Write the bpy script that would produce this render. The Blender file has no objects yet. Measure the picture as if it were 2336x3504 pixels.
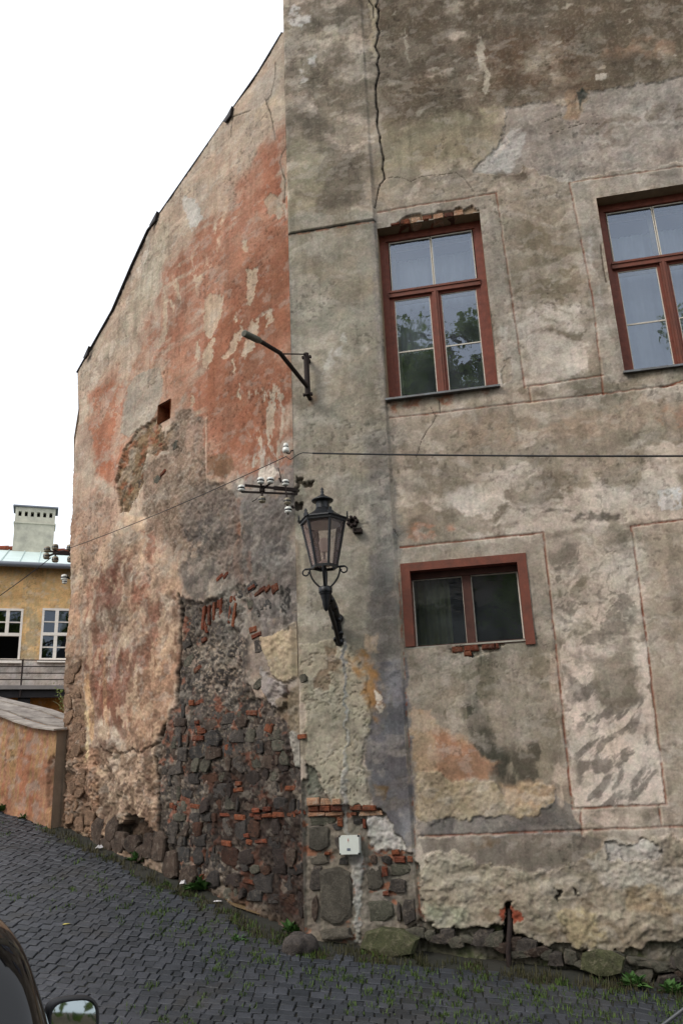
# Weathered corner house on a cobbled lane, with a wall lantern, insulators, a far house and a parked car.
import bpy, math, random
import numpy as np
from mathutils import Vector, Matrix

sc = bpy.context.scene
C = sc.collection
rnd = random.Random(7)

# ---------------------------------------------------------------- camera
cd = bpy.data.cameras.new('camera')
cam = bpy.data.objects.new('camera', cd)
C.objects.link(cam)
cam.matrix_world = Matrix(((0.999139,0.041488,0.000000,0.0000),(0.012854,-0.309550,-0.950796,0.0000),(-0.039447,0.949978,-0.309816,1.6500),(0,0,0,1)))
cd.sensor_fit = 'VERTICAL'
cd.sensor_height = 22.2
cd.lens = 18.0
cd.clip_start = 0.05
cd.clip_end = 3000
sc.camera = cam

# ---------------------------------------------------------------- sky and sun (bright overcast)
SUN_EL, SUN_ROT = math.radians(42), math.radians(233)
w = bpy.data.worlds.new('World')
sc.world = w
w.use_nodes = True
nt = w.node_tree
nt.nodes.clear()
sky = nt.nodes.new('ShaderNodeTexSky')
sky.sky_type = 'NISHITA'
sky.sun_disc = False
sky.sun_elevation = SUN_EL
sky.sun_rotation = SUN_ROT
sky.air_density = 1.0
sky.dust_density = 4.0
mixw = nt.nodes.new('ShaderNodeMix')
mixw.data_type = 'RGBA'
mixw.inputs[0].default_value = 0.74           # a veil of even white cloud over the clear sky
mixw.inputs[7].default_value = (10.6, 11.0, 11.6, 1)
bg = nt.nodes.new('ShaderNodeBackground')
bg.inputs[1].default_value = 0.128
out = nt.nodes.new('ShaderNodeOutputWorld')
nt.links.new(sky.outputs[0], mixw.inputs[6])
nt.links.new(mixw.outputs[2], bg.inputs[0])
nt.links.new(bg.outputs[0], out.inputs[0])
sd = bpy.data.lights.new('sun', 'SUN')
sd.energy = 1.4
sd.angle = math.radians(18)
sd.color = (1.0, 0.95, 0.88)
sun = bpy.data.objects.new('sun', sd)
C.objects.link(sun)
# the light comes from the left, in front of the walls
sdir = Vector((-math.cos(SUN_EL) * 0.80, -math.cos(SUN_EL) * 0.60, math.sin(SUN_EL)))
sun.rotation_euler = sdir.to_track_quat('Z', 'Y').to_euler()
sun.location = (-12, -10, 14)
sc.view_settings.view_transform = 'Standard'
sc.view_settings.look = 'None'
sc.view_settings.gamma = 1.0
sc.view_settings.use_curve_mapping = False
sc.view_settings.exposure = 0.30
sc.render.engine = 'CYCLES'
sc.cycles.max_bounces = 8
sc.cycles.transparent_max_bounces = 16

# ---------------------------------------------------------------- frames of reference
CX, CY = (-0.50794,8.60000)                      # the corner of the house
FD = Vector((0.982004,-0.188859)).to_3d()
GD = Vector((-0.731354,0.681998)).to_3d()
UP = Vector((0, 0, 1))
NF = Vector((FD.y, -FD.x, 0))         # outward normal of the front wall
NG = Vector((-GD.y, GD.x, 0))         # outward normal of the side wall
CORNER = Vector((CX, CY, 0))

def fw(u, v, d=0.0):                  # front wall coordinates -> world
    return CORNER + FD * u + NF * d + UP * v

def gw(u, v, d=0.0):                  # side wall coordinates -> world
    return CORNER + GD * u + NG * d + UP * v

def gy(y):
    if y > 16: return .1056 + .2307 * 8 + .05 * min(y - 16, 60)
    if y > 8: return .1056 + .2307 * (y - 8)
    if y > 5: return .1056 - .2307 * (8 - y) + .03845 * (8 - y) ** 2
    return .1056 - .346

def gz(x, y):
    return -.07 * max(-8.0, min(8.0, x)) + gy(y)

# ---------------------------------------------------------------- helpers
def S(r, g, b, k=1.0):                # 8 bit colour -> linear
    f = lambda c: (c / 255 / 12.92 if c / 255 <= .04045 else ((c / 255 + .055) / 1.055) ** 2.4) * k
    return (f(r), f(g), f(b))

def ident(o, label=None, cat=None, group=None, kind=None):
    if label: o['label'] = label
    if cat: o['category'] = cat
    if group: o['group'] = group
    if kind: o['kind'] = kind
    return o

def empty(name, loc=(0, 0, 0), rot=None):
    o = bpy.data.objects.new(name, None)
    o.empty_display_size = .1
    o.location = loc
    if rot: o.rotation_euler = rot
    C.objects.link(o)
    return o

class MB:
    """collects faces for one mesh"""
    def __init__(s): s.v = []; s.f = []; s.sm = []
    def add(s, vs, fs, smooth=False):
        n = len(s.v)
        s.v += [tuple(p) for p in vs]
        for f in fs:
            s.f.append(tuple(i + n for i in f)); s.sm.append(smooth)
        return s
    def box(s, c, ax, ay, az):
        c = Vector(c); ax = Vector(ax); ay = Vector(ay); az = Vector(az)
        vs = [c + ax * i + ay * j + az * k for i in (-1, 1) for j in (-1, 1) for k in (-1, 1)]
        return s.add(vs, [(0, 1, 3, 2), (4, 6, 7, 5), (0, 4, 5, 1), (2, 3, 7, 6), (0, 2, 6, 4), (1, 5, 7, 3)])
    def abox(s, x0, x1, y0, y1, z0, z1):
        return s.box(((x0 + x1) / 2, (y0 + y1) / 2, (z0 + z1) / 2), ((x1 - x0) / 2, 0, 0), (0, (y1 - y0) / 2, 0), (0, 0, (z1 - z0) / 2))
    def tube(s, pts, r, n=8, caps=True, flat=None):
        pts = [Vector(p) for p in pts]
        rs = r if isinstance(r, (list, tuple)) else [r] * len(pts)
        t0 = (pts[1] - pts[0]).normalized()
        ref = Vector((0, 0, 1)) if abs(t0.z) < .9 else Vector((1, 0, 0))
        a = t0.cross(ref).normalized()
        rings = []
        for i, p in enumerate(pts):
            t = (pts[min(i + 1, len(pts) - 1)] - pts[max(i - 1, 0)]).normalized()
            a = (a - t * a.dot(t)).normalized()
            b = t.cross(a)
            rings.append([p + (a * math.cos(k * 2 * math.pi / n) + b * math.sin(k * 2 * math.pi / n)) * rs[i] for k in range(n)])
        vs = [q for rg in rings for q in rg]
        fs = []
        for i in range(len(pts) - 1):
            for k in range(n):
                fs.append((i * n + k, i * n + (k + 1) % n, (i + 1) * n + (k + 1) % n, (i + 1) * n + k))
        s.add(vs, fs, n > 5)
        if caps:
            s.add(rings[0], [tuple(range(n))[::-1]]); s.add(rings[-1], [tuple(range(n))])
        return s
    def lathe(s, prof, n=16, o=(0, 0, 0), ax=None, phase=0, smooth=True):
        """profile of (radius, height) turned about an axis"""
        o = Vector(o); az = Vector(ax or (0, 0, 1)).normalized()
        ref = Vector((1, 0, 0)) if abs(az.x) < .9 else Vector((0, 1, 0))
        a = (ref - az * ref.dot(az)).normalized(); b = az.cross(a)
        vs = []
        for r, h in prof:
            for k in range(n):
                t = phase + k * 2 * math.pi / n
                vs.append(o + az * h + (a * math.cos(t) + b * math.sin(t)) * r)
        fs = []
        for i in range(len(prof) - 1):
            for k in range(n):
                fs.append((i * n + k, i * n + (k + 1) % n, (i + 1) * n + (k + 1) % n, (i + 1) * n + k))
        s.add(vs, fs, smooth)
        s.add(vs[:n], [tuple(range(n))[::-1]]); s.add(vs[-n:], [tuple(range(n))])
        return s
    def prism(s, poly, ex):
        """a polygon (list of 3d points) pushed along ex"""
        n = len(poly); ex = Vector(ex)
        vs = [Vector(p) for p in poly] + [Vector(p) + ex for p in poly]
        return s.add(vs, [tuple(range(n))[::-1], tuple(range(n, 2 * n))] + [(i, (i + 1) % n, n + (i + 1) % n, n + i) for i in range(n)])
    def mesh(s, name, mat=None):
        me = bpy.data.meshes.new(name)
        me.from_pydata(s.v, [], s.f)
        me.polygons.foreach_set('use_smooth', s.sm)
        if mat: me.materials.append(mat)
        me.update()
        return me
    def build(s, name, mat, parent=None, keep=True):
        return mobj(name, s.mesh(name, mat), parent, keep)

def mobj(name, me, parent=None, keep=True):
    """link a mesh; keep=True: the mesh is in world coordinates, whatever the root's place"""
    o = bpy.data.objects.new(name, me)
    C.objects.link(o)
    if parent:
        o.parent = parent
        if keep and parent.type == 'EMPTY':
            M = Matrix.LocRotScale(parent.location, parent.rotation_euler, parent.scale)
            o.matrix_parent_inverse = M.inverted()
    return o

def copy_tree(o, parent=None):
    c = o.copy(); C.objects.link(c)
    if parent: c.parent = parent
    for ch in [k for k in bpy.data.objects if k.parent == o]:
        copy_tree(ch, c)
    return c

# ---------------------------------------------------------------- materials
def nodes(name):
    m = bpy.data.materials.new(name); m.use_nodes = True
    return m, m.node_tree.nodes, m.node_tree.links, m.node_tree.nodes['Principled BSDF']

def mat(name, col, rough=.8, var=.25, scale=20, metal=0, spec=.3, bump=0, bscale=60, objvar=0, col2=None, bdist=.01):
    m, N, L, b = nodes(name)
    tc = N.new('ShaderNodeTexCoord')
    nz = N.new('ShaderNodeTexNoise'); nz.inputs['Scale'].default_value = scale; nz.inputs['Detail'].default_value = 8
    nz.inputs['Roughness'].default_value = .65
    L.new(tc.outputs['Object'], nz.inputs['Vector'])
    rp = N.new('ShaderNodeValToRGB')
    c2 = col2 or tuple(c * (1 - var) for c in col)
    c1 = col if col2 else tuple(c * (1 + var) for c in col)
    rp.color_ramp.elements[0].position = .3; rp.color_ramp.elements[1].position = .7
    rp.color_ramp.elements[0].color = (*c2, 1); rp.color_ramp.elements[1].color = (*c1, 1)
    L.new(nz.outputs['Fac'], rp.inputs['Fac'])
    last = rp.outputs['Color']
    if objvar:
        oi = N.new('ShaderNodeObjectInfo')
        mr = N.new('ShaderNodeMapRange'); mr.inputs['To Min'].default_value = 1 - objvar; mr.inputs['To Max'].default_value = 1 + objvar
        L.new(oi.outputs['Random'], mr.inputs['Value'])
        mx = N.new('ShaderNodeMix'); mx.data_type = 'RGBA'; mx.blend_type = 'MULTIPLY'; mx.inputs[0].default_value = 1
        L.new(last, mx.inputs[6]); L.new(mr.outputs[0], mx.inputs[7]); last = mx.outputs[2]
    L.new(last, b.inputs['Base Color'])
    b.inputs['Roughness'].default_value = rough; b.inputs['Metallic'].default_value = metal
    b.inputs['Specular IOR Level'].default_value = spec
    if bump:
        n2 = N.new('ShaderNodeTexNoise'); n2.inputs['Scale'].default_value = bscale; n2.inputs['Detail'].default_value = 6
        L.new(tc.outputs['Object'], n2.inputs['Vector'])
        bp = N.new('ShaderNodeBump'); bp.inputs['Strength'].default_value = bump; bp.inputs['Distance'].default_value = bdist
        L.new(n2.outputs['Fac'], bp.inputs['Height']); L.new(bp.outputs['Normal'], b.inputs['Normal'])
    return m

def wall_mat(name):
    """plaster: colour of the coats from the mesh, grain and pits from noise"""
    m, N, L, b = nodes(name)
    at = N.new('ShaderNodeAttribute'); at.attribute_name = 'coat'
    tc = N.new('ShaderNodeTexCoord')
    n1 = N.new('ShaderNodeTexNoise'); n1.inputs['Scale'].default_value = 45; n1.inputs['Detail'].default_value = 9; n1.inputs['Roughness'].default_value = .7
    n2 = N.new('ShaderNodeTexNoise'); n2.inputs['Scale'].default_value = 230; n2.inputs['Detail'].default_value = 4
    L.new(tc.outputs['Object'], n1.inputs['Vector']); L.new(tc.outputs['Object'], n2.inputs['Vector'])
    mr = N.new('ShaderNodeMapRange'); mr.inputs['From Min'].default_value = .3; mr.inputs['From Max'].default_value = .7
    mr.inputs['To Min'].default_value = .78; mr.inputs['To Max'].default_value = 1.2
    L.new(n1.outputs['Fac'], mr.inputs['Value'])
    mx = N.new('ShaderNodeMix'); mx.data_type = 'RGBA'; mx.blend_type = 'MULTIPLY'; mx.inputs[0].default_value = 1
    L.new(at.outputs['Color'], mx.inputs[6]); L.new(mr.outputs[0], mx.inputs[7])
    L.new(mx.outputs[2], b.inputs['Base Color'])
    b.inputs['Roughness'].default_value = .95; b.inputs['Specular IOR Level'].default_value = .12
    ad = N.new('ShaderNodeMath'); ad.operation = 'MULTIPLY_ADD'; ad.inputs[1].default_value = .35
    L.new(n2.outputs['Fac'], ad.inputs[0]); L.new(n1.outputs['Fac'], ad.inputs[2])
    bp = N.new('ShaderNodeBump'); bp.inputs['Strength'].default_value = .30; bp.inputs['Distance'].default_value = .009
    L.new(ad.outputs[0], bp.inputs['Height']); L.new(bp.outputs['Normal'], b.inputs['Normal'])
    return m

def glass_mat(name, tint=(.92, .95, .95), refl=1.0, wav=.02, wsc=3.0, ior=1.5, dirt=0., dcol=(190, 200, 210)):  # dirt: share of pale diffuse that paints reflected light into the panes
    m = bpy.data.materials.new(name); m.use_nodes = True
    N, L = m.node_tree.nodes, m.node_tree.links
    N.clear()
    o = N.new('ShaderNodeOutputMaterial'); mix = N.new('ShaderNodeMixShader')
    tr = N.new('ShaderNodeBsdfTransparent'); tr.inputs[0].default_value = (*tint, 1)
    gl = N.new('ShaderNodeBsdfGlossy'); gl.inputs['Roughness'].default_value = .015; gl.inputs['Color'].default_value = (.74, .84, 1, 1)
    fr = N.new('ShaderNodeFresnel'); fr.inputs['IOR'].default_value = ior
    mu = N.new('ShaderNodeMath'); mu.operation = 'MULTIPLY'; mu.inputs[1].default_value = refl; mu.use_clamp = True
    tc = N.new('ShaderNodeTexCoord'); nz = N.new('ShaderNodeTexNoise'); nz.inputs['Scale'].default_value = wsc
    bp = N.new('ShaderNodeBump'); bp.inputs['Strength'].default_value = wav; bp.inputs['Distance'].default_value = .05
    L.new(tc.outputs['Object'], nz.inputs['Vector']); L.new(nz.outputs['Fac'], bp.inputs['Height'])
    L.new(bp.outputs['Normal'], gl.inputs['Normal'])
    L.new(fr.outputs[0], mu.inputs[0]); L.new(mu.outputs[0], mix.inputs[0])
    L.new(tr.outputs[0], mix.inputs[1]); L.new(gl.outputs[0], mix.inputs[2])
    if dirt:                                    # pale diffuse film standing in for reflected brightness on the panes
        df = N.new('ShaderNodeBsdfDiffuse'); df.inputs[0].default_value = (*S(*dcol), 1); mx = N.new('ShaderNodeMixShader')
        n2 = N.new('ShaderNodeTexNoise'); n2.inputs['Scale'].default_value = 4; n2.inputs['Detail'].default_value = 8
        mr = N.new('ShaderNodeMapRange'); mr.inputs['From Min'].default_value = .3; mr.inputs['From Max'].default_value = .75; mr.inputs['To Min'].default_value = dirt * .4; mr.inputs['To Max'].default_value = dirt * 1.6
        L.new(tc.outputs['Object'], n2.inputs['Vector']); L.new(n2.outputs['Fac'], mr.inputs['Value']); L.new(mr.outputs[0], mx.inputs[0])
        L.new(mix.outputs[0], mx.inputs[1]); L.new(df.outputs[0], mx.inputs[2]); L.new(mx.outputs[0], o.inputs[0])
    else: L.new(mix.outputs[0], o.inputs[0])
    return m

M_WALL = wall_mat('old_plaster')
M_RED = mat('oxblood_paint', S(112, 58, 43), .6, .32, 14, bump=.25, bscale=40, spec=.35)
M_REDWORN = mat('oxblood_paint_worn', S(118, 64, 48), .6, .1, 9, bump=.3, bscale=40, col2=S(90, 54, 42))
M_PUTTY = mat('putty_white', S(200, 192, 178), .7, .18, 40)
M_GLASS = glass_mat('window_glass', refl=3.6, wav=.03, wsc=4, tint=(.8, .84, .86), dirt=.05)
M_GLASSD = glass_mat('small_window_glass', refl=2.4, wav=.05, wsc=5, tint=(.8, .84, .86), dirt=.035)
M_GLASSL = glass_mat('lantern_glass', refl=1.6, tint=(.96, .93, .92), dirt=.13, dcol=(206, 178, 168))
M_IRON = mat('black_iron', S(19, 21, 24), .42, .3, 30, metal=.3, spec=.5, bump=.15, bscale=90)
M_RUST = mat('rusty_iron', S(50, 37, 32), .75, .3, 40, metal=.2, col2=S(28, 23, 22), bump=.3, bscale=120)
M_PORC = mat('white_porcelain', S(214, 214, 206), .18, .08, 10, spec=.6)
M_PORCD = mat('dark_glaze_band', S(34, 34, 32), .25, .2, 10, spec=.6)
M_PORCB = mat('brown_grime_porcelain', S(128, 118, 98), .35, .3, 30, spec=.5)
M_WIRE = mat('wire_black', S(38, 38, 40), .6, .1, 5)
M_DARKROOM = mat('dim_room', S(92, 88, 80), .9, .15, 3)
M_CURT = mat('white_net_curtain', S(196, 200, 206), .9, .06, 4)
M_OLIVE = mat('olive_curtain', S(132, 136, 98), .9, .15, 4)
M_TIN = mat('zinc_flashing', S(120, 124, 128), .45, .2, 12, metal=.5, col2=S(96, 92, 88))
M_TINDARK = mat('dark_flashing', S(40, 37, 38), .6, .25, 8, metal=.2)

# ---------------------------------------------------------------- numpy noise and painted coats
_T = np.random.default_rng(11).random((256, 256)).astype(np.float32)

def vn(x, y):
    xi = np.floor(x).astype(np.int64); yi = np.floor(y).astype(np.int64)
    xf = (x - xi).astype(np.float32); yf = (y - yi).astype(np.float32)
    xf = xf * xf * (3 - 2 * xf); yf = yf * yf * (3 - 2 * yf)
    x0 = xi & 255; x1 = (xi + 1) & 255; y0 = yi & 255; y1 = (yi + 1) & 255
    a = _T[y0, x0]; b = _T[y0, x1]; c = _T[y1, x0]; d = _T[y1, x1]
    return (a + (b - a) * xf) * (1 - yf) + (c + (d - c) * xf) * yf

def fbm(x, y, o=5, seed=0, g=.55):
    s = 0; a = 1; t = 0
    for i in range(o):
        s = s + a * vn(x * 2 ** i + seed * 17.31 + i * 5.7, y * 2 ** i + seed * 9.77 + i * 3.1)
        t += a; a *= g
    return np.clip((s / t - .5) * 1.9 + .5, 0, 1)

def sst(a, b, x):
    t = np.clip((x - a) / (b - a), 0, 1)
    return t * t * (3 - 2 * t)

def seg_dist(px, py, poly, closed=True):
    d = np.full(px.shape, 1e9, np.float32)
    n = len(poly)
    for i in range(n if closed else n - 1):
        ax, ay = poly[i]; bx, by = poly[(i + 1) % n]
        ex, ey = bx - ax, by - ay
        l2 = ex * ex + ey * ey + 1e-12
        t = np.clip(((px - ax) * ex + (py - ay) * ey) / l2, 0, 1)
        d = np.minimum(d, (px - ax - t * ex) ** 2 + (py - ay - t * ey) ** 2)
    return np.sqrt(d)

def inside(px, py, poly):
    c = np.zeros(px.shape, bool)
    n = len(poly)
    for i in range(n):
        ax, ay = poly[i]; bx, by = poly[(i + 1) % n]
        if ay == by: continue
        c ^= ((ay > py) != (by > py)) & (px < (bx - ax) * (py - ay) / (by - ay) + ax)
    return c

class Coat:
    """colour and relief of one wall on a grid of (u, v)"""
    def __init__(s, us, vs, seed):
        s.us, s.vs = us, vs
        s.U, s.V = np.meshgrid(us.astype(np.float32), vs.astype(np.float32))
        s.col = np.zeros(s.U.shape + (3,), np.float32)
        s.h = np.zeros(s.U.shape, np.float32)
        s.seed = seed
        s.w1 = fbm(s.U * 2.2, s.V * 2.2, 6, seed + 1) - .5
        s.w2 = fbm(s.U * 2.2, s.V * 2.2, 6, seed + 2) - .5
        s.f1 = fbm(s.U * 13, s.V * 13, 4, seed + 3) - .5
        s.f2 = fbm(s.U * 13, s.V * 13, 4, seed + 4) - .5
        s.g = fbm(s.U * 30, s.V * 30, 3, seed + 5)          # grit
        s.b = fbm(s.U * 3.5, s.V * 3.5, 5, seed + 6)        # blotches
        s.dr = fbm(s.U * 16, s.V * 1.6, 4, seed + 7)        # drips
        s.wear = fbm(s.U * 5 + s.w1, s.V * 6 + s.w2, 6, seed + 9)
        s.st = fbm(s.U * 1.6, s.V * 9, 5, seed + 8)         # sideways streaks
    def sub(s, poly, m):
        xs = [p[0] for p in poly]; ys = [p[1] for p in poly]
        i0, i1 = np.searchsorted(s.us, [min(xs) - m, max(xs) + m])
        j0, j1 = np.searchsorted(s.vs, [min(ys) - m, max(ys) + m])
        return slice(j0, j1), slice(i0, i1)
    def mask(s, poly, soft=.02, warp=.06, fine=.03):
        sl = s.sub(poly, soft + warp + fine + .03)
        x = s.U[sl] + s.w1[sl] * warp * 2 + s.f1[sl] * fine * 2
        y = s.V[sl] + s.w2[sl] * warp * 2 + s.f2[sl] * fine * 2
        d = seg_dist(x, y, poly)
        d = np.where(inside(x, y, poly), d, -d)
        return sl, sst(-soft, soft, d)
    def put(s, sl, m, c):
        c = np.asarray(c, np.float32)
        s.col[sl] = s.col[sl] * (1 - m[..., None]) + c * m[..., None]
    def patch(s, poly, c, a=1., soft=.02, warp=.06, fine=.03, h=0., rough=0., nz=None, lo=.35, hi=.6, edge=None):
        sl, m = s.mask(poly, soft, warp, fine)
        if nz is not None:
            m2 = m * sst(lo, hi, nz[sl])
        else: m2 = m
        m2 = m2 * (1 - .2 * sst(.52, .85, s.wear[sl]))
        s.put(sl, m2 * a, S(*c))
        if h: s.h[sl] += m * h
        if rough: s.h[sl] += m * ((s.g[sl] - .5) * .35 + (s.b[sl] - .5) * .8 + s.f1[sl] * .35) * rough * .75
        if edge:
            e = m * (1 - m) * 4
            s.put(sl, e * edge[1], S(*edge[0]))
        return sl, m
    def line(s, poly, wd, c, a=1., wob=.004, h=0., nz=None, lo=.3, hi=.5):
        sl = s.sub(poly, wd * 3 + wob * 2)
        x = s.U[sl] + s.f1[sl] * wob * 2; y = s.V[sl] + s.f2[sl] * wob * 2
        d = seg_dist(x, y, poly, False)
        m = 1 - sst(wd * .35, wd, d)
        m2 = m * sst(lo, hi, nz[sl]) if nz is not None else m
        s.put(sl, m2 * a, S(*c))
        if h: s.h[sl] += m * h
    def age(s, amt=1.0):
        """dirt, bleaching and pits over every coat"""
        U, V, sd = s.U, s.V, s.seed
        k = 1 + amt * ((fbm(U * 1.4, V * 1.4, 5, sd + 11) - .5) * .34 + (fbm(U * 4, V * 6, 6, sd + 12) - .5) * .34 + (s.g - .5) * .16 + (fbm(U * 55, V * 55, 2, sd + 13) - .5) * .25)
        k *= 1 - amt * .20 * sst(.55, .85, s.dr)
        hue = (fbm(U * 2.6, V * 3.2, 5, sd + 14) - .5) * amt; hu2 = (fbm(U * 18, V * 18, 3, sd + 15) - .5) * amt
        s.col[..., 0] *= k * (1 + .10 * hue + .07 * hu2); s.col[..., 1] *= k * (1 - .02 * hue - .03 * hu2); s.col[..., 2] *= k * (1 - .10 * hue + .04 * hu2)
        pale = sst(.66, .84, fbm(U * 7 + s.w1, V * 10 + s.w2, 6, sd + 16)) * .38 * amt
        mean = s.col.mean(-1, keepdims=True)
        s.col = s.col * (1 - pale[..., None]) + (mean * .4 + np.array(S(196, 184, 168), np.float32) * .6) * pale[..., None]
        pit = sst(.76, .9, fbm(U * 24, V * 24, 3, sd + 17)) * .5 * amt * sst(.4, .8, fbm(U * 1.8, V * 1.8, 4, sd + 18))
        s.col *= (1 - pit)[..., None]; s.h -= pit * .006
    def contrast(s, k):
        lum = s.col.mean(-1, keepdims=True); m = lum.mean()
        s.col *= (lum / m) ** (k - 1)
    def build(s, name, fn, keep, material, gain=1.0):
        """fn(U, V, h) -> world xyz; keep: mask of the quads that stay"""
        ny, nx = s.U.shape
        P = fn(s.U, s.V, s.h).reshape(-1, 3).astype(np.float32)
        idx = np.arange(ny * nx).reshape(ny, nx)
        q = np.stack([idx[:-1, :-1], idx[:-1, 1:], idx[1:, 1:], idx[1:, :-1]], -1)[keep]
        used = np.zeros(ny * nx, bool); used[q.ravel()] = True
        mp = np.cumsum(used) - 1
        q = mp[q]; P = P[used]
        col = np.clip(s.col.reshape(-1, 3)[used] * np.asarray(gain), .004, .9)
        me = bpy.data.meshes.new(name)
        me.vertices.add(len(P)); me.vertices.foreach_set('co', P.ravel())
        me.loops.add(q.size); me.loops.foreach_set('vertex_index', q.ravel().astype(np.int32))
        me.polygons.add(len(q)); me.polygons.foreach_set('loop_start', np.arange(0, q.size, 4, dtype=np.int32))
        me.polygons.foreach_set('use_smooth', np.ones(len(q), bool))
        me.update(calc_edges=True)
        ca = me.color_attributes.new('coat', 'FLOAT_COLOR', 'POINT')
        ca.data.foreach_set('color', np.concatenate([col, np.ones((len(col), 1))], 1).astype(np.float32).ravel())
        me.materials.append(material)
        return me
    def height(s, u, v):
        i = min(max(int(np.searchsorted(s.us, u)), 0), len(s.us) - 1); j = min(max(int(np.searchsorted(s.vs, v)), 0), len(s.vs) - 1)
        return float(s.h[j, i])

def spans(*seg):
    r = []
    for a, b, d in seg:
        n = max(1, int(round((b - a) / d)))
        r += list(a + (b - a) * np.arange(n) / n)
    r.append(seg[-1][1])
    return np.array(sorted(set(np.round(r, 5))))

# ================================================================ the corner house
house = empty('corner_house', (CX, CY, .3))
ident(house, 'tall old corner house with crumbling grey plaster front and terracotta side wall', 'house')

FGAIN, GGAIN = (.97, .97, .985), (.88, .865, .83)
# openings of the front wall (u0, u1, v0, v1)
W1 = (1.087, 2.305, 5.695, 7.95)
W2 = (3.620, 4.840, 5.668, 7.885)
W3 = (1.120, 2.385, 2.92, 3.785)
CAPV = 8.055                                  # foot of the upper coat over the corner strip
PILU = [(0, 1.065), (1.0, 1.065), (12.4, 1.065)]

# ---------------------------------------------------------------- front wall: coats and relief
us = spans((0, W1[0], .0100), (W1[0], W3[0], .010), (W3[0], W1[1], .010), (W1[1], W3[1], .010), (W3[1], W2[0], .010), (W2[0], W2[1], .011), (W2[1], 5.1, .012), (5.1, 6.8, .05))
vs = spans((-.7, -.2, .03), (-.2, W3[2], .0105), (W3[2], W3[3], .0105), (W3[3], W2[2], .011), (W2[2], W1[2], .010), (W1[2], W2[3], .0115), (W2[3], W1[3], .010), (W1[3], 10.4, .0125), (10.4, 12.4, .016))
f = Coat(us, vs, 3)
U, V = f.U, f.V
big = fbm(U * .9, V * .9, 5, 21); med = fbm(U * 2.4, V * 3.6, 6, 22); sm = fbm(U * 7, V * 9, 5, 23)
wave = fbm(U * 1.3 + f.w1 * 1.2, V * 4.2 + f.w2 * 1.6, 6, 24)
marb = fbm(U * 4 + f.w2 * 2.5, V * 6 + f.w1 * 2.5, 5, 25)
spk = fbm(U * 42, V * 42, 2, 26)
ALL = (slice(None), slice(None))
f.col[:] = S(146, 134, 118)
f.put(ALL, sst(.45, .75, big) * .6, S(132, 124, 106))
f.put(ALL, sst(.52, .8, med) * .55, S(163, 149, 130))
f.put(ALL, sst(.5, .76, wave) * .72, S(188, 173, 156))
f.put(ALL, sst(.54, .82, fbm(U * 2, V * 2.5, 6, 27)) * .65, S(112, 101, 86))
f.put(ALL, sst(.6, .85, sm) * .25, S(104, 95, 84))

# the corner strip, a warm grey cement
f.patch([(-0.027,8.234),(1.085,8.222),(1.116,7.046),(1.094,3.885),(1.102,2.109),(0.073,2.160),(0.009,4.649)], (142, 136, 121), .85, .05, .08)
f.patch([(0.015,8.141),(1.035,8.156),(1.048,7.058),(0.658,6.888),(0.041,7.634)], (139, 129, 110), .6, .1, .15, nz=f.b)
f.patch([(0.486,6.955),(1.039,6.903),(1.078,5.210),(1.083,4.732),(0.627,4.582),(0.327,5.304)], (152, 142, 124), .7, .08, .12, nz=med, lo=.3)
f.patch([(0.804,5.245),(1.097,5.243),(1.115,2.530),(1.096,1.174),(0.846,1.181),(0.784,2.407),(0.817,3.910)], (112, 108, 104), .75, .06, .07)
f.patch([(1.103,8.100),(1.082,7.052),(1.095,5.488),(1.013,5.499),(0.996,7.067),(1.021,8.033)], (126, 119, 112), .7, .03, .03)
f.patch([(0.612,4.617),(0.924,4.750),(0.952,4.680),(0.656,4.512)], (178, 168, 152), .6, .03, .06, nz=sm)
f.patch([(0.277,4.789),(0.575,4.875),(0.604,4.787),(0.307,4.718)], (176, 168, 152), .5, .03, .06, nz=sm)
f.patch([(0.356,6.209),(0.467,6.419),(0.493,6.189),(0.416,5.941),(0.314,5.955)], (176, 172, 162), .8, .02, .05, nz=med, lo=.3)
f.patch([(0.647,6.619),(0.707,6.420),(0.490,6.115),(0.460,6.231)], (178, 174, 164), .7, .03, .05, nz=sm)
f.patch([(0.080,4.846),(0.107,3.976),(0.128,3.036),(0.035,3.043),(0.026,4.647)], (168, 158, 138), .5, .02, .03)

# the grimy top
f.patch([(0.039,13.465),(1.368,13.046),(1.192,9.752),(0.843,9.511),(0.457,9.278),(-0.013,9.565)], (106, 97, 84), .8, .22, .25, nz=fbm(U * 3, V * 4, 6, 31), lo=.2, hi=.5)
f.patch([(1.287,13.072),(5.805,12.151),(5.308,9.294),(4.788,9.327),(3.950,9.366),(3.546,9.375),(3.165,9.333),(2.782,9.312),(2.417,9.153),(1.926,9.220),(1.202,9.249)], (96, 84, 69), .93, .12, .12, nz=fbm(U * 3, V * 4, 6, 32), lo=.08, hi=.36)
f.patch([(2.255,10.619),(3.743,10.415),(3.673,9.301),(2.929,9.388),(2.493,9.992)], (98, 76, 58), .6, .15, .15, nz=f.b, lo=.2)
f.patch([(3.949,10.129),(4.911,10.104),(4.843,9.673),(4.073,9.779)], (140, 114, 94), .6, .08, .1, nz=f.b)
f.put(ALL, sst(.5, .8, f.g) * sst(8.6, 9.4, V) * .22, S(74, 66, 56))
f.put(ALL, sst(.62, .85, spk) * sst(8.9, 9.4, V) * .2, S(156, 144, 126))
f.patch([(1.159,9.484),(2.429,9.283),(2.712,9.306),(2.602,8.894),(2.231,8.631),(1.528,8.651),(1.133,8.647)], (146, 136, 112), .8, .1, .12)
f.patch([(0.023,9.465),(0.532,9.262),(0.584,8.630),(0.350,8.247),(-0.001,8.251)], (146, 138, 115), .7, .08, .1)
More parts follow.
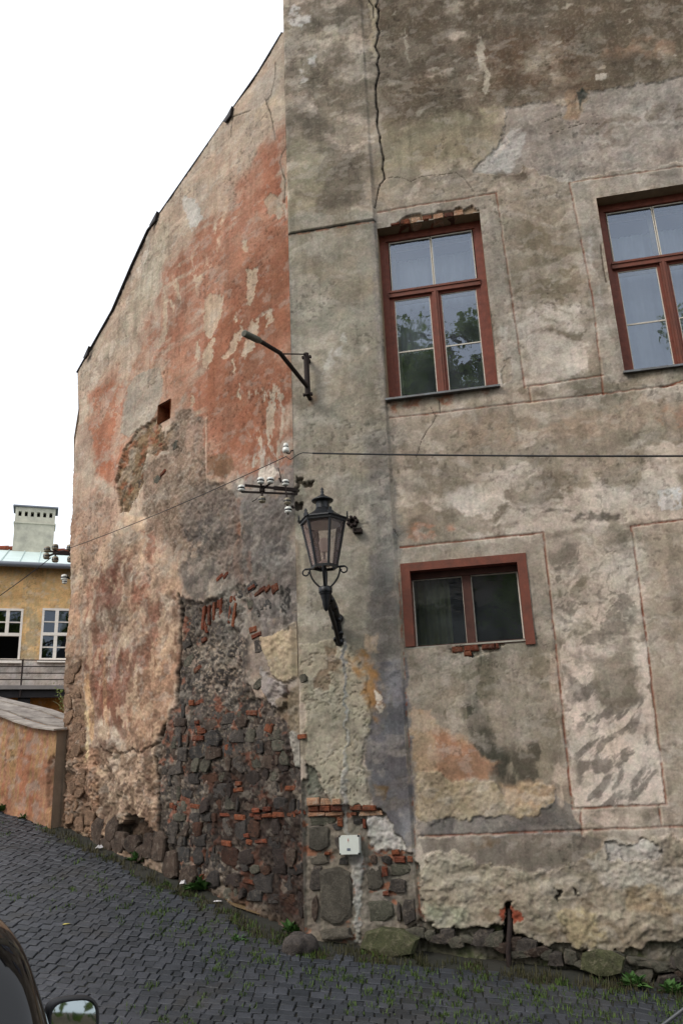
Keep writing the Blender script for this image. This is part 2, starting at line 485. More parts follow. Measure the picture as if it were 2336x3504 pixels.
f.patch([(0.749,9.058),(0.949,8.992),(0.947,8.556),(1.079,8.316),(1.040,8.260),(0.390,8.346),(0.514,8.732),(0.631,8.905)], (103, 94, 81), .85, .05, .07)
f.patch([(0.064,11.500),(0.170,11.678),(0.329,11.506),(0.382,11.261),(0.240,11.198),(0.062,11.372)], (186, 180, 172), .85, .015, .06, nz=sm, lo=.3)
f.patch([(0.266,10.667),(0.465,10.715),(0.492,10.344),(0.257,10.305)], (182, 176, 168), .8, .02, .08, nz=sm, lo=.35)
f.patch([(0.679,11.173),(0.777,11.167),(0.790,10.805),(0.665,10.812)], (158, 149, 130), .8, .02, .04)
f.patch([(1.627,10.931),(1.651,10.535),(1.640,10.260),(1.608,10.450),(1.597,10.694)], (160, 152, 134), .9, .01, .015)
f.patch([(2.536,10.555),(2.583,10.390),(2.582,10.109),(2.597,9.875),(2.588,9.626),(2.554,9.576),(2.515,9.644),(2.524,9.938),(2.477,10.019),(2.464,10.279)], (166, 157, 140), .95, .01, .03)
f.patch([(2.440,9.414),(2.654,9.431),(2.597,9.201),(2.451,9.146)], (152, 142, 118), .8, .04, .05)
f.patch([(3.820,9.609),(3.963,9.592),(3.956,9.540),(3.868,9.509),(3.813,9.553)], (168, 158, 144), .95, .006, .01)
f.patch([(3.878,9.716),(3.964,9.726),(3.950,9.667),(3.883,9.674)], (164, 150, 130), .9, .006, .01)
for k in range(22):
    x = 3.2 + rnd.random() * 1.9 if k % 2 else .2 + rnd.random() * 3; y = 9.2 + rnd.random() * 2.4; r = .012 + rnd.random() * .03
    f.patch([(x - r * 2, y - r * .4), (x, y + r), (x + r * 2, y), (x, y - r)], (158, 148, 132), .8, .008, .02)

# lost coat on the right: the grey first coat shows
f.patch([(2.788,9.368),(3.201,9.346),(3.387,9.184),(3.550,9.264),(3.587,9.427),(4.015,9.350),(4.788,9.327),(5.316,9.335),(5.101,8.100),(4.607,8.186),(3.368,8.183),(2.901,8.468),(2.790,8.378),(2.554,8.394),(2.241,8.544),(2.321,8.663),(2.598,8.852),(2.750,9.165)], (144, 135, 125), .95, .008, .05, h=-.012, rough=.012, edge=((178, 170, 158), .5))
f.patch([(3.560,8.937),(4.743,9.046),(4.622,8.284),(3.864,8.243),(3.424,8.377)], (160, 151, 141), .8, .05, .1, nz=sm, lo=.3)
f.patch([(3.560,8.937),(4.743,9.046),(4.610,8.205),(3.859,8.203),(3.424,8.377)], (112, 99, 84), .6, .03, .1, nz=marb, lo=.6, hi=.8)
f.patch([(2.771,9.030),(2.918,8.953),(2.866,8.623),(2.710,8.424),(2.392,8.491),(2.268,8.572),(2.373,8.665),(2.596,8.831)], (168, 162, 154), .95, .02, .04, h=.004)
f.patch([(2.731,8.974),(2.649,8.841),(2.554,8.754),(2.582,8.684),(2.695,8.788)], (196, 182, 168), .8, .01, .03)
f.patch([(2.524,8.442),(3.025,8.379),(2.982,8.284),(2.483,8.367)], (104, 93, 80), .8, .02, .04)
f.patch([(3.469,9.437),(3.689,9.429),(3.700,9.250),(3.586,9.017),(3.401,9.016)], (158, 132, 104), .7, .03, .05)
f.patch([(3.577,9.403),(3.654,9.419),(3.698,9.339),(3.664,9.237),(3.614,9.157),(3.599,9.252)], (44, 58, 56), .92, .02, .01)

# around the upper windows
f.patch([(1.107,8.163),(2.497,8.156),(2.547,6.804),(2.569,5.639),(2.366,5.632),(2.305,7.908),(1.130,7.929)], (152, 143, 130), .7, .03, .04)
f.patch([(2.050,8.122),(2.495,8.136),(2.499,7.829),(2.338,7.901),(2.038,7.980)], (126, 117, 102), .7, .05, .08, nz=f.b)
f.patch([(2.530,8.150),(3.344,8.127),(3.401,6.660),(2.697,6.555),(2.562,6.802)], (136, 124, 106), .6, .05, .1)
f.patch([(2.688,7.712),(3.274,7.679),(3.336,6.634),(2.853,6.529),(2.689,6.780)], (124, 113, 94), .75, .1, .12)
f.patch([(2.603,6.570),(3.301,6.603),(3.369,5.699),(2.909,5.661),(2.603,5.669)], (186, 174, 160), .9, .05, .1, nz=wave, lo=.25, hi=.6)
f.patch([(2.675,6.048),(3.349,6.017),(3.382,5.801),(2.707,5.777)], (194, 181, 166), .7, .05, .08, nz=med)
f.patch([(3.225,6.000),(3.394,6.010),(3.392,5.765),(3.225,5.755)], (128, 116, 100), .8, .02, .04)
f.patch([(3.379,8.140),(4.595,8.108),(4.561,7.896),(3.626,7.908),(3.652,5.590),(3.385,5.593),(3.417,6.657)], (149, 140, 127), .8, .03, .04)
f.patch([(3.759,8.183),(4.604,8.166),(4.579,8.011),(3.803,8.032)], (112, 103, 92), .7, .03, .06, nz=f.b, lo=.25)
f.patch([(3.567,7.701),(3.640,7.529),(3.643,6.619),(3.641,5.729),(3.549,5.707),(3.523,6.639),(3.496,7.401)], (128, 116, 102), .7, .02, .04, nz=marb)
f.patch([(3.536,7.707),(3.525,7.012),(3.558,6.560),(3.494,6.425),(3.452,7.178)], (176, 168, 158), .6, .02, .04, nz=sm)
f.patch([(2.408,6.380),(2.490,6.403),(2.456,5.902),(2.354,5.669),(2.292,5.678)], (180, 172, 160), .75, .02, .05, nz=med)
f.patch([(2.385,5.984),(2.464,5.990),(2.453,5.725),(2.342,5.706)], (146, 132, 114), .9, .006, .015, h=-.008, edge=((80, 72, 60), .4))
f.patch([(1.121,5.662),(2.338,5.664),(2.412,5.470),(1.111,5.486)], (164, 148, 128), .8, .02, .03)
for q in ([(1.136,5.642),(1.202,5.651),(1.194,5.510),(1.144,5.499)], [(1.268,5.660),(1.496,5.665),(1.456,5.564),(1.279,5.570)], [(1.656,5.660),(1.849,5.669),(1.792,5.554),(1.680,5.551)], [(2.040,5.678),(2.230,5.680),(2.190,5.587),(2.098,5.617)]):
    f.patch(q, (150, 92, 62), .75, .02, .05, nz=sm, lo=.25, hi=.5)

# bare first coat and pale bands between the storeys
f.patch([(1.141,5.447),(2.454,5.429),(2.514,4.832),(2.196,4.672),(1.276,4.777),(1.130,4.998)], (146, 133, 116), .7, .1, .12)
f.patch([(1.824,5.358),(4.163,5.382),(4.096,4.963),(2.839,5.057),(1.922,5.037)], (150, 130, 110), .7, .08, .15, nz=wave, lo=.2)
f.patch([(3.885,5.187),(4.132,5.187),(4.106,5.027),(3.889,5.022)], (172, 120, 88), .6, .06, .1, nz=sm)
f.patch([(1.187,5.406),(1.635,5.382),(1.550,5.083),(1.232,5.088)], (168, 156, 138), .6, .05, .1, nz=sm)
f.patch([(1.278,4.811),(1.777,4.786),(1.923,4.344),(1.545,4.191),(1.250,4.383)], (132, 120, 102), .65, .05, .1)
f.patch([(2.033,4.889),(4.076,4.836),(3.988,4.279),(3.044,4.320),(2.411,4.420),(2.039,4.624)], (182, 169, 154), .92, .06, .12, nz=wave, lo=.25, hi=.62)
f.patch([(1.186,4.357),(2.183,4.542),(2.645,4.395),(4.007,4.401),(3.931,3.919),(2.707,3.918),(1.225,3.999)], (190, 177, 162), .92, .06, .12, nz=wave, lo=.25, hi=.58)
f.patch([(2.451,4.241),(2.992,4.137),(3.329,4.102),(3.345,4.008),(2.726,4.087),(2.415,4.181)], (70, 65, 56), .8, .02, .06, nz=sm, lo=.35, hi=.6)
f.patch([(3.725,4.308),(4.002,4.370),(3.959,4.098),(3.752,4.119)], (190, 186, 182), .95, .01, .03, nz=spk, lo=.12, hi=.3, edge=((150, 140, 128), .4))
f.patch([(1.143,4.167),(1.726,4.172),(1.714,4.015),(1.164,4.005)], (170, 122, 96), .6, .03, .06, nz=sm, lo=.35)

# around and below the small window
f.patch([(1.145,3.959),(2.583,3.977),(2.565,2.581),(2.384,2.819),(2.387,3.780),(1.135,3.787)], (150, 140, 126), .7, .03, .05)
f.patch([(1.153,2.890),(2.392,2.890),(2.497,2.586),(2.501,2.038),(2.380,1.570),(1.130,1.672),(1.120,2.388)], (130, 121, 104), .85, .04, .05)
f.patch([(1.153,2.890),(2.392,2.890),(2.371,2.706),(1.138,2.673)], (142, 136, 122), .7, .05, .08)
f.patch([(1.950,2.706),(2.282,2.656),(2.354,2.046),(2.190,1.787),(1.929,1.905)], (150, 139, 124), .7, .07, .1)
f.patch([(1.152,2.875),(1.433,2.711),(1.787,2.803),(1.952,2.734),(1.958,1.639),(1.690,1.702),(1.612,2.083),(1.260,2.323),(1.116,2.331)], (106, 100, 84), .6, .06, .1, nz=f.b, lo=.25, hi=.6)
f.patch([(1.742,2.777),(1.870,2.768),(1.868,2.290),(2.001,1.795),(1.958,1.639),(1.745,1.700),(1.695,2.079),(1.675,2.496)], (62, 62, 54), .72, .05, .05, nz=f.dr, lo=.25, hi=.6)
f.patch([(1.894,1.826),(2.104,2.004),(2.369,1.938),(2.380,1.570),(2.058,1.556),(1.904,1.641)], (66, 62, 53), .72, .05, .06, nz=fbm(U * 9, V * 5, 5, 41), lo=.3, hi=.6)
f.patch([(1.473,2.117),(1.774,2.020),(1.764,1.913),(1.493,2.007)], (76, 72, 60), .7, .03, .05, nz=sm)
f.patch([(1.137,2.302),(1.318,2.320),(1.362,2.151),(1.499,2.089),(1.634,2.014),(1.759,1.859),(1.890,1.787),(1.794,1.632),(1.518,1.624),(1.356,1.689),(1.133,1.725),(1.109,1.998)], (166, 143, 117), .95, .015, .03)
f.patch([(1.314,2.070),(1.499,2.089),(1.634,2.014),(1.759,1.859),(1.890,1.787),(1.794,1.632),(1.518,1.624),(1.386,1.715)], (160, 118, 92), .85, .05, .06)
f.patch([(1.147,1.711),(1.358,1.716),(1.477,1.636),(1.846,1.611),(1.929,1.478),(2.137,1.540),(2.417,1.543),(2.380,1.339),(2.243,1.288),(2.003,1.283),(1.760,1.262),(1.490,1.291),(1.294,1.240),(1.138,1.302)], (163, 148, 122), 1, .008, .025, h=.012, rough=.03, edge=((96, 86, 70), .35))
f.patch([(1.899,1.588),(2.404,1.543),(2.351,1.315),(1.986,1.378)], (170, 144, 114), .8, .04, .05, h=-.004)
f.patch([(1.158,1.670),(1.733,1.569),(1.495,1.342),(1.166,1.379)], (146, 134, 108), .6, .04, .08, nz=f.b)
f.patch([(1.116,1.263),(1.489,1.278),(2.268,1.274),(2.421,1.465),(2.563,1.333),(2.601,1.119),(1.122,1.142)], (106, 102, 98), .9, .01, .02)
f.patch([(1.121,1.127),(2.616,1.131),(2.785,1.053),(2.613,0.910),(2.344,0.806),(1.884,0.889),(1.671,0.881),(1.548,1.004),(1.361,1.034),(1.166,0.993)], (118, 109, 98), .9, .01, .02)
f.patch([(1.584,1.109),(2.012,1.110),(2.022,0.948),(1.780,0.904),(1.625,0.957)], (112, 88, 62), .7, .04, .06, nz=f.b, lo=.25)
f.patch([(2.589,3.899),(3.552,3.896),(3.433,2.802),(2.622,2.831)], (190, 176, 160), .92, .05, .08, nz=marb, lo=.15, hi=.45)
f.patch([(2.629,3.742),(3.504,3.750),(3.402,2.860),(2.642,2.886)], (112, 104, 92), .75, .04, .1, nz=marb, lo=.55, hi=.72)
f.patch([(3.479,3.964),(3.940,3.978),(4.382,3.963),(3.905,1.216),(3.415,1.231),(3.460,2.800)], (160, 147, 130), .8, .04, .06)
f.patch([(3.784,3.783),(3.912,3.801),(3.794,3.056),(3.699,3.063)], (124, 116, 100), .6, .04, .06, nz=marb)
f.patch([(2.608,2.832),(3.425,2.802),(3.372,1.356),(2.570,1.353)], (196, 181, 166), .97, .01, .01)
dg = fbm((U * .75 + V * .66) * 5.5 + f.w1 * 1.2, (V * .75 - U * .66) * 17 + f.w2 * 1.6, 6, 42)
f.patch([(2.636,2.605),(3.375,2.584),(3.326,1.383),(2.620,1.377)], (104, 97, 88), .8, .05, .08, nz=dg, lo=.45, hi=.68)
f.patch([(2.908,2.811),(3.378,2.792),(3.341,2.261),(2.940,2.230)], (130, 119, 103), .85, .05, .08)
f.patch([(2.618,2.803),(2.825,2.803),(2.821,2.345),(2.614,2.302)], (122, 114, 104), .7, .04, .06, nz=marb, lo=.35, hi=.6)
f.patch([(2.575,1.328),(3.381,1.336),(3.382,1.178),(2.616,1.131)], (186, 168, 152), .85, .02, .02, nz=marb, lo=.2, hi=.5)
f.patch([(2.464,2.785),(2.588,2.777),(2.556,1.384),(2.409,1.364),(2.434,2.042)], (182, 166, 148), .8, .02, .03, nz=f.dr, lo=.3, hi=.6)

# the lumpy foot of the front wall
foot = [(1.220,0.979),(1.361,1.034),(1.548,0.999),(1.671,0.876),(1.885,0.896),(2.089,0.843),(2.343,0.789),(2.613,0.905),(2.785,1.057),(3.266,1.069),(3.482,1.088),(4.132,1.137),(3.976,0.283),(3.350,0.253),(3.014,0.198),(2.641,0.149),(2.402,0.219),(2.148,0.197),(2.030,0.284),(1.781,0.364),(1.516,0.319),(1.254,0.345),(1.100,0.423),(1.129,0.842)]
f.patch(foot, (146, 136, 118), 1, .006, .03, h=.024, rough=.035, edge=((70, 62, 52), .5))
lump = fbm(U * 5 + f.w1 * 2, V * 8 + f.w2 * 2, 5, 43)
sl, mk = f.mask(foot, .03, .03)
f.h[sl] += mk * (lump[sl] - .5) * .028
f.put(sl, mk * sst(.5, .8, fbm(U[sl] * 4, V[sl] * 7, 5, 44)) * .7, S(120, 106, 86))
f.put(sl, mk * sst(.55, .8, lump[sl]) * .5, S(164, 154, 136))
f.patch([(2.785,1.057),(3.141,1.068),(3.307,1.015),(3.306,0.846),(3.447,0.867),(3.851,0.906),(3.818,0.718),(3.413,0.655),(3.075,0.614),(2.737,0.690),(2.607,0.861)], (172, 164, 150), .9, .02, .05)
f.patch([(2.788,1.040),(2.933,1.024),(3.117,1.080),(3.283,1.015),(3.279,0.907),(2.814,0.893)], (164, 160, 152), .9, .006, .02, h=-.025, edge=((62, 57, 50), .5))
f.patch([(2.862,0.688),(3.424,0.726),(3.822,0.742),(3.778,0.488),(3.384,0.470),(2.935,0.498)], (146, 128, 102), .8, .03, .05, nz=med, lo=.25)
f.patch([(1.110,0.570),(1.504,0.492),(1.571,0.347),(1.254,0.349),(1.100,0.423)], (146, 146, 124), .85, .05, .05)
f.patch([(2.304,0.459),(2.659,0.478),(2.724,0.222),(2.426,0.212)], (156, 142, 112), .9, .02, .04, h=.01)
f.patch([(2.678,0.431),(3.380,0.447),(3.774,0.465),(3.731,0.217),(3.346,0.230),(3.014,0.198),(2.724,0.222)], (124, 114, 98), .8, .03, .05, nz=med, lo=.3)
for q in ([(2.313,0.649),(2.362,0.625),(2.367,0.565),(2.332,0.589)], [(2.482,0.671),(2.517,0.646),(2.517,0.586),(2.488,0.618)]):
    f.patch(q, (64, 60, 54), .9, .004, .01, h=-.03)
rub = [(0.975,0.376),(1.099,0.411),(1.254,0.337),(1.515,0.312),(1.780,0.357),(2.029,0.277),(2.147,0.190),(2.401,0.212),(2.640,0.142),(3.013,0.191),(3.348,0.246),(4.214,0.325),(4.041,-0.577),(0.663,-0.629),(0.708,0.209)]
f.patch(rub, (84, 82, 68), 1, .005, .03, h=-.04, rough=.05, edge=((44, 40, 34), .6))
sl, mk = f.mask(rub, .02, .03)
f.put(sl, mk * sst(.5, .75, f.b[sl]) * .6, S(72, 84, 48))
f.put(sl, mk * sst(.55, .8, marb[sl]) * .7, S(128, 122, 108))

# slot of the old drain pipe, brick showing at its sides
f.patch([(1.801,0.522),(1.855,0.536),(1.843,0.416),(1.806,0.412)], (140, 70, 50), .95, .004, .006, h=-.01)
f.patch([(1.942,0.525),(2.001,0.495),(1.987,0.415),(1.930,0.410)], (140, 70, 50), .95, .004, .006, h=-.01)
f.patch([(1.857,0.560),(1.948,0.558),(1.926,0.415),(1.882,0.087),(1.826,0.087),(1.848,0.416)], (46, 40, 36), .95, .004, .004, h=-.10)
# the corner strip's foot: thick lumpy coat, cement, bare masonry
beige = [(0.018,2.999),(0.252,3.028),(0.483,3.041),(0.656,2.836),(0.718,2.439),(0.756,2.267),(0.755,2.126),(0.677,2.046),(0.640,1.827),(0.693,1.608),(0.713,1.434),(0.573,1.385),(0.388,1.418),(0.238,1.530),(0.186,1.737),(0.050,1.847),(0.050,2.449)]
f.patch(beige, (156, 148, 129), .95, .006, .03, h=.016, rough=.012, edge=((122, 110, 88), .35))
cr2 = fbm(U * 5 + f.w1 * 3, V * 5 + f.w2 * 3, 4, 45)
sl, mk = f.mask(beige, .02, .03)
f.h[sl] -= mk * (1 - sst(0, .05, np.abs(cr2[sl] - .5))) * .012
f.put(sl, mk * sst(.5, .75, f.b[sl]) * .5, S(138, 130, 110))
f.put(sl, mk * (1 - sst(0, .05, np.abs(cr2[sl] - .5))) * .35, S(120, 108, 86))
for q in ([(0.296,2.964),(0.404,2.987),(0.414,2.852),(0.321,2.813)], [(0.337,2.827),(0.459,2.834),(0.438,2.688),(0.333,2.724)], [(0.180,2.704),(0.334,2.739),(0.343,2.577),(0.191,2.557)]):
    f.patch(q, (126, 108, 88), .8, .012, .02, h=-.006)
f.patch([(0.776,2.813),(1.120,2.848),(1.105,1.943),(1.107,1.122),(1.031,1.021),(0.742,1.340),(0.712,1.580),(0.674,1.798),(0.676,2.019),(0.772,2.181)], (100, 98, 100), .92, .02, .02)
f.patch([(0.943,2.860),(1.047,2.853),(1.062,2.391),(0.942,2.341)], (134, 132, 134), .7, .04, .05)
f.patch([(0.520,2.830),(0.737,2.948),(0.844,2.691),(0.913,2.343),(0.843,2.150),(0.762,2.266),(0.682,2.441),(0.662,2.645)], (150, 112, 66), .85, .03, .05, nz=f.b, lo=.2, hi=.5)
f.patch([(0.714,3.085),(0.866,3.088),(0.857,2.940),(0.752,2.933)], (186, 164, 138), .9, .02, .04)
f.patch([(0.799,2.521),(0.833,2.490),(0.901,2.400),(0.872,2.246),(0.837,2.290),(0.799,2.406)], (190, 180, 164), .95, .005, .03, nz=sm, lo=.25, hi=.4)
f.patch([(0.770,1.605),(0.884,1.601),(0.864,1.495),(0.779,1.498)], (112, 90, 60), .8, .02, .03)
f.patch([(0.972,1.412),(1.112,1.407),(1.088,1.046),(1.013,1.176)], (134, 134, 134), .6, .03, .05)
mas = [(0.052,1.839),(0.180,1.737),(0.232,1.531),(0.387,1.410),(0.718,1.420),(0.853,1.311),(1.032,1.034),(1.105,0.893),(1.098,0.399),(0.974,0.364),(0.706,0.161),(-0.129,-0.174),(-0.137,0.816),(-0.008,1.337)]
f.patch(mas, (126, 118, 106), 1, .006, .015, h=-.035, rough=.035, edge=((66, 60, 52), .5))
sl, mk = f.mask(mas, .01, .02)
f.put(sl, mk * sst(.5, .75, f.b[sl]) * .6, S(116, 108, 96))
f.put(sl, mk * sst(.66, .8, sm[sl]) * .8, S(150, 96, 70))
f.patch([(0.052,1.825),(0.166,1.765),(0.220,1.599),(0.202,1.518),(0.056,1.529)], (112, 112, 98), 1, .006, .01, h=.012)
f.patch([(0.641,1.317),(0.853,1.311),(1.020,1.073),(1.045,1.034),(0.752,1.003),(0.670,1.056)], (170, 166, 158), .95, .01, .03, h=.02, rough=.02)
f.patch([(0.478,3.072),(0.515,3.069),(0.480,1.972),(0.469,1.375),(0.471,1.217),(0.577,0.981),(0.592,0.828),(0.561,0.652),(0.509,0.307),(0.512,0.210),(0.458,0.222),(0.490,0.553),(0.474,0.830),(0.428,0.933),(0.423,1.219),(0.420,1.430),(0.448,1.974)], (152, 149, 141), .9, .008, .02, h=.012, rough=.02)
f.patch([(0.486,3.041),(0.508,3.039),(0.474,2.028),(0.453,2.029)], (126, 128, 126), .8, .004, .004, h=-.012)

cl = fbm(U * 2.1 + f.w1 * 1.6, V * 3.4 + f.w2 * 1.6, 6, 46); cm = fbm(U * 3.6 + f.w2 * 1.5, V * 4.6 + f.w1 * 1.5, 6, 47)
fld = (1 - sst(8.2, 9.0, V)) * sst(1.0, 1.15, U) * sst(.6, 1.2, V)
f.put(ALL, sst(.6, .8, cl) * fld * .22, S(196, 183, 168)); f.put(ALL, sst(.6, .84, cm) * fld * .2, S(100, 91, 79))
f.put(ALL, sst(.62, .8, cl) * (1 - sst(1.0, 1.1, U)) * .35 * sst(2.4, 3.2, V), S(176, 168, 154)); f.put(ALL, sst(.6, .8, cm) * (1 - sst(1.0, 1.1, U)) * .35, S(112, 105, 92))
top_ = sst(8.3, 9.2, V)
f.put(ALL, sst(.56, .76, cm) * top_ * .3, S(80, 71, 60)); f.put(ALL, sst(.66, .8, cl) * top_ * .2, S(160, 148, 132))
# grooves: panel lines scratched and painted red
RL = (128, 72, 52)
for pl, a in (([(1.111,8.183),(2.520,8.181),(2.556,6.803),(2.580,5.630)], .7), ([(4.797,8.125),(3.356,8.165),(3.417,6.657),(3.376,5.437)], .8),
              ([(2.588,5.643),(3.405,5.659)], .8), ([(1.093,5.471),(2.426,5.457),(3.378,5.451),(4.920,5.442)], .75), ([(2.624,5.631),(2.627,5.465)], .7),
              ([(1.122,3.977),(2.594,3.994),(2.580,2.497),(2.556,1.341),(3.386,1.348),(3.433,2.802),(3.452,3.976),(4.657,4.009)], 1.),
              ([(2.628,1.331),(2.615,1.126)], 1.), ([(3.319,1.341),(3.314,1.170)], 1.), ([(1.119,1.139),(4.137,1.165)], .85)):
    f.line(pl, .013, RL, .9 * a, .005, -.01, nz=f.f1 + .5, lo=.05, hi=.35)
    f.line([(p[0] + .012, p[1] - .012) for p in pl], .02, (176, 162, 144), .35, .006, 0, nz=f.b)

# cracks
def crack(pl, wd, c=(38, 34, 30), h=-.02):
    f.line(pl, wd, c, .95, .006, h)
ck = [(1.295,11.472),(1.259,11.380),(1.302,11.302),(1.253,11.045),(1.281,10.923),(1.212,10.706),(1.259,10.519),(1.219,10.409),(1.249,10.253),(1.194,10.073),(1.175,9.793),(1.198,9.667),(1.170,9.491),(1.202,9.253),(1.194,9.183),(1.224,8.929),(1.205,8.776),(1.225,8.628),(1.157,8.556),(1.113,8.424),(1.071,8.237)]
f.patch([(1.175,11.505),(1.284,11.475),(1.301,11.293),(1.252,11.030),(1.272,10.901),(1.211,10.696),(1.255,10.510),(1.211,10.396),(1.169,10.610),(1.133,10.668),(1.186,10.949)], (150, 138, 116), .9, .008, .012)
for i in range(0, len(ck) - 1):
    crack(ck[i:i + 2], .018 if i < 17 else .010)
crack([(1.175,11.505),(1.231,11.362),(1.218,11.189)], .010)
crack([(1.225,8.628),(1.384,8.630),(1.538,8.529),(1.666,8.580),(2.085,8.556),(2.149,8.479)], .006, (72, 64, 54), -.004)
crack([(2.150,8.499),(2.267,8.245)], .006, (70, 62, 54), -.004)
crack([(1.552,5.551),(1.606,5.421),(1.429,5.167),(1.352,4.971)], .006, (66, 58, 50), -.004)
crack([(1.065,4.175),(1.113,4.090)], .006, (52, 46, 42), -.006)
crack([(3.170,9.069),(3.381,9.129)], .005, (60, 54, 48), -.004)
crack([(3.217,8.886),(3.595,8.951),(3.789,8.906)], .005, (66, 58, 50), -.004)
crack([(3.590,7.267),(3.577,7.003),(3.587,6.776)], .010, (80, 66, 54), -.008)
crack([(1.658,5.466),(1.647,5.626)], .007, (60, 54, 48), -.006)
crack([(3.981,5.441),(4.178,5.481)], .012, (150, 90, 64), -.01)

# plaster fallen from the lintel: bricks show
f.patch([(1.238,7.966),(1.347,8.024),(1.559,8.045),(1.768,8.054),(2.027,8.052),(2.214,8.036),(2.308,7.940),(2.172,7.942),(2.035,7.940),(1.622,7.950),(1.307,7.945)], (150, 128, 104), 1, .005, .012, h=-.03, edge=((70, 60, 50), .5))
f.patch([(1.456,8.082),(1.769,8.070),(2.182,8.063),(2.386,8.055),(2.474,7.915),(2.342,7.949),(2.180,8.043),(1.838,8.065)], (106, 98, 82), .7, .03, .04, nz=f.b, lo=.2)
# under the small window
f.patch([(1.564,2.899),(1.739,2.907),(2.070,2.922),(2.078,2.863),(1.904,2.829),(1.757,2.782),(1.674,2.825),(1.575,2.852)], (164, 152, 132), 1, .005, .008, h=-.02)

# holes at the corner by the iron bracket
f.patch([(0.001,4.896),(0.081,4.873),(0.145,4.804),(0.198,4.798),(0.190,4.758),(0.137,4.757),(0.079,4.795),(0.059,4.677),(0.003,4.684)], (58, 50, 40), .9, .006, .012, h=-.04)
f.patch([(0.045,4.754),(0.111,4.767),(0.125,4.670),(0.049,4.662)], (150, 146, 132), .8, .008, .01)
f.patch([(0.015,4.598),(0.074,4.601),(0.092,4.522),(0.032,4.495),(0.006,4.514)], (36, 30, 26), .9, .004, .01, h=-.03)
f.patch([(0.168,5.865),(0.270,5.869),(0.291,5.757),(0.187,5.716)], (120, 100, 78), .6, .03, .02)

# relief: strip stands proud of the wall field, upper coat proud of the strip
rec = sst(1.06, 1.075, U) * (1 - sst(CAPV - .01, CAPV + 1.5, V))
f.h -= .035 * rec
f.h += .022 * sst(CAPV - .006, CAPV + .006, V) * (1 - .0 * U) * (1 - sst(1.05, 1.09, U))
f.line([(0, CAPV - .008), (1.075, CAPV - .008)], .013, (30, 27, 25), .95, .003, 0)  # shadow line under the upper coat's lip, painted as colour
f.line([(.02, CAPV - .028), (1.06, CAPV - .028)], .014, (140, 88, 64), .7, .008, 0, nz=f.f1 + .5)
f.line([(1.07, v) for v in (0.3, CAPV)], .022, (170, 158, 140), .6, .006, 0, nz=f.b, lo=.2)
f.line([(1.085, v) for v in (.3, 3.6)], .010, (150, 92, 66), .7, .006, 0, nz=f.f2 + .5, lo=.4, hi=.55)
f.h += (fbm(U * .8, V * .8, 3, 51) - .5) * .03 + (f.b - .5) * .005 + (f.g - .5) * .0018
f.h *= sst(0, .02, U) * .9 + .1

# crisp flakes where the limewash has let go
fk = fbm(U * 6 + f.w1, V * 8 + f.w2, 6, 48); zn = fbm(U * 1.1, V * 1.5, 3, 49)
m_ = sst(.60, .625, fk) * sst(.45, .6, zn) * sst(1.08, 1.1, U) * (1 - sst(8.4, 8.9, V)) * sst(.9, 1.2, V)
f.put(ALL, m_ * .26, S(186, 174, 160)); f.h += m_ * .002
m_ = sst(.62, .64, fbm(U * 5 + f.w2, V * 6 + f.w1, 6, 50)) * sst(.5, .62, zn[::-1]) * (1 - sst(10.6, 11.4, V)) * sst(.9, 1.2, V)
f.put(ALL, m_ * .2, S(108, 99, 88)); f.h -= m_ * .003
f.age(.66); f.contrast(1.13)
keep = np.ones((len(vs) - 1, len(us) - 1), bool)
uc = (us[1:] + us[:-1]) / 2; vc = (vs[1:] + vs[:-1]) / 2
for w_ in (W1, W2, W3):
    keep &= ~(((uc > w_[0]) & (uc < w_[1]))[None, :] & ((vc > w_[2]) & (vc < w_[3]))[:, None])
def ffn(U, V, h):
    return np.stack([CX + FD.x * U + NF.x * h, CY + FD.y * U + NF.y * h, V], -1)
front = mobj('front_wall', f.build('front_wall', ffn, keep, M_WALL, FGAIN), house)
front['label'] = 'grey front wall of patched and stained plaster with scratched panel lines'

# ---------------------------------------------------------------- side wall
roofline = [(-0.085,11.269),(0.514,10.954),(1.242,10.632),(1.881,10.347),(2.815,9.925),(2.972,9.849),(3.110,9.809),(3.530,9.384),(4.024,8.823),(4.616,8.399),(5.009,8.121)]
edge = [(5.009,8.121),(4.904,7.436),(4.992,6.963),(4.828,5.711),(4.888,5.494),(4.768,4.350),(4.797,3.505),(4.734,2.489),(4.667,1.718),(4.666,1.164)]
outline = [(0, -.6)] + [(0, roofline[0][1])] + roofline[1:] + edge[1:] + [(edge[-1][0], -.6)]
gus = spans((0, .6, .012), (.6, 5.3, .0145)); gvs = spans((.0, 3.2, .0115), (3.2, 11.5, .0135))
g = Coat(gus, gvs, 60)
U, V = g.U, g.V
big = fbm(U * .9, V * .9, 5, 71); med = fbm(U * 2.4, V * 3.6, 6, 72); sm = fbm(U * 7, V * 9, 5, 73)
fl = fbm(U * 6 + g.w1, V * 2.6 + g.w2, 5, 74)       # flakes, taller than wide
marb = fbm(U * 4 + g.w2 * 2.5, V * 4 + g.w1 * 2.5, 5, 75)
spk = fbm(U * 40, V * 40, 2, 76); rub2 = fbm(U * 9, V * 9, 5, 77)
g.col[:] = S(182, 160, 140)
g.put(ALL, sst(.5, .75, big) * .5, S(172, 160, 142))
g.put(ALL, sst(.5, .8, g.st) * .6, S(196, 176, 156))
g.put(ALL, sst(.55, .8, med) * .4, S(172, 138, 116))
g.put(ALL, sst(.5, .75, fbm(U * 3, V * 5, 6, 70)) * .5, S(158, 142, 126))
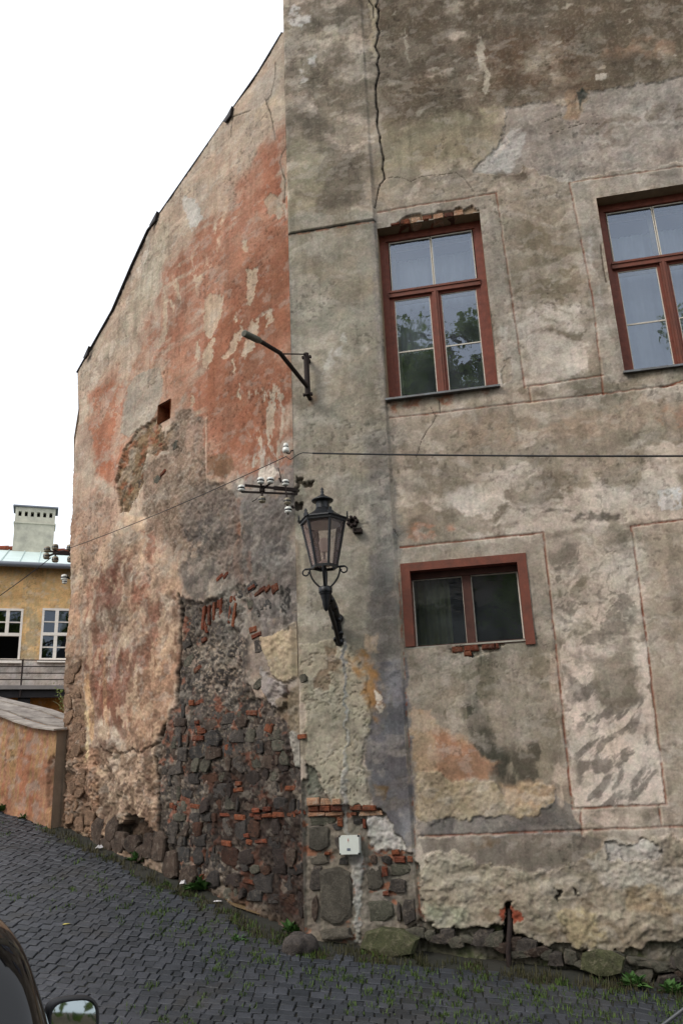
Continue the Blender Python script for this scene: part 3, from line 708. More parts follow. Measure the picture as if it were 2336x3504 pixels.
# terracotta wash
terra = [(-0.118,9.576),(0.444,9.572),(1.046,9.375),(1.686,9.166),(2.363,8.844),(2.921,8.330),(3.266,7.800),(2.721,7.297),(2.008,6.329),(1.691,6.178),(1.582,5.228),(1.042,5.077),(-0.018,4.815),(-0.147,7.980)]
g.patch(terra, (164, 106, 80), .9, .25, .3, nz=g.st, lo=-.1, hi=.45)
g.patch([(-0.077,8.229),(0.580,8.023),(1.284,7.582),(1.771,7.009),(1.509,6.156),(1.267,5.522),(0.772,5.222),(-0.026,5.055),(-0.095,7.190)], (146, 92, 66), .9, .25, .22)
g.patch([(0.108,9.356),(0.451,9.111),(0.745,8.826),(-0.005,8.485),(-0.023,9.092)], (154, 96, 70), .6, .1, .15, nz=g.st)
g.patch([(1.661,7.844),(0.691,8.301),(-0.039,8.727),(-0.031,8.469),(0.694,7.995),(1.528,7.429)], (184, 130, 102), .5, .1, .15, nz=g.st)
g.patch([(-0.025,11.190),(0.545,10.865),(1.048,10.662),(1.306,10.326),(0.679,9.627),(0.437,10.044),(-0.056,10.278)], (178, 162, 146), .8, .15, .25, nz=g.st, lo=.2)
g.patch([(0.066,11.009),(0.425,10.827),(0.857,10.581),(0.435,10.189),(-0.004,10.412)], (166, 154, 142), .6, .1, .2)
g.patch([(-0.056,10.278),(0.198,10.315),(0.552,10.319),(0.736,10.099),(0.439,9.901),(-0.043,9.813)], (198, 176, 150), .7, .06, .12, nz=med)
g.patch([(2.692,9.725),(3.724,8.696),(4.336,8.036),(3.653,7.763),(3.081,8.502),(2.367,8.944)], (170, 158, 138), .8, .12, .2)
g.patch([(3.640,8.658),(4.671,7.912),(4.364,7.443),(3.490,7.698),(2.769,8.261)], (190, 166, 146), .7, .1, .2, nz=fl, lo=.3)
g.patch([(3.118,9.802),(3.285,9.313),(3.595,9.154),(3.664,8.979),(3.346,9.032),(2.985,9.521)], (206, 192, 176), .8, .03, .08, nz=fl, lo=.3)
g.patch([(3.886,8.667),(4.431,8.126),(4.718,7.521),(4.531,7.404),(4.155,7.914),(3.704,8.432)], (206, 190, 172), .6, .03, .06, nz=fl, lo=.35)
g.patch([(2.114,9.859),(1.969,9.673),(1.757,9.402),(1.720,9.185),(1.956,9.168),(2.103,9.498),(2.182,9.745)], (186, 180, 172), .95, .008, .05)
g.patch([(1.565,9.885),(1.682,8.971),(1.744,8.765),(1.295,8.949),(1.109,9.412)], (196, 164, 138), .5, .05, .1, nz=fl)
# pale flakes in the terracotta
for q in ([(1.663,7.935),(1.473,7.936),(1.224,7.686),(1.283,7.451),(1.464,7.271),(1.653,7.395),(1.722,7.692)], [(1.876,7.380),(1.779,7.361),(1.803,7.022),(1.901,7.105)], [(1.711,7.158),(1.402,7.244),(1.460,6.969),(1.611,6.817),(1.705,6.875)],
          [(0.752,7.894),(0.525,7.909),(0.586,7.556),(0.700,7.357),(0.784,7.480)], [(0.454,7.203),(0.320,7.182),(0.244,7.026),(0.377,6.965)], [(1.279,6.937),(1.102,6.990),(0.928,7.125),(0.871,7.225),(0.843,7.087),(0.986,6.900),(1.219,6.850)],
          [(0.872,6.811),(0.759,6.969),(0.646,7.166),(0.536,7.117),(0.594,6.858),(0.761,6.664)], [(0.807,8.407),(0.720,8.382),(0.693,8.125),(0.780,8.126)], [(1.015,7.374),(0.957,7.348),(0.974,7.229),(1.009,7.244)],
          [(1.101,6.782),(1.043,6.758),(1.043,6.627),(1.101,6.650)], [(0.986,6.411),(0.941,6.413),(0.953,6.139),(0.998,6.175)], [(1.951,6.563),(1.875,6.577),(1.884,6.433),(1.960,6.460)]):
    g.patch(q, (186, 164, 140), .92, .006, .05, .05, h=-.006, edge=((110, 76, 58), .35))
g.patch([(2.639,8.589),(1.813,8.849),(1.295,9.044),(1.415,8.362),(2.056,7.935),(2.735,7.581)], (200, 178, 152), .8, .08, .1, nz=fl, lo=.55, hi=.68)
g.patch([(0.820,6.189),(-0.010,6.070),(0.023,5.000),(0.825,5.237)], (176, 158, 138), .9, .06, .1, nz=fbm(U * 12, V * 6, 4, 78), lo=.66, hi=.72)
g.patch([(0.290,8.655),(-0.023,9.092),(0.002,8.230),(0.247,8.064)], (172, 158, 140), .9, .03, .06, nz=fl, lo=.55, hi=.65)
g.patch([(0.455,8.840),(0.285,8.875),(0.129,8.475),(0.295,8.393),(0.432,8.558)], (160, 146, 126), .8, .01, .08, h=-.008, edge=((96, 70, 54), .4))
for pl in ([(0.157,10.853),(0.163,10.584),(0.255,10.356),(0.343,10.345)], [(0.372,10.390),(0.262,10.022),(0.186,9.592)], [(0.007,9.383),(0.112,9.176),(0.022,8.852),(0.073,8.573)], [(0.672,10.402),(1.048,10.560),(1.111,10.249)]):
    g.line(pl, .014, (84, 76, 64), .8, .01, -.01)
# faded red wash between the eaves and the patch
g.patch([(2.040,7.383),(2.584,7.380),(3.272,7.899),(3.818,7.829),(4.468,7.631),(4.673,7.105),(4.247,6.250),(3.566,5.650),(3.098,6.349),(2.268,6.334),(1.882,6.369)], (176, 128, 102), .75, .15, .15, nz=med, lo=.0, hi=.45)
# smooth cement patch and the little hole
g.patch([(2.979,7.390),(2.683,7.246),(2.595,7.021),(2.639,6.769),(2.753,6.544),(2.964,6.505),(3.182,6.511),(3.403,6.484),(3.642,6.617),(3.709,6.873),(3.574,7.250),(3.316,7.413)], (158, 146, 132), 1, .006, .03, .015, h=.008, rough=.008, edge=((112, 90, 72), .3))
g.patch([(4.643,7.646),(3.630,7.462),(3.534,7.235),(3.701,6.870),(3.674,6.536),(3.471,6.379),(3.577,5.785),(4.062,6.012),(4.351,6.469)], (176, 112, 82), .85, .05, .1, nz=g.b, lo=.2, hi=.5)
g.patch([(4.961,7.153),(4.583,7.075),(4.414,6.679),(4.504,6.326),(4.792,6.219)], (168, 142, 124), .9, .008, .04, edge=((116, 88, 70), .4))
g.patch([(4.168,6.273),(3.845,6.245),(3.716,6.093),(3.908,6.058),(4.154,6.130)], (178, 110, 78), .9, .01, .03)
# torn patch with rubble behind
torn = [(3.183,6.534),(2.715,6.487),(2.532,6.251),(2.420,6.002),(2.653,5.948),(2.900,6.024),(2.951,5.695),(3.079,5.476),(3.317,5.284),(3.587,5.438),(3.658,5.852),(3.503,6.299)]
g.patch(torn, (126, 102, 76), 1, .006, .05, h=-.035, rough=.06, edge=((62, 52, 40), .5))
sl, mk = g.mask(torn, .02, .05)
g.put(sl, mk * sst(.5, .7, rub2[sl]) * .8, S(146, 122, 92)); g.put(sl, mk * sst(.6, .75, sm[sl]) * .7, S(150, 92, 62))
g.put(sl, mk * sst(.55, .75, marb[sl]) * .7, S(86, 74, 58))
g.patch([(2.463,6.229),(2.264,6.248),(2.180,6.093),(2.153,5.877),(2.314,5.844),(2.452,5.970)], (142, 112, 84), 1, .006, .03, h=-.02, rough=.03, edge=((70, 56, 44), .4))
# gritty bare mortar
grit = [(2.271,6.421),(1.946,6.392),(1.691,6.178),(1.624,5.871),(1.594,5.212),(1.264,5.102),(1.042,4.929),(0.780,4.154),(0.833,3.790),(1.255,4.043),(1.653,4.342),(2.198,4.497),(2.800,4.869),(2.953,5.151),(2.926,5.859),(2.516,5.906)]
g.patch(grit, (142, 118, 100), .95, .02, .06, h=-.008, rough=.03)
sl, mk = g.mask(grit, .05, .06)
g.put(sl, mk * sst(.45, .7, rub2[sl]) * .7, S(112, 94, 80)); g.put(sl, mk * sst(.55, .75, spk[sl]) * .6, S(166, 146, 128))
g.patch([(2.005,6.244),(1.690,6.137),(1.622,5.790),(1.990,5.744)], (158, 132, 116), .7, .05, .08)
g.patch([(1.572,5.635),(1.211,5.563),(1.042,5.302),(1.208,5.199),(1.555,5.356)], (120, 92, 68), .85, .03, .05)
g.line([(1.611,6.150),(1.582,5.209)], .016, (196, 176, 156), .7, .006, .004)
g.line([(1.593,5.193),(1.264,5.170)], .02, (90, 72, 58), .8, .01, -.012)
# grey damp zone next to the corner
grey = [(1.097,5.130),(0.720,5.133),(-0.028,5.124),(-0.037,3.979),(-0.027,3.042),(0.268,2.898),(0.542,3.248),(0.784,3.613),(0.883,4.176),(1.041,4.710)]
g.patch(grey, (130, 124, 120), .95, .08, .1, rough=.012, nz=sm, lo=-.1, hi=.35)
g.patch([(1.042,5.377),(0.012,5.349),(0.000,4.993),(0.987,4.988)], (176, 164, 150), .9, .04, .06, nz=fl, lo=.5, hi=.6)
g.patch([(0.615,5.175),(0.386,5.143),(0.216,4.987),(0.365,4.924),(0.617,4.995)], (202, 190, 178), .9, .02, .05, nz=fl, lo=.4, hi=.5)
g.patch([(0.775,4.786),(0.320,4.736),(-0.014,4.680),(-0.002,4.314),(0.525,4.338)], (112, 108, 106), .8, .05, .08)
g.patch([(0.777,4.502),(0.039,4.491),(0.014,3.828),(0.582,3.842)], (148, 144, 140), .8, .06, .08, nz=marb, lo=.35)
g.patch([(1.151,4.959),(0.880,4.922),(0.832,3.959),(0.885,3.631),(1.148,4.233)], (146, 100, 76), .8, .04, .05, nz=g.dr, lo=.3, hi=.55)
g.patch([(0.754,4.217),(0.677,4.201),(0.694,3.597),(0.758,3.642)], (156, 98, 70), .8, .01, .02)
g.patch([(2.099,5.213),(1.042,5.003),(-0.040,4.775),(-0.027,3.042),(-0.068,2.388),(0.744,2.458),(1.898,2.693),(2.168,3.708)], (116, 108, 103), .72, .12, .15, nz=fbm(U * 3, V * 4, 6, 82), lo=.1, hi=.5, rough=.02)
g.patch([(2.085,4.818),(0.934,4.683),(-0.004,4.380),(-0.010,3.196),(0.837,3.162),(1.928,3.668)], (84, 78, 75), .6, .1, .12, nz=rub2, lo=.45, hi=.62)
# peach plaster at the left
g.patch([(4.885,5.539),(3.459,5.234),(2.946,5.025),(2.716,4.570),(2.196,4.459),(1.939,4.032),(2.112,3.844),(2.141,2.992),(3.257,3.499),(3.535,4.335),(4.700,4.338)], (192, 158, 130), .85, .08, .12, nz=med, lo=.05, hi=.45, rough=.012)
g.patch([(4.939,6.358),(3.640,5.626),(3.459,5.234),(4.356,4.923),(4.845,5.209)], (176, 140, 118), .7, .06, .1)
g.patch([(3.570,5.695),(3.314,5.240),(2.951,5.109),(2.869,4.885),(3.074,4.850),(3.440,4.976)], (206, 176, 146), .8, .03, .06, nz=med, lo=.3)
g.patch([(3.082,4.975),(2.802,4.909),(2.455,4.592),(2.710,4.451),(2.995,4.711)], (140, 86, 66), .7, .03, .05, nz=sm)
# red brown washed area
red = [(4.342,4.789),(3.420,4.722),(2.441,4.280),(2.174,3.855),(2.201,2.999),(2.486,2.610),(3.231,2.243),(4.036,2.592),(4.299,3.645)]
g.patch(red, (142, 92, 72), .85, .1, .15, nz=fbm(U * 3.2, V * 2.2, 6, 79), lo=.2, hi=.55)
g.patch([(4.247,4.640),(3.555,4.585),(3.370,4.063),(3.951,4.000)], (130, 82, 66), .8, .06, .08, nz=marb, lo=.3)
g.patch([(4.060,2.824),(3.988,3.601),(3.486,3.726),(3.161,3.110),(3.191,2.599),(3.722,2.346)], (132, 80, 60), .8, .06, .08, nz=g.dr, lo=.2, hi=.5)
g.patch([(3.874,3.585),(3.486,3.726),(3.380,3.287),(3.555,2.852),(3.789,3.066)], (176, 142, 128), .8, .03, .06, nz=g.dr, lo=.45, hi=.6)
g.patch([(3.836,3.580),(3.747,3.568),(3.630,2.267),(3.718,2.309)], (196, 152, 110), .8, .015, .02, nz=g.dr, lo=.2)
g.patch([(4.255,3.236),(4.139,3.222),(3.954,2.510),(4.001,2.252),(4.141,2.524)], (198, 158, 112), .8, .02, .03)
g.patch([(3.215,2.930),(2.400,3.380),(2.141,2.992),(2.294,2.389),(2.708,2.143),(3.225,2.172)], (172, 136, 108), .85, .05, .08, rough=.01)
g.put(ALL, (sst(.6, .8, rub2) * sst(4.6, 3.8, V) if False else sst(.62, .8, rub2) * (1 - sst(3.8, 4.8, V)) * sst(1.9, 2.3, U)) * .45, S(110, 72, 56))
# lower left, rough pinkish coat
low = [(3.848,2.169),(2.830,2.081),(2.517,2.032),(2.409,1.664),(2.381,1.089),(2.763,1.020),(3.733,1.001),(4.017,1.703)]
g.patch(low, (176, 148, 124), .95, .03, .05, h=-.015, rough=.035)
g.patch([(4.728,2.254),(3.851,2.206),(3.781,1.485),(3.250,0.813),(4.661,1.128)], (160, 120, 92), .9, .05, .06, rough=.06, nz=med, lo=.0, hi=.4)
g.patch([(4.698,2.022),(3.823,1.913),(3.724,1.625),(4.659,1.718)], (98, 74, 58), .7, .04, .06, nz=rub2, lo=.3, hi=.6)
g.line([(3.779,2.202),(3.595,2.120),(3.452,2.059),(3.354,2.108),(3.156,2.133),(3.027,2.161),(2.830,2.088),(2.585,2.154)], .022, (58, 44, 36), .85, .02, -.02)
dirt = fbm(U * 8 + g.w1, V * 6 + g.w2, 6, 83)
g.patch([(5.053,4.801),(3.427,4.806),(2.059,4.055),(2.081,2.985),(2.351,2.325),(2.381,1.089),(3.250,0.813),(4.661,1.128),(4.768,2.889)], (112, 82, 64), .6, .12, .15, nz=dirt, lo=.44, hi=.66, rough=.02)
g.patch([(5.053,4.801),(3.427,4.806),(2.059,4.055),(2.081,2.985),(2.351,2.325),(2.381,1.089),(3.250,0.813),(4.661,1.128),(4.768,2.889)], (200, 172, 142), .5, .12, .15, nz=fbm(U * 6, V * 4, 6, 84), lo=.6, hi=.74)
g.patch([(4.079,2.293),(2.425,1.994),(2.283,0.844),(3.379,0.809),(4.661,1.128),(4.708,2.099)], (104, 84, 70), .5, .12, .1, nz=dirt, lo=.35, hi=.6, rough=.03)
# bare rubble beside the corner
rubble = [(2.127,3.920),(2.053,3.509),(2.109,3.093),(2.116,2.646),(2.266,2.421),(2.524,2.167),(2.455,1.995),(2.432,1.535),(2.381,1.089),(2.283,0.844),(2.044,0.436),(-0.214,0.087),(-0.214,1.873),(-0.068,2.388),(0.273,2.686),(0.553,2.502),(0.839,2.716),(1.040,3.190),(0.685,3.530),(0.782,3.780),(1.584,3.752)]
g.patch(rubble, (70, 62, 57), 1, .03, .05, h=-.03, rough=.07, edge=((48, 40, 34), .35))
sl, mk = g.mask(rubble, .03, .04)
g.put(sl, mk * sst(.4, .65, marb[sl]) * .75, S(92, 86, 82))
g.put(sl, mk * sst(.52, .7, rub2[sl]) * .75, S(62, 58, 56))
g.put(sl, mk * sst(.62, .8, spk[sl]) * .55, S(140, 126, 112))
g.put(sl, mk * sst(.66, .8, sm[sl]) * .55, S(146, 84, 58))
# iron red damp, and the low corner's deeper shadow painted into the colour
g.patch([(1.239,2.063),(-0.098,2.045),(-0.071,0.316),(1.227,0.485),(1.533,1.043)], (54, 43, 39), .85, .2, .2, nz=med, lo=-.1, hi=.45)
g.patch([(1.588,3.966),(0.734,3.604),(0.887,3.169),(1.575,3.265)], (150, 142, 132), .8, .06, .1, nz=sm, lo=.3)
g.patch([(1.802,3.331),(1.357,3.370),(0.887,3.202),(0.790,2.742),(1.039,2.547),(1.673,2.671),(1.908,3.034)], (132, 122, 112), .85, .05, .08)
g.patch([(1.802,3.331),(1.357,3.370),(0.787,3.155),(0.742,2.643),(1.039,2.547),(1.673,2.671),(1.908,3.034)], (58, 54, 53), .9, .08, .1, nz=rub2, lo=.36, hi=.54)
g.patch([(1.802,3.331),(1.357,3.370),(0.887,3.202),(0.790,2.742),(1.039,2.547),(1.673,2.671),(1.908,3.034)], (168, 150, 132), .6, .05, .08, nz=spk, lo=.6, hi=.78)
g.patch([(0.543,3.185),(-0.034,3.254),(-0.081,2.736),(0.095,2.667),(0.318,2.721),(0.454,2.859)], (172, 154, 126), .95, .01, .04, h=.035, rough=.012, edge=((92, 80, 64), .35))
g.patch([(0.548,2.871),(0.364,2.726),(0.162,2.644),(0.189,2.469),(0.326,2.392),(0.414,2.490),(0.552,2.624)], (148, 140, 138), 1, .006, .02, h=.05, edge=((82, 72, 62), .35))
g.patch([(0.323,2.481),(-0.099,2.646),(-0.095,1.989),(0.112,2.115),(0.283,2.300)], (130, 116, 96), .9, .02, .04, h=.01)
g.patch([(0.111,2.143),(-0.102,2.157),(-0.088,1.796),(0.078,1.830)], (150, 146, 138), .9, .01, .02, h=.03, edge=((66, 58, 50), .3))
g.patch([(0.249,3.680),(0.019,3.669),(0.020,3.355),(0.142,3.344),(0.255,3.426)], (42, 40, 40), .9, .01, .03, nz=marb, lo=.3, hi=.5)
g.patch([(0.220,3.357),(0.052,3.330),(0.079,3.179),(0.215,3.199)], (66, 62, 58), .85, .01, .03, nz=sm, lo=.3, hi=.5)
# cavity low on the wall
cav = [(3.317,1.243),(3.099,1.360),(2.878,1.376),(2.658,1.294),(2.486,1.199),(2.439,1.089),(2.520,0.961),(3.068,0.949),(3.303,1.076)]
g.patch(cav, (70, 56, 46), 1, .006, .02, h=-.16, rough=.05, edge=((40, 32, 26), .5))
# cracks and edges
g.line([(2.141,3.960),(2.061,3.763),(2.089,3.515),(2.109,3.093),(2.116,2.646)], .03, (36, 32, 30), .85, .02, -.03)
g.line([(2.487,2.030),(2.409,1.664),(2.411,1.342),(2.381,1.089)], .024, (48, 42, 38), .8, .015, -.03)
g.line([(2.284,2.422),(2.435,2.196),(2.584,2.136)], .02, (40, 34, 30), .8, .015, -.03)
g.line([(4.537,2.631),(1.575,3.265)], .004, (100, 90, 80), .0, .0, 0)
# worn quoins at the far edge
g.patch([(4.974,3.527),(4.321,3.485),(4.075,1.704),(3.968,1.240),(4.670,1.201)], (128, 100, 80), .85, .03, .04, h=-.012, rough=.04, nz=sm, lo=.0, hi=.4)
g.patch([(4.289,2.845),(4.128,2.753),(4.055,2.069),(4.167,2.074)], (206, 184, 140), .8, .02, .03, nz=sm, lo=.3)
g.patch([(4.827,4.360),(4.515,4.520),(4.361,3.490),(4.763,3.501)], (186, 146, 116), .8, .03, .05, nz=sm, lo=.2)
g.patch([(4.689,1.347),(2.287,0.936),(-0.073,0.365),(-0.066,0.193),(3.218,0.428),(4.642,0.984)], (110, 90, 72), .55, .1, .08, rough=.05)
g.h += (fbm(U * .8, V * .8, 3, 81) - .5) * .05 + (g.b - .5) * .008 + (g.g - .5) * .005
g.h *= sst(0, .05, U) * .85 + .15
fk = fbm(U * 5 + g.w1, V * 5 + g.w2, 6, 85); zn = fbm(U * 1.2, V * 1.2, 3, 86)
m_ = sst(.60, .625, fk) * sst(.42, .58, zn) * sst(3.2, 4.2, V)
m_ = m_ * (1 - .85 * (1 - sst(1.8, 3.0, U)))
g.put(ALL, m_ * .36, S(190, 174, 156)); g.h -= m_ * .004
m_ = sst(.63, .65, fbm(U * 4 + g.w2, V * 5 + g.w1, 6, 87)) * sst(.5, .62, zn[::-1]) * sst(1.9, 2.2, U)
g.put(ALL, m_ * .3, S(120, 98, 82)); g.h -= m_ * .005
g.age(.75); g.contrast(1.08)
mean_ = g.col.mean(-1, keepdims=True); g.col = g.col * .86 + mean_ * .14
# small square vent
hole = [(2.676,6.403),(2.655,6.677),(2.397,6.725),(2.385,6.434)]
HU0, HU1 = min(p[0] for p in hole), max(p[0] for p in hole)
HV0, HV1 = (hole[0][1] + hole[3][1]) / 2, (hole[1][1] + hole[2][1]) / 2
gc_u = (gus[1:] + gus[:-1]) / 2; gc_v = (gvs[1:] + gvs[:-1]) / 2
GU, GV = np.meshgrid(gc_u, gc_v)
keep = inside(GU, GV, outline) & ~((GU > HU0) & (GU < HU1) & (GV > HV0) & (GV < HV1))
def gfn(U, V, h):
    return np.stack([CX + GD.x * U + NG.x * h, CY + GD.y * U + NG.y * h, V], -1)
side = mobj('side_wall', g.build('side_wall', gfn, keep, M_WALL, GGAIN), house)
side['label'] = 'terracotta washed side wall, plaster fallen off to bare rubble low down'

# ---------------------------------------------------------------- house body behind the walls
M_BODY = mat('rough_render', S(140, 122, 104), .95, .2, 4, bump=.5, bscale=25)
b = MB()
BK = -6.5                                                # depth of the house
r0 = fw(0, 0)
# returns at the corner and the far right, far edge of the side wall
b.add([fw(.004, -.6, -.01), fw(.004, 12.4, -.01), fw(.004, 12.4, BK), fw(.004, -.6, BK)], [(0, 1, 2, 3)])
b.add([fw(6.8, -.6, 0), fw(6.8, 12.4, 0), fw(6.8, 12.4, BK), fw(6.8, -.6, BK)], [(0, 1, 2, 3)])
for (a, c) in zip(edge[:-1], edge[1:]):
    b.add([gw(a[0] - .01, a[1], .0), gw(c[0] - .01, c[1], .0), gw(c[0] - .01, c[1], -6), gw(a[0] - .01, a[1], -6)], [(0, 1, 2, 3)])
b.build('end_wall', M_BODY, house)
# eaves of the front and roof planes
b = MB()
b.prism([fw(0, 12.38, .45), fw(0, 12.52, .5), fw(0, 12.52, BK), fw(0, 12.38, BK)], FD * 6.9)
b.build('eaves', M_TINDARK, house)
b = MB()
for i in range(len(roofline) - 1):
    (u0, v0), (u1, v1) = roofline[i], roofline[i + 1]
    if i == 0: u0 = .02
    d = Vector((u1 - u0, v1 - v0)).normalized(); nx, ny = -d.y, d.x
    if ny < 0: nx, ny = -nx, -ny
    P = lambda u, v, dd: gw(u, v, dd)
    e = .016
    b.add([P(u0, v0 - .006, .016), P(u1, v1 - .006, .016), P(u1 + nx * e, v1 + ny * e, .016), P(u0 + nx * e, v0 + ny * e, .016),
           P(u0, v0 - .01, -5.5), P(u1, v1 - .01, -5.5), P(u1 + nx * e, v1 + ny * e, -5.5), P(u0 + nx * e, v0 + ny * e, -5.5)],
          [(0, 1, 2, 3), (3, 2, 6, 7), (0, 4, 5, 1), (4, 7, 6, 5)])
rf = b.build('roof', M_TINDARK, house)
# broken dark slates showing along the verge
for (u0, v0) in [(1.112,10.645),(2.890,9.899),(4.665,8.362)]:
    b = MB()
    k = .05 + rnd.random() * .05
    b.prism([gw(u0 - k, v0 + .05, .02), gw(u0 + k, v0 - .10, .02), gw(u0 + k * .6, v0 - .13, .02), gw(u0 - k * .6, v0 - .09, .02)], NG * .04)
    b.build('slate', M_TINDARK, rf)
# the vent's inside
b = MB()
q = [(HU0, HV0), (HU1, HV0), (HU1, HV1), (HU0, HV1)]
for i in range(4):
    a, c = q[i], q[(i + 1) % 4]
    b.add([gw(*a, .01), gw(*c, .01), gw(*c, -.4), gw(*a, -.4)], [(0, 1, 2, 3)])
b.add([gw(*p, -.4) for p in q], [(0, 1, 2, 3)])
vent = b.build('vent_hole', mat('vent_brick', S(128, 78, 50), .9, .3, 20, bump=.5), house)

# ---------------------------------------------------------------- windows
def fbox(b, u0, u1, v0, v1, d0, d1):
    vs = [fw(u, v, d) for u in (u0, u1) for v in (v0, v1) for d in (d0, d1)]
    b.add(vs, [(0, 1, 3, 2), (4, 6, 7, 5), (0, 4, 5, 1), (2, 3, 7, 6), (0, 2, 6, 4), (1, 5, 7, 3)])
    return b

M_REVEAL = mat('reveal_plaster', S(128, 110, 86), .95, .2, 9, bump=.4, bscale=40)
M_REVEALR = mat('reveal_redwash', S(150, 98, 70), .95, .2, 9, bump=.4, bscale=40)

def reveal(w_, d, mt=M_REVEAL, out=-.034):
    u0, u1, v0, v1 = w_
    b = MB()
    b.add([fw(u0, v1, out), fw(u1, v1, out), fw(u1, v1, -d), fw(u0, v1, -d)], [(0, 1, 2, 3)])
    b.add([fw(u0, v0, out), fw(u0, v1, out), fw(u0, v1, -d), fw(u0, v0, -d)], [(0, 1, 2, 3)])
    b.add([fw(u1, v0, out), fw(u1, v1, out), fw(u1, v1, -d), fw(u1, v0, -d)], [(0, 1, 2, 3)])
    b.add([fw(u0, v0, out), fw(u1, v0, out), fw(u1, v0, -d), fw(u0, v0, -d)], [(0, 1, 2, 3)])
    return b

def room(w_, d, mt, deep=3.0, side=.8, up=.5, down=.9):
    u0, u1, v0, v1 = w_
    a, c, e, h = u0 - side, u1 + side, v0 - down, v1 + up
    b = MB()
    b.add([fw(a, e, -d - deep), fw(c, e, -d - deep), fw(c, h, -d - deep), fw(a, h, -d - deep)], [(0, 1, 2, 3)])
    for p, q in (((a, e), (c, e)), ((c, e), (c, h)), ((c, h), (a, h)), ((a, h), (a, e))):
        b.add([fw(*p, -d), fw(*q, -d), fw(*q, -d - deep), fw(*p, -d - deep)], [(0, 1, 2, 3)])
    for p in (((a, e), (u0, e), (u0, h), (a, h)), ((u1, e), (c, e), (c, h), (u1, h)), ((u0, e), (u1, e), (u1, v0), (u0, v0)), ((u0, v1), (u1, v1), (u1, h), (u0, h))):
        b.add([fw(*k, -d) for k in p], [(0, 1, 2, 3)])
    return b

def pane(par, u0, u1, v0, v1, d, tilt=0., m=None):
    """a pane with its thin putty edge"""
    b = MB()
    b.add([fw(u0, v0, d + tilt), fw(u1, v0, d), fw(u1, v1, d), fw(u0, v1, d + tilt)], [(0, 1, 2, 3)])
    b.build('pane', m or M_GLASS, par)
    b = MB(); e = .011
    for (a, c, p, q) in ((u0 - e, u0, v0 - e, v1 + e), (u1, u1 + e, v0 - e, v1 + e), (u0, u1, v0 - e, v0), (u0, u1, v1, v1 + e)):
        fbox(b, a, c, p, q, d - .004, d + .008 + tilt * .5)
    b.build('putty', M_PUTTY, par)

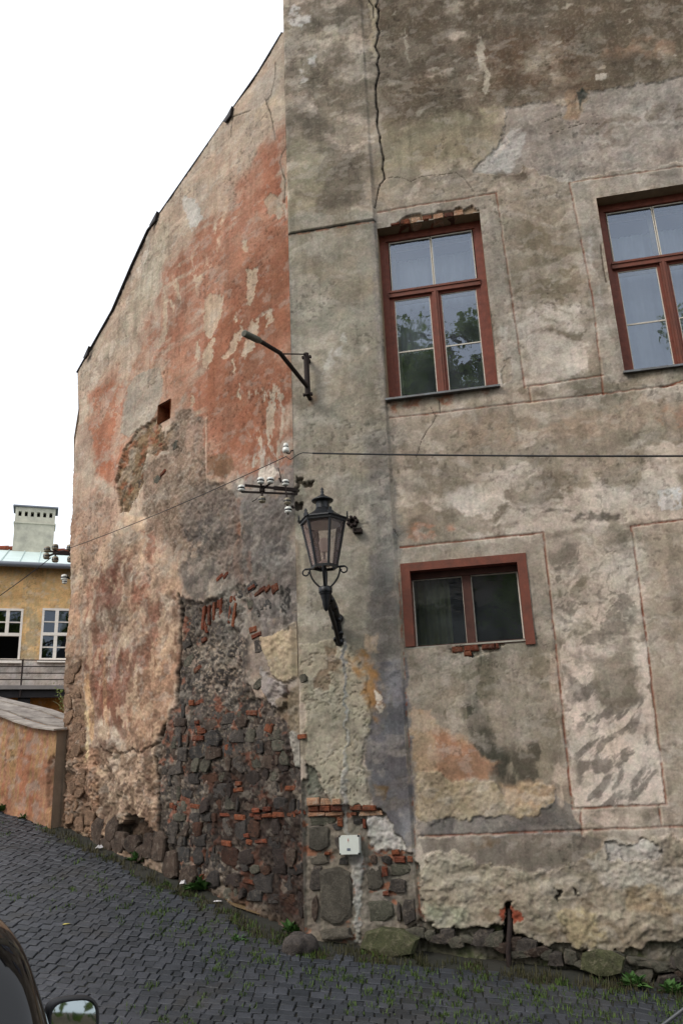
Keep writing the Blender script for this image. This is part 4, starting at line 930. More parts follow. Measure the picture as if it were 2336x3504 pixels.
def tall_window(w_, d, label, bars, curtain):
    u0, u1, v0, v1 = w_
    win = empty('window', fw((u0 + u1) / 2, v0, -d)); win.parent = house
    win.matrix_parent_inverse = Matrix.Translation(-house.location)
    def part(b, n, m):
        o = b.build(n, m); o.parent = win; o.matrix_parent_inverse = Matrix.Translation(-win.location); return o
    class Par: pass
    win['label'] = label
    reveal(w_, d).build('reveal', M_REVEAL, house)
    H = v1 - v0; vt = v0 + H * .628; t = .075
    b = MB()
    fbox(b, u0, u0 + .075, v0, v1, -d - .06, -d + .012)
    fbox(b, u1 - .075, u1, v0, v1, -d - .06, -d + .012)
    fbox(b, u0 + .075, u1 - .075, v1 - .09, v1, -d - .06, -d + .010)
    fbox(b, u0 + .075, u1 - .075, v0, v0 + .05, -d - .06, -d + .010)
    for s_ in (u0 + .087, u1 - .087): fbox(b, s_ - .012, s_ + .012, v0 + .05, v1 - .09, -d - .05, -d - .004)
    part(b, 'frame', M_RED)
    b = MB(); fbox(b, u0 + .075, u1 - .075, vt - t / 2, vt + t / 2, -d - .06, -d + .028); fbox(b, u0 + .075, u1 - .075, vt + t / 2 - .022, vt + t / 2 + .004, -d - .06, -d + .04)
    part(b, 'transom', M_REDWORN)
    um = (u0 + u1) / 2 + .005
    b = MB(); fbox(b, um - .034, um + .034, v0 + .05, vt - t / 2, -d - .06, -d + .022); fbox(b, um - .012, um + .012, v0 + .05, vt - t / 2, -d - .06, -d + .034)
    part(b, 'mullion', M_REDWORN)
    a0, a1 = u0 + .10, u1 - .10
    # sashes
    sash = MB()
    for (p, q, c0, c1) in ((a0, um - .034, v0 + .05, vt - t / 2), (um + .034, a1, v0 + .05, vt - t / 2)):
        for z in (fbox(sash, p, p + .03, c0, c1, -d - .045, -d - .006), fbox(sash, q - .03, q, c0, c1, -d - .045, -d - .006), fbox(sash, p + .03, q - .03, c0, c0 + .035, -d - .045, -d - .006), fbox(sash, p + .03, q - .03, c1 - .03, c1, -d - .045, -d - .006)): pass
    part(sash, 'sash', M_RED)
    gl = lambda *k, **kw: _pane(win, *k, **kw)
    def _pane(par, x0, x1, y0, y1, dd, tilt=0.):
        b = MB(); b.add([fw(x0, y0, dd + tilt), fw(x1, y0, dd), fw(x1, y1, dd), fw(x0, y1, dd + tilt)], [(0, 1, 2, 3)])
        part(b, 'pane', M_GLASS)
        b = MB(); e = .010
        for (a, c, p, q) in ((x0 - e, x0, y0 - e, y1 + e), (x1, x1 + e, y0 - e, y1 + e), (x0, x1, y0 - e, y0), (x0, x1, y1, y1 + e)):
            fbox(b, a, c, p, q, dd - .004, dd + .007 + tilt)
        part(b, 'putty', M_PUTTY)
    dd = -d - .022
    gl(a0 + .02, um - .014, vt + .06, v1 - .11, dd)
    gl(um + .014, a1 - .02, vt + .06, v1 - .11, dd, tilt=.004)
    for k, (p, q) in enumerate(((a0 + .04, um - .074), (um + .074, a1 - .04))):
        vb = v0 + .05 + (vt - t / 2 - v0 - .05) * bars[k]
        gl(p, q, v0 + .095, vb - .008, dd, tilt=.003 * k)
        gl(p, q, vb + .008, vt - t / 2 - .04, dd, tilt=-.004 * k)
    # zinc sill
    b = MB()
    b.add([fw(u0 - .02, v0 - .012, .03), fw(u1 + .02, v0 - .012, .03), fw(u1 + .01, v0 + .022, -d + .01), fw(u0 - .01, v0 + .022, -d + .01),
           fw(u0 - .02, v0 - .034, .03), fw(u1 + .02, v0 - .034, .03), fw(u1 + .01, v0, -d + .01), fw(u0 - .01, v0, -d + .01)],
          [(0, 1, 2, 3), (4, 7, 6, 5), (0, 4, 5, 1), (1, 5, 6, 2), (0, 3, 7, 4)])
    part(b, 'sill', M_TIN)
    # dim room and what hangs in the window
    room(w_, d + .1, M_DARKROOM).build('room', M_DARKROOM, house)
    # inner white casement
    b = MB(); di = -d - .22
    for s_ in (u0 + .13, um, u1 - .13): fbox(b, s_ - .022, s_ + .022, v0, v1, di - .03, di)
    for s_ in (v0 + .03, vt + .02, v1 - .06): fbox(b, u0 + .1, u1 - .1, s_ - .022, s_ + .022, di - .028, di - .002)
    part(b, 'inner_casement', M_PUTTY)
    for (p, q, c0, c1) in curtain:
        b = MB(); n = 48
        p_, q_ = u0 + (u1 - u0) * p, u0 + (u1 - u0) * q; z0, z1 = v0 + H * c0, v0 + H * c1
        vs = []
        for i in range(n + 1):
            x = p_ + (q_ - p_) * i / n; w2 = .018 * math.sin(i * 1.3) + .01 * math.sin(i * .47)
            vs += [fw(x, z0, -d - .34 + w2), fw(x, z1 - .02 * (i % 5 == 0), -d - .34 + w2 * .6)]
        b.add(vs, [(2 * i, 2 * i + 2, 2 * i + 3, 2 * i + 1) for i in range(n)], True)
        part(b, 'curtain', M_CURT)
    return win

tall_window(W1, .20, 'tall oxblood framed window with plain panes reflecting trees, left of the upper pair', (.46, .46), ((.05, .95, .60, .93), (.04, .46, .36, .56)))
tall_window(W2, .20, 'tall oxblood framed window hung with white curtains, cut by the right edge', (.46, .46), ((.02, .98, .02, .90),))

# small window with a heavy flush frame
win = empty('window', fw(1.75, W3[2], 0)); win.parent = house
win.matrix_parent_inverse = Matrix.Translation(-house.location)
win['label'] = 'small dark window in a heavy oxblood plank frame, above the stained patch'
def part3(b, n, m):
    o = b.build(n, m); o.parent = win; o.matrix_parent_inverse = Matrix.Translation(-win.location); return o
u0, u1, v0, v1 = W3
b = MB(); fbox(b, u0 - .01, u1 + .01, v1 - .075, v1 + .012, -.24, -.022); part3(b, 'head_plank', M_REDWORN)
b = MB(); fbox(b, u0 - .008, u0 + .085, v0 + .01, v1 - .075, -.24, -.02); part3(b, 'jamb_plank', M_REDWORN)
b = MB(); fbox(b, u1 - .085, u1 + .008, v0 - .05, v1 - .075, -.24, -.02); part3(b, 'jamb_plank', M_REDWORN)
um = u0 + (u1 - u0) * .515
M_DKRED = mat('dark_oxblood', S(70, 42, 34), .7, .3, 12)
b = MB(); fbox(b, um - .045, um + .045, v0 + .01, v1 - .075, -.23, -.15); part3(b, 'mullion', M_DKRED)
b = MB(); fbox(b, u0 + .085, u1 - .085, v1 - .14, v1 - .075, -.23, -.14); fbox(b, u0 + .085, u1 - .085, v0 - .02, v0 + .012, -.24, -.04); part3(b, 'frame', M_DKRED)
for p, q, t_ in ((u0 + .10, um - .05, 0), (um + .055, u1 - .10, .01)):
    b = MB(); b.add([fw(p, v0 + .03, -.19), fw(q, v0 + .03, -.19 - t_), fw(q, v1 - .15, -.19 - t_), fw(p, v1 - .15, -.19)], [(0, 1, 2, 3)])
    part3(b, 'pane', M_GLASSD)
    b = MB(); e = .012
    for (a, c, pp, qq) in ((p - e, p, v0 + .018, v1 - .138), (q, q + e, v0 + .018, v1 - .138), (p, q, v0 + .018, v0 + .03), (p, q, v1 - .15, v1 - .138)):
        fbox(b, a, c, pp, qq, -.195, -.178)
    part3(b, 'putty', M_PUTTY)
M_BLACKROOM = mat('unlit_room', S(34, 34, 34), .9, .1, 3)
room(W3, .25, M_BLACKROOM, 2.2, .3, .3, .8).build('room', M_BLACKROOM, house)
b = MB(); n = 30
vs_ = []
for i in range(n + 1):
    x = u0 + .02 + .44 * i / n; w2 = .035 * math.sin(i * 1.05)
    vs_ += [fw(x, v0 - .2, -.34 + w2), fw(x, v1 - .02, -.34 + w2)]
b.add(vs_, [(2 * i, 2 * i + 2, 2 * i + 3, 2 * i + 1) for i in range(n)], True)
part3(b, 'curtain', M_OLIVE)
b = MB()
fbox(b, u0, u1, v0 - .012, v0 + .004, -.25, -.035); b.build('sill_bed', mat('sill_mortar', S(150, 146, 134), .95, .15, 20, bump=.4), house)

# ---------------------------------------------------------------- bricks and stones
def stone_mesh(name, seed, n=9, bulge=.28, irr=.22, box=.5):
    """a rough split stone face 1 x 1, sticking out along +z: flat worn face, broken edges"""
    r = random.Random(seed)
    out = []
    sx, sy = r.uniform(-.12, .12), r.uniform(-.12, .12)
    for k in range(n):
        t = 2 * math.pi * (k + r.uniform(-.28, .28)) / n
        c, s = math.cos(t), math.sin(t)
        sq = 1 / max(abs(c), abs(s))
        rr = .5 * (1 + (sq - 1) * box) * (1 - r.random() * irr)
        out.append((rr * c + sx * s * rr, rr * s + sy * c * rr))
    tx, ty = r.uniform(-.35, .35) * bulge, r.uniform(-.35, .35) * bulge
    b = MB()
    ring = lambda q, z, j: [(x * (q + r.uniform(-j, j)), y * (q + r.uniform(-j, j)), z + (x * tx + y * ty) * (2 if z > 0 else 0) + bulge * r.uniform(-.12, .12)) for x, y in out]
    vs = [(x, y, -.35) for x, y in out] + ring(1.0, bulge * .35, .02) + ring(.88, bulge * .92, .05) + ring(.42, bulge * 1.05, .12)
    fs = []
    for i in range(3):
        for k in range(n):
            fs.append((i * n + k, i * n + (k + 1) % n, (i + 1) * n + (k + 1) % n, (i + 1) * n + k))
    b.add(vs, fs[:2 * n]); b.add(vs[2 * n:], [tuple(i - 2 * n for i in q) for q in fs[2 * n:]] + [tuple(range(n, 2 * n))], True)
    return b

def stone_mat(name, c1, c2, lim=(124, 113, 101), amt=.75, grime=.8):
    """stone faces: own tone, then the wall's dirt and lime that runs over stones and mortar alike"""
    m, N, L, bs = nodes(name)
    geo = N.new('ShaderNodeNewGeometry')
    def noise(sc_, det=8, ro=.7):
        q = N.new('ShaderNodeTexNoise'); q.inputs['Scale'].default_value = sc_; q.inputs['Detail'].default_value = det; q.inputs['Roughness'].default_value = ro
        L.new(geo.outputs['Position'], q.inputs['Vector']); return q.outputs['Fac']
    def rng(v, a, b_, c, d):
        q = N.new('ShaderNodeMapRange'); q.inputs['From Min'].default_value = a; q.inputs['From Max'].default_value = b_; q.inputs['To Min'].default_value = c; q.inputs['To Max'].default_value = d
        L.new(v, q.inputs['Value']); return q.outputs[0]
    def mix(f_, a, b_, mode='MIX'):
        q = N.new('ShaderNodeMix'); q.data_type = 'RGBA'; q.blend_type = mode
        for s_, x in ((0, f_), (6, a), (7, b_)):
            if isinstance(x, (int, float)): q.inputs[s_].default_value = x if s_ == 0 else (x, x, x, 1)
            elif isinstance(x, tuple): q.inputs[s_].default_value = (*x, 1)
            else: L.new(x, q.inputs[s_])
        return q.outputs[2]
    oi = N.new('ShaderNodeObjectInfo')
    nf, ng = noise(16, 9, .78), noise(60, 4)
    c = mix(oi.outputs['Random'], S(*c1), S(*c2))
    c = mix(1., c, rng(noise(9), .3, .7, .65, 1.3), 'MULTIPLY')
    c = mix(rng(nf, .5, .66, 0, amt), c, S(*lim))
    c = mix(rng(noise(5.5, 9, .75), .48, .66, 0, grime), c, S(46, 42, 39))
    c = mix(1., c, rng(ng, .3, .7, .75, 1.25), 'MULTIPLY')
    L.new(c, bs.inputs['Base Color']); bs.inputs['Roughness'].default_value = .92; bs.inputs['Specular IOR Level'].default_value = .15
    ad = N.new('ShaderNodeMath'); ad.operation = 'MULTIPLY_ADD'; ad.inputs[1].default_value = .3; L.new(ng, ad.inputs[0]); L.new(nf, ad.inputs[2])
    bp = N.new('ShaderNodeBump'); bp.inputs['Strength'].default_value = 1.0; bp.inputs['Distance'].default_value = .035
    L.new(ad.outputs[0], bp.inputs['Height']); L.new(bp.outputs['Normal'], bs.inputs['Normal'])
    return m

M_ST = [stone_mat('grey_stone', (86, 80, 75), (70, 65, 61)), stone_mat('brown_stone', (84, 71, 62), (68, 56, 49)), stone_mat('slate_stone', (74, 72, 71), (60, 58, 56)), stone_mat('green_stone', (94, 91, 80), (80, 78, 68))]
M_DARKST = [stone_mat('shadow_tone_stone', (66,58,54), (52, 44, 42), lim=(92, 82, 74), amt=.4, grime=.9), stone_mat('shadow_grey_stone', (72, 68, 65), (58, 54, 52), lim=(96, 87, 79), amt=.5, grime=.9), stone_mat('rusty_stone', (84, 60, 48), (66, 46, 38), lim=(98, 78, 66), amt=.4, grime=.85)]  # for the low corner: its deeper shadow is put into these stone colours
M_BRK = [stone_mat('red_brick', (126, 68, 48), (92, 50, 37), (128, 108, 94), .6, .72), stone_mat('orange_brick', (134, 78, 53), (102, 58, 41), (130, 112, 96), .6, .72)]
M_PALEBRK = stone_mat('lime_smeared_brick', (176, 140, 112), (160, 118, 92), (190, 176, 158), .8, .2)
M_REDST = stone_mat('weathered_quoin', (140, 112, 90), (112, 90, 74), (168, 140, 114), .8, .45)
STM = []
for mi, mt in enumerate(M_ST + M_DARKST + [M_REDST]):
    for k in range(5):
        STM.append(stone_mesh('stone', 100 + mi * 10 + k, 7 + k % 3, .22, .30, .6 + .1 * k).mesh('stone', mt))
def brick_mesh(seed, mt):
    r = random.Random(seed); b = MB(); j = lambda: r.uniform(-.07, .07)
    vs = [(x + j(), y + j() * 2, z) for z, e in ((-.5, 0), (.32, 0), (.5, .06)) for x, y in ((-.5 + e, -.5 + e * 2.2), (.5 - e, -.5 + e * 2.2), (.5 - e, .5 - e * 2.2), (-.5 + e, .5 - e * 2.2))]
    fs = [(8, 9, 10, 11)] + [(i * 4 + k, i * 4 + (k + 1) % 4, i * 4 + 4 + (k + 1) % 4, i * 4 + 4 + k) for i in range(2) for k in range(4)]
    b.add(vs, fs)
    return b.mesh('brick', mt)
BRM = [brick_mesh(s_, mt) for mt in M_BRK for s_ in range(3)]
PBM = [brick_mesh(20 + s_, M_PALEBRK) for s_ in range(3)]

def on_wall(name, me, par, wf, D, Nn, u, v, d, w_, h_, t_, rot=0., yaw=0.):
    o = bpy.data.objects.new(name, me); C.objects.link(o); o.parent = par
    c, s = math.cos(rot), math.sin(rot)
    X = D * c + UP * s; Y = UP * c - D * s
    Nn = (Nn + D * yaw).normalized()
    p = wf(u, v, d)
    o.matrix_parent_inverse = Matrix.Identity(4)
    o.matrix_basis = Matrix(((X.x * w_, Y.x * h_, Nn.x * t_, p.x), (X.y * w_, Y.y * h_, Nn.y * t_, p.y), (X.z * w_, Y.z * h_, Nn.z * t_, p.z), (0, 0, 0, 1)))
    return o
# walls hang under the house with their meshes in world coordinates, so pieces under them use world places
def side_piece(kind, me, u, v, w_, h_, t_=.12, d=None, rot=0., yaw=0.):
    if d is None: d = g.height(u, v)
    return on_wall(kind, me, side, gw, -GD, NG, u, v, d, w_, h_, t_, rot, yaw)
def front_piece(kind, me, u, v, w_, h_, t_=.12, d=None, rot=0., yaw=0.):
    if d is None: d = f.height(u, v)
    return on_wall(kind, me, front, fw, FD, NF, u, v, d, w_, h_, t_, rot, yaw)

def mid(poly):
    return sum(p[0] for p in poly) / len(poly), sum(p[1] for p in poly) / len(poly)

# rubble laid in rough courses
r = random.Random(5)
rubcore = [(1.980,2.566),(1.614,2.469),(1.243,2.502),(0.890,2.409),(0.649,2.420),(0.417,2.341),(0.284,2.242),(0.116,2.001),(-0.046,1.770),(-0.043,0.412),(0.584,0.498),(1.424,0.614),(1.946,0.736),(2.263,1.029),(2.336,1.990),(2.173,2.313)]
taken = []
brow = [(0.707,1.381),(-0.072,1.377)]
bandv = [((0.349,1.379))[1], ((0.575,1.075))[1]]
v = .32; n_st = 0; n_br = 0
while v < 3.1:
    ch = r.uniform(.085, .17)
    u = r.uniform(0.02, .12)
    band = any(abs(v + ch / 2 - bv) < .085 for bv in bandv)
    while u < 3.1:
        wd = r.uniform(.09, .30) if r.random() < .8 else r.uniform(.05, .1)
        uu, vv = u + wd / 2, v + ch / 2 + r.uniform(-.02, .02)
        if inside(np.array([uu]), np.array([vv]), rubcore)[0] and n_st < 235:
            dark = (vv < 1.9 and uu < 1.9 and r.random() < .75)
            if (band and uu < 1.35 and r.random() < .6) or r.random() < .05:
                side_piece('brick', r.choice(BRM), uu, vv, min(wd, .2) * .9, r.uniform(.04, .062), .07, d=g.height(uu, vv) - .012, rot=r.uniform(-.1, .1)); n_br += 1
                if r.random() < .35: side_piece('brick', r.choice(BRM), uu + r.uniform(-.06, .06), vv + .066, min(wd, .16) * r.uniform(.5, 1), .042, .06, rot=r.uniform(-.06, .06)); n_br += 1
            elif r.random() < .93:
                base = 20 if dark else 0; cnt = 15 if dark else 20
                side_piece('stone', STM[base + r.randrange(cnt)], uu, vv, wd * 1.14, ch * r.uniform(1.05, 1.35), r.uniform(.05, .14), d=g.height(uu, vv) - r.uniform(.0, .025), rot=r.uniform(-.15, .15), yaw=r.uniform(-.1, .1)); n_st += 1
        u += wd + .008
    v += ch * .97

# stones seen singly higher up: (outline centre, width, height, tilt, material)
def seen(px, w_, h_, rot, k, t=.12, dd=.0):
    u_, v_ = px; t *= .6
    side_piece('stone', STM[k], u_, v_, w_, h_, t, d=g.height(u_, v_) - .01 + dd, rot=rot)
seen((0.885,3.748), .42, .17, .5, 10, .1); seen((0.692,3.770), .2, .13, .45, 12, .1); seen((0.504,3.525), .3, .13, .05, 13, .12)
seen((0.744,3.606), .13, .17, .1, 16, .08); seen((0.412,3.793), .14, .14, -.4, 15, .08); seen((0.612,3.452), .12, .1, .3, 11, .08); seen((0.602,3.098), .18, .2, .3, 1, .1)
seen((0.583,2.704), .34, .13, .35, 17, .12); seen((1.866,3.551), .18, .2, .2, 4, .12); seen((1.987,3.322), .2, .16, .1, 2, .14); seen((1.940,3.107), .24, .16, .2, 18, .16)
seen((1.789,2.850), .3, .22, .2, 3, .1); seen((1.140,2.367), .3, .14, .1, 1, .1); seen((1.552,2.080), .26, .2, .1, 12, .1); seen((-0.058,2.680), .1, .1, .3, 16, .1)
seen((0.294,1.868), .2, .2, 0, 21, .14); seen((2.636,5.606), .2, .14, .4, 16, .1); seen((3.073,5.946), .2, .12, .5, 19, .1); seen((2.288,6.002), .16, .18, 0, 17, .1); seen((3.126,5.659), .26, .14, .4, 6, .1); seen((3.255,5.438), .2, .12, .3, 8, .1)
for px, w_, h_, rot in (((0.692,3.757), .12, .05, .4), ((0.535,3.701), .12, .05, .45), ((0.438,3.699), .1, .06, .5), ((0.594,3.679), .14, .05, .4), ((0.319,3.687), .1, .1, .2), ((1.310,4.001), .12, .05, .5), ((1.201,4.005), .09, .05, .5),
                        ((0.687,3.286), .12, .07, .2), ((0.629,3.213), .16, .05, .15), ((1.924,3.543), .08, .07, 0), ((1.620,3.312), .08, .06, .2), ((1.672,2.605), .22, .06, .2), ((1.811,2.601), .09, .07, 0), ((1.737,2.996), .16, .06, .3),
                        ((-0.016,2.106), .12, .05, 0), ((1.621,2.275), .1, .08, 0), ((0.443,2.224), .1, .12, 1.2), ((1.188,2.029), .06, .16, 0), ((0.093,1.391), .2, .05, 0), ((2.504,5.651), .14, .05, .5), ((2.627,6.110), .1, .05, .3)):
    side_piece('brick', r.choice(BRM), px[0], px[1], w_, h_ * .9, .06, d=g.height(*px) - .016, rot=rot + r.uniform(-.1, .1))
# the old relieving arch, bricks on edge
ARCH = [(1.634,3.428),(1.600,3.702),(1.512,3.462),(1.516,3.705),(1.435,3.501),(1.433,3.719),(1.316,3.517),(1.323,3.749),(1.129,3.419),(1.098,3.627),(1.035,3.381),(0.978,3.627),(1.560,3.383),(1.637,3.586),(1.377,3.647),(1.384,3.752),(1.082,3.658),(1.066,3.730),(1.009,3.652),(1.025,3.723)]
for i in range(0, len(ARCH), 2):
    a, c = ARCH[i], ARCH[i + 1]
    L_ = math.hypot(a[0] - c[0], a[1] - c[1])
    side_piece('brick', BRM[i % 6], (a[0] + c[0]) / 2, (a[1] + c[1]) / 2, L_, .042, .05, d=g.height((a[0] + c[0]) / 2, (a[1] + c[1]) / 2) - .012, rot=math.atan2(c[1] - a[1], -(c[0] - a[0])))
# quoins at the far edge
for k, (u_, v_) in enumerate([(4.484,3.323),(4.645,3.199),(4.442,2.958),(4.638,2.877),(4.370,2.735),(4.643,2.659),(4.405,2.505),(4.580,2.400),(4.284,2.382),(4.354,2.196),(4.578,2.131),(4.213,2.151),(4.449,1.899),(4.219,1.873),(4.465,1.713),(4.247,1.653),(4.400,1.492),(4.136,1.453),(4.248,1.274),(3.979,1.345),(3.827,1.241),(4.459,1.346)]):
    side_piece('stone', STM[35 + k % 5], u_, v_, r.uniform(.2, .3), r.uniform(.14, .24), .06, d=g.height(u_, v_) - .006, rot=r.uniform(-.06, .06))
# boulders at the wall's foot by the cavity
for (u_, v_), w_, h_ in zip([(3.269,1.060),(2.981,1.048),(3.750,1.172),(3.414,1.209),(2.819,0.938),(3.529,1.005),(2.406,1.026),(2.170,0.848),(1.839,0.740),(2.612,1.023)], (.34, .36, .3, .3, .3, .3, .3, .3, .3, .24), (.26, .2, .34, .3, .2, .2, .36, .3, .24, .3)):
    side_piece('stone', STM[r.choice((5, 7, 8, 6))], u_, v_, w_ * 1.1, h_ * 1.1, .16, d=-.02, rot=r.uniform(-.2, .2))

# masonry at the corner strip's foot (front wall)
def rect(kind, me, q, t=.12, d=None, rot=0.):
    (a, b_), (c, e) = q
    front_piece(kind, me, (a + c) / 2, (b_ + e) / 2, abs(c - a), abs(e - b_), t, d, rot)
M_SLAB = stone_mat('big_grey_slab', (96, 90, 80), (84, 80, 72), (120, 114, 102), .5, .5)
M_GREENST = stone_mat('greenish_slab', (100, 98, 84), (86, 85, 74), (132, 126, 112), .6, .4)
M_MOSSY = stone_mat('mossy_plinth', (98, 94, 74), (80, 82, 58), (128, 120, 100), .8, .45)
slab = [stone_mesh('stone', 300 + k, 10, .2, .14, .8).mesh('stone', m_) for k, m_ in enumerate((M_SLAB, M_GREENST, M_MOSSY, M_SLAB))]
rect('stone', slab[1], [(0.057,1.351),(0.344,1.258)], .1); rect('stone', slab[0], [(0.048,1.261),(0.266,1.019)], .14); rect('stone', slab[3], [(0.059,0.998),(0.251,0.911)], .12)
rect('stone', STM[3], [(0.056,0.910),(0.175,0.678)], .1); rect('stone', slab[0], [(0.139,0.893),(0.475,0.356)], .16, rot=.03); rect('stone', slab[3], [(0.136,0.368),(0.460,0.268)], .3)
rect('stone', slab[3], [(0.606,0.898),(0.767,0.674)], .1); rect('stone', slab[1], [(0.603,0.606),(0.861,0.401)], .12); rect('stone', slab[1], [(0.830,0.911),(1.038,0.799)], .1)
rect('stone', STM[10], [(0.745,0.990),(0.871,0.898)], .1); rect('stone', STM[2], [(0.912,0.622),(1.064,0.370)], .2); rect('stone', STM[11], [(0.281,1.281),(0.408,1.214)], .1); rect('stone', STM[12], [(0.490,1.327),(0.610,1.255)], .1)
rect('stone', STM[7], [(0.645,0.992),(0.724,0.906)], .12); rect('stone', STM[1], [(0.795,0.786),(1.006,0.645)], .12); rect('stone', STM[4], [(0.872,0.585),(0.915,0.401)], .12); rect('stone', STM[8], [(0.066,0.659),(0.138,0.408)], .08)
rect('stone', STM[0], [(0.306,1.169),(0.381,1.037)], .08); rect('stone', STM[14], [(0.342,0.986),(0.452,0.907)], .08)
for q in ([(0.049,1.516),(0.177,1.452)], [(0.184,1.511),(0.302,1.450)], [(0.310,1.504),(0.398,1.452)]): rect('brick', PBM[rnd.randrange(3)], q, .08)
for q in ([(0.059,1.448),(0.169,1.393)], [(0.176,1.446),(0.285,1.392)], [(0.293,1.445),(0.401,1.394)], [(0.478,1.444),(0.602,1.392)], [(0.610,1.435),(0.730,1.388)], [(0.481,1.375),(0.543,1.347)], [(0.859,1.031),(0.934,0.978)], [(0.878,0.971),(0.985,0.916)], [(1.005,0.966),(1.057,0.919)], [(0.209,1.026),(0.265,0.998)], [(0.346,1.326),(0.401,1.251)], [(0.598,1.305),(0.628,1.226)], [(0.756,0.674),(0.814,0.633)]):
    rect('brick', BRM[rnd.randrange(6)], q, .08)
for q in ([(0.058,1.389),(0.226,1.351)], [(0.233,1.383),(0.399,1.351)], [(0.559,1.383),(0.798,1.339)]): rect('brick', PBM[rnd.randrange(3)], q, .07)
rect('brick', BRM[1], [(0.762,0.885),(0.813,0.808)], .08)
# rubble under the front wall's foot
rr_ = random.Random(9)
for i, (u_, v_) in enumerate([(1.039,0.327),(1.171,0.302),(1.329,0.289),(1.404,0.241),(1.511,0.264),(1.643,0.275),(1.745,0.263),(1.923,0.238),(2.021,0.203),(2.092,0.156),(2.191,0.132),(2.262,0.098),(2.390,0.120),(2.482,0.063),(2.627,0.040),(2.776,0.063),(2.816,-0.005),(2.949,0.085),(3.066,0.062),(3.183,0.040),(3.285,0.084),(2.981,-0.027),(3.193,-0.049),(3.318,-0.005),(2.737,0.131),(1.248,0.266),(1.816,0.192),(1.964,0.145)]):
    front_piece('stone', STM[rr_.choice((1, 3, 5, 15, 16, 17, 18))], u_, v_, rr_.uniform(.14, .3), rr_.uniform(.07, .16), .2, d=-.03, rot=rr_.uniform(-.25, .2))
rect('stone', slab[2], [(0.553,0.375),(1.068,0.124)], .34, d=.06, rot=-.12); rect('stone', slab[2], [(2.473,0.189),(2.835,-0.039)], .3, d=.02, rot=-.1)
rect('stone', STM[17], [(3.207,0.197),(3.499,-0.049)], .2, d=0, rot=-.7)
# lintel bricks over the tall window, bricks under the small one
for i, (u_, v_) in enumerate([(1.303,7.991),(1.425,7.988),(1.558,7.987),(1.690,7.982),(1.821,7.977),(1.949,7.981),(2.061,7.967)]):
    front_piece('brick', (BRM + PBM)[(i * 4) % 9], u_, W1[3] + .040, .115, .08, .2, d=-.13)
for q in ([(1.579,2.898),(1.681,2.845)], [(1.695,2.902),(1.836,2.840)], [(1.690,2.844),(1.763,2.793)], [(1.868,2.901),(1.997,2.849)], [(2.008,2.903),(2.038,2.855)]): rect('brick', BRM[rnd.randrange(6)], q, .06, d=-.05)
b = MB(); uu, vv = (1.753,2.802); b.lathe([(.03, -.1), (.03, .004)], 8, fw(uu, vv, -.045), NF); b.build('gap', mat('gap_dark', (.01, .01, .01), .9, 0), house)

# ================================================================ things fixed to the walls
# ---------------------------------------------------------------- lantern
LB = Vector((-0.187,7.927,3.464))
lan = empty('wall_lantern', LB)
ident(lan, 'black six sided gas style lantern on a scrolled wall bracket', 'lantern')
AX = UP
ha = math.atan2(FD.y, FD.x)
def hexring(r_, z, off=0):
    return [LB + Vector((math.cos(ha + k * math.pi / 3 + off) * r_, math.sin(ha + k * math.pi / 3 + off) * r_, z)) for k in range(6)]
R0, R1, Z0, Z1 = .122, .218, .205, .665
lo, hi = hexring(R0, Z0), hexring(R1, Z1)
for k in range(6):
    b = MB(); b.tube([lo[k], hi[k]], [.012, .0145], 4); b.build('corner_bar', M_IRON, lan)
    a, c, d_, e = lo[k], lo[(k + 1) % 6], hi[(k + 1) % 6], hi[k]
    ins = lambda p, ctr: p + (ctr - p) * .03
    ctr = (a + c + d_ + e) / 4
    b = MB(); b.add([ins(q, ctr) for q in (a, c, d_, e)], [(0, 1, 2, 3)]); b.build('pane', M_GLASSL, lan)
for r_, z, h_, w_ in ((R0 + .016, Z0 - .012, .026, .024), (R1 + .02, Z1 - .008, .03, .028)):
    o_, i_ = hexring(r_, z), hexring(r_ - w_, z); b = MB()
    for k in range(6):
        k2 = (k + 1) % 6; u_ = UP * h_
        b.add([o_[k], o_[k2], i_[k2], i_[k], o_[k] + u_, o_[k2] + u_, i_[k2] + u_, i_[k] + u_], [(0, 3, 2, 1), (4, 5, 6, 7), (0, 1, 5, 4), (2, 3, 7, 6)])
    b.build('rim', M_IRON, lan)
b = MB()
rp = [(R1 + .035, Z1 + .02), (R1 + .03, Z1 + .034), (.185, Z1 + .06), (.125, Z1 + .10), (.085, Z1 + .14), (.073, Z1 + .15)]
for (ra, za), (rb, zb) in zip(rp[:-1], rp[1:]):
    A_, B_ = hexring(ra, za), hexring(rb, zb)
    for k in range(6): b.add([A_[k], A_[(k + 1) % 6], B_[(k + 1) % 6], B_[k]], [(0, 1, 2, 3)])
b.add(hexring(R1 + .03, Z1 + .02), [tuple(range(6))[::-1]])
roof_ = b.build('lantern_roof', M_IRON, lan)
b = MB(); b.lathe([(.07, Z1 + .14), (.066, Z1 + .225)], 18, LB); b.build('chimney', M_IRON, lan)
b = MB(); b.lathe([(.064, Z1 + .215), (.108, Z1 + .225), (.112, Z1 + .236), (.06, Z1 + .268), (.028, Z1 + .288), (.012, Z1 + .31), (.02, Z1 + .325), (.01, Z1 + .338), (.018, Z1 + .352), (.004, Z1 + .375)], 18, LB)
b.build('chimney_cap', M_IRON, lan)
for k in range(6):                                   # little crests on the rim corners
    p = hexring(R1 + .03, Z1 + .02)[k]; t = (p - LB).normalized(); t.z = 0; t.normalize()
    sd_ = Vector((-t.y, t.x, 0))
    b = MB()
    pr = [(-.022, 0), (-.026, .03), (-.012, .036), (-.014, .058), (0, .076), (.014, .058), (.012, .036), (.026, .03), (.022, 0)]
    b.prism([p + sd_ * x + UP * z - t * .006 for x, z in pr], t * .012); b.build('crest', M_IRON, lan)
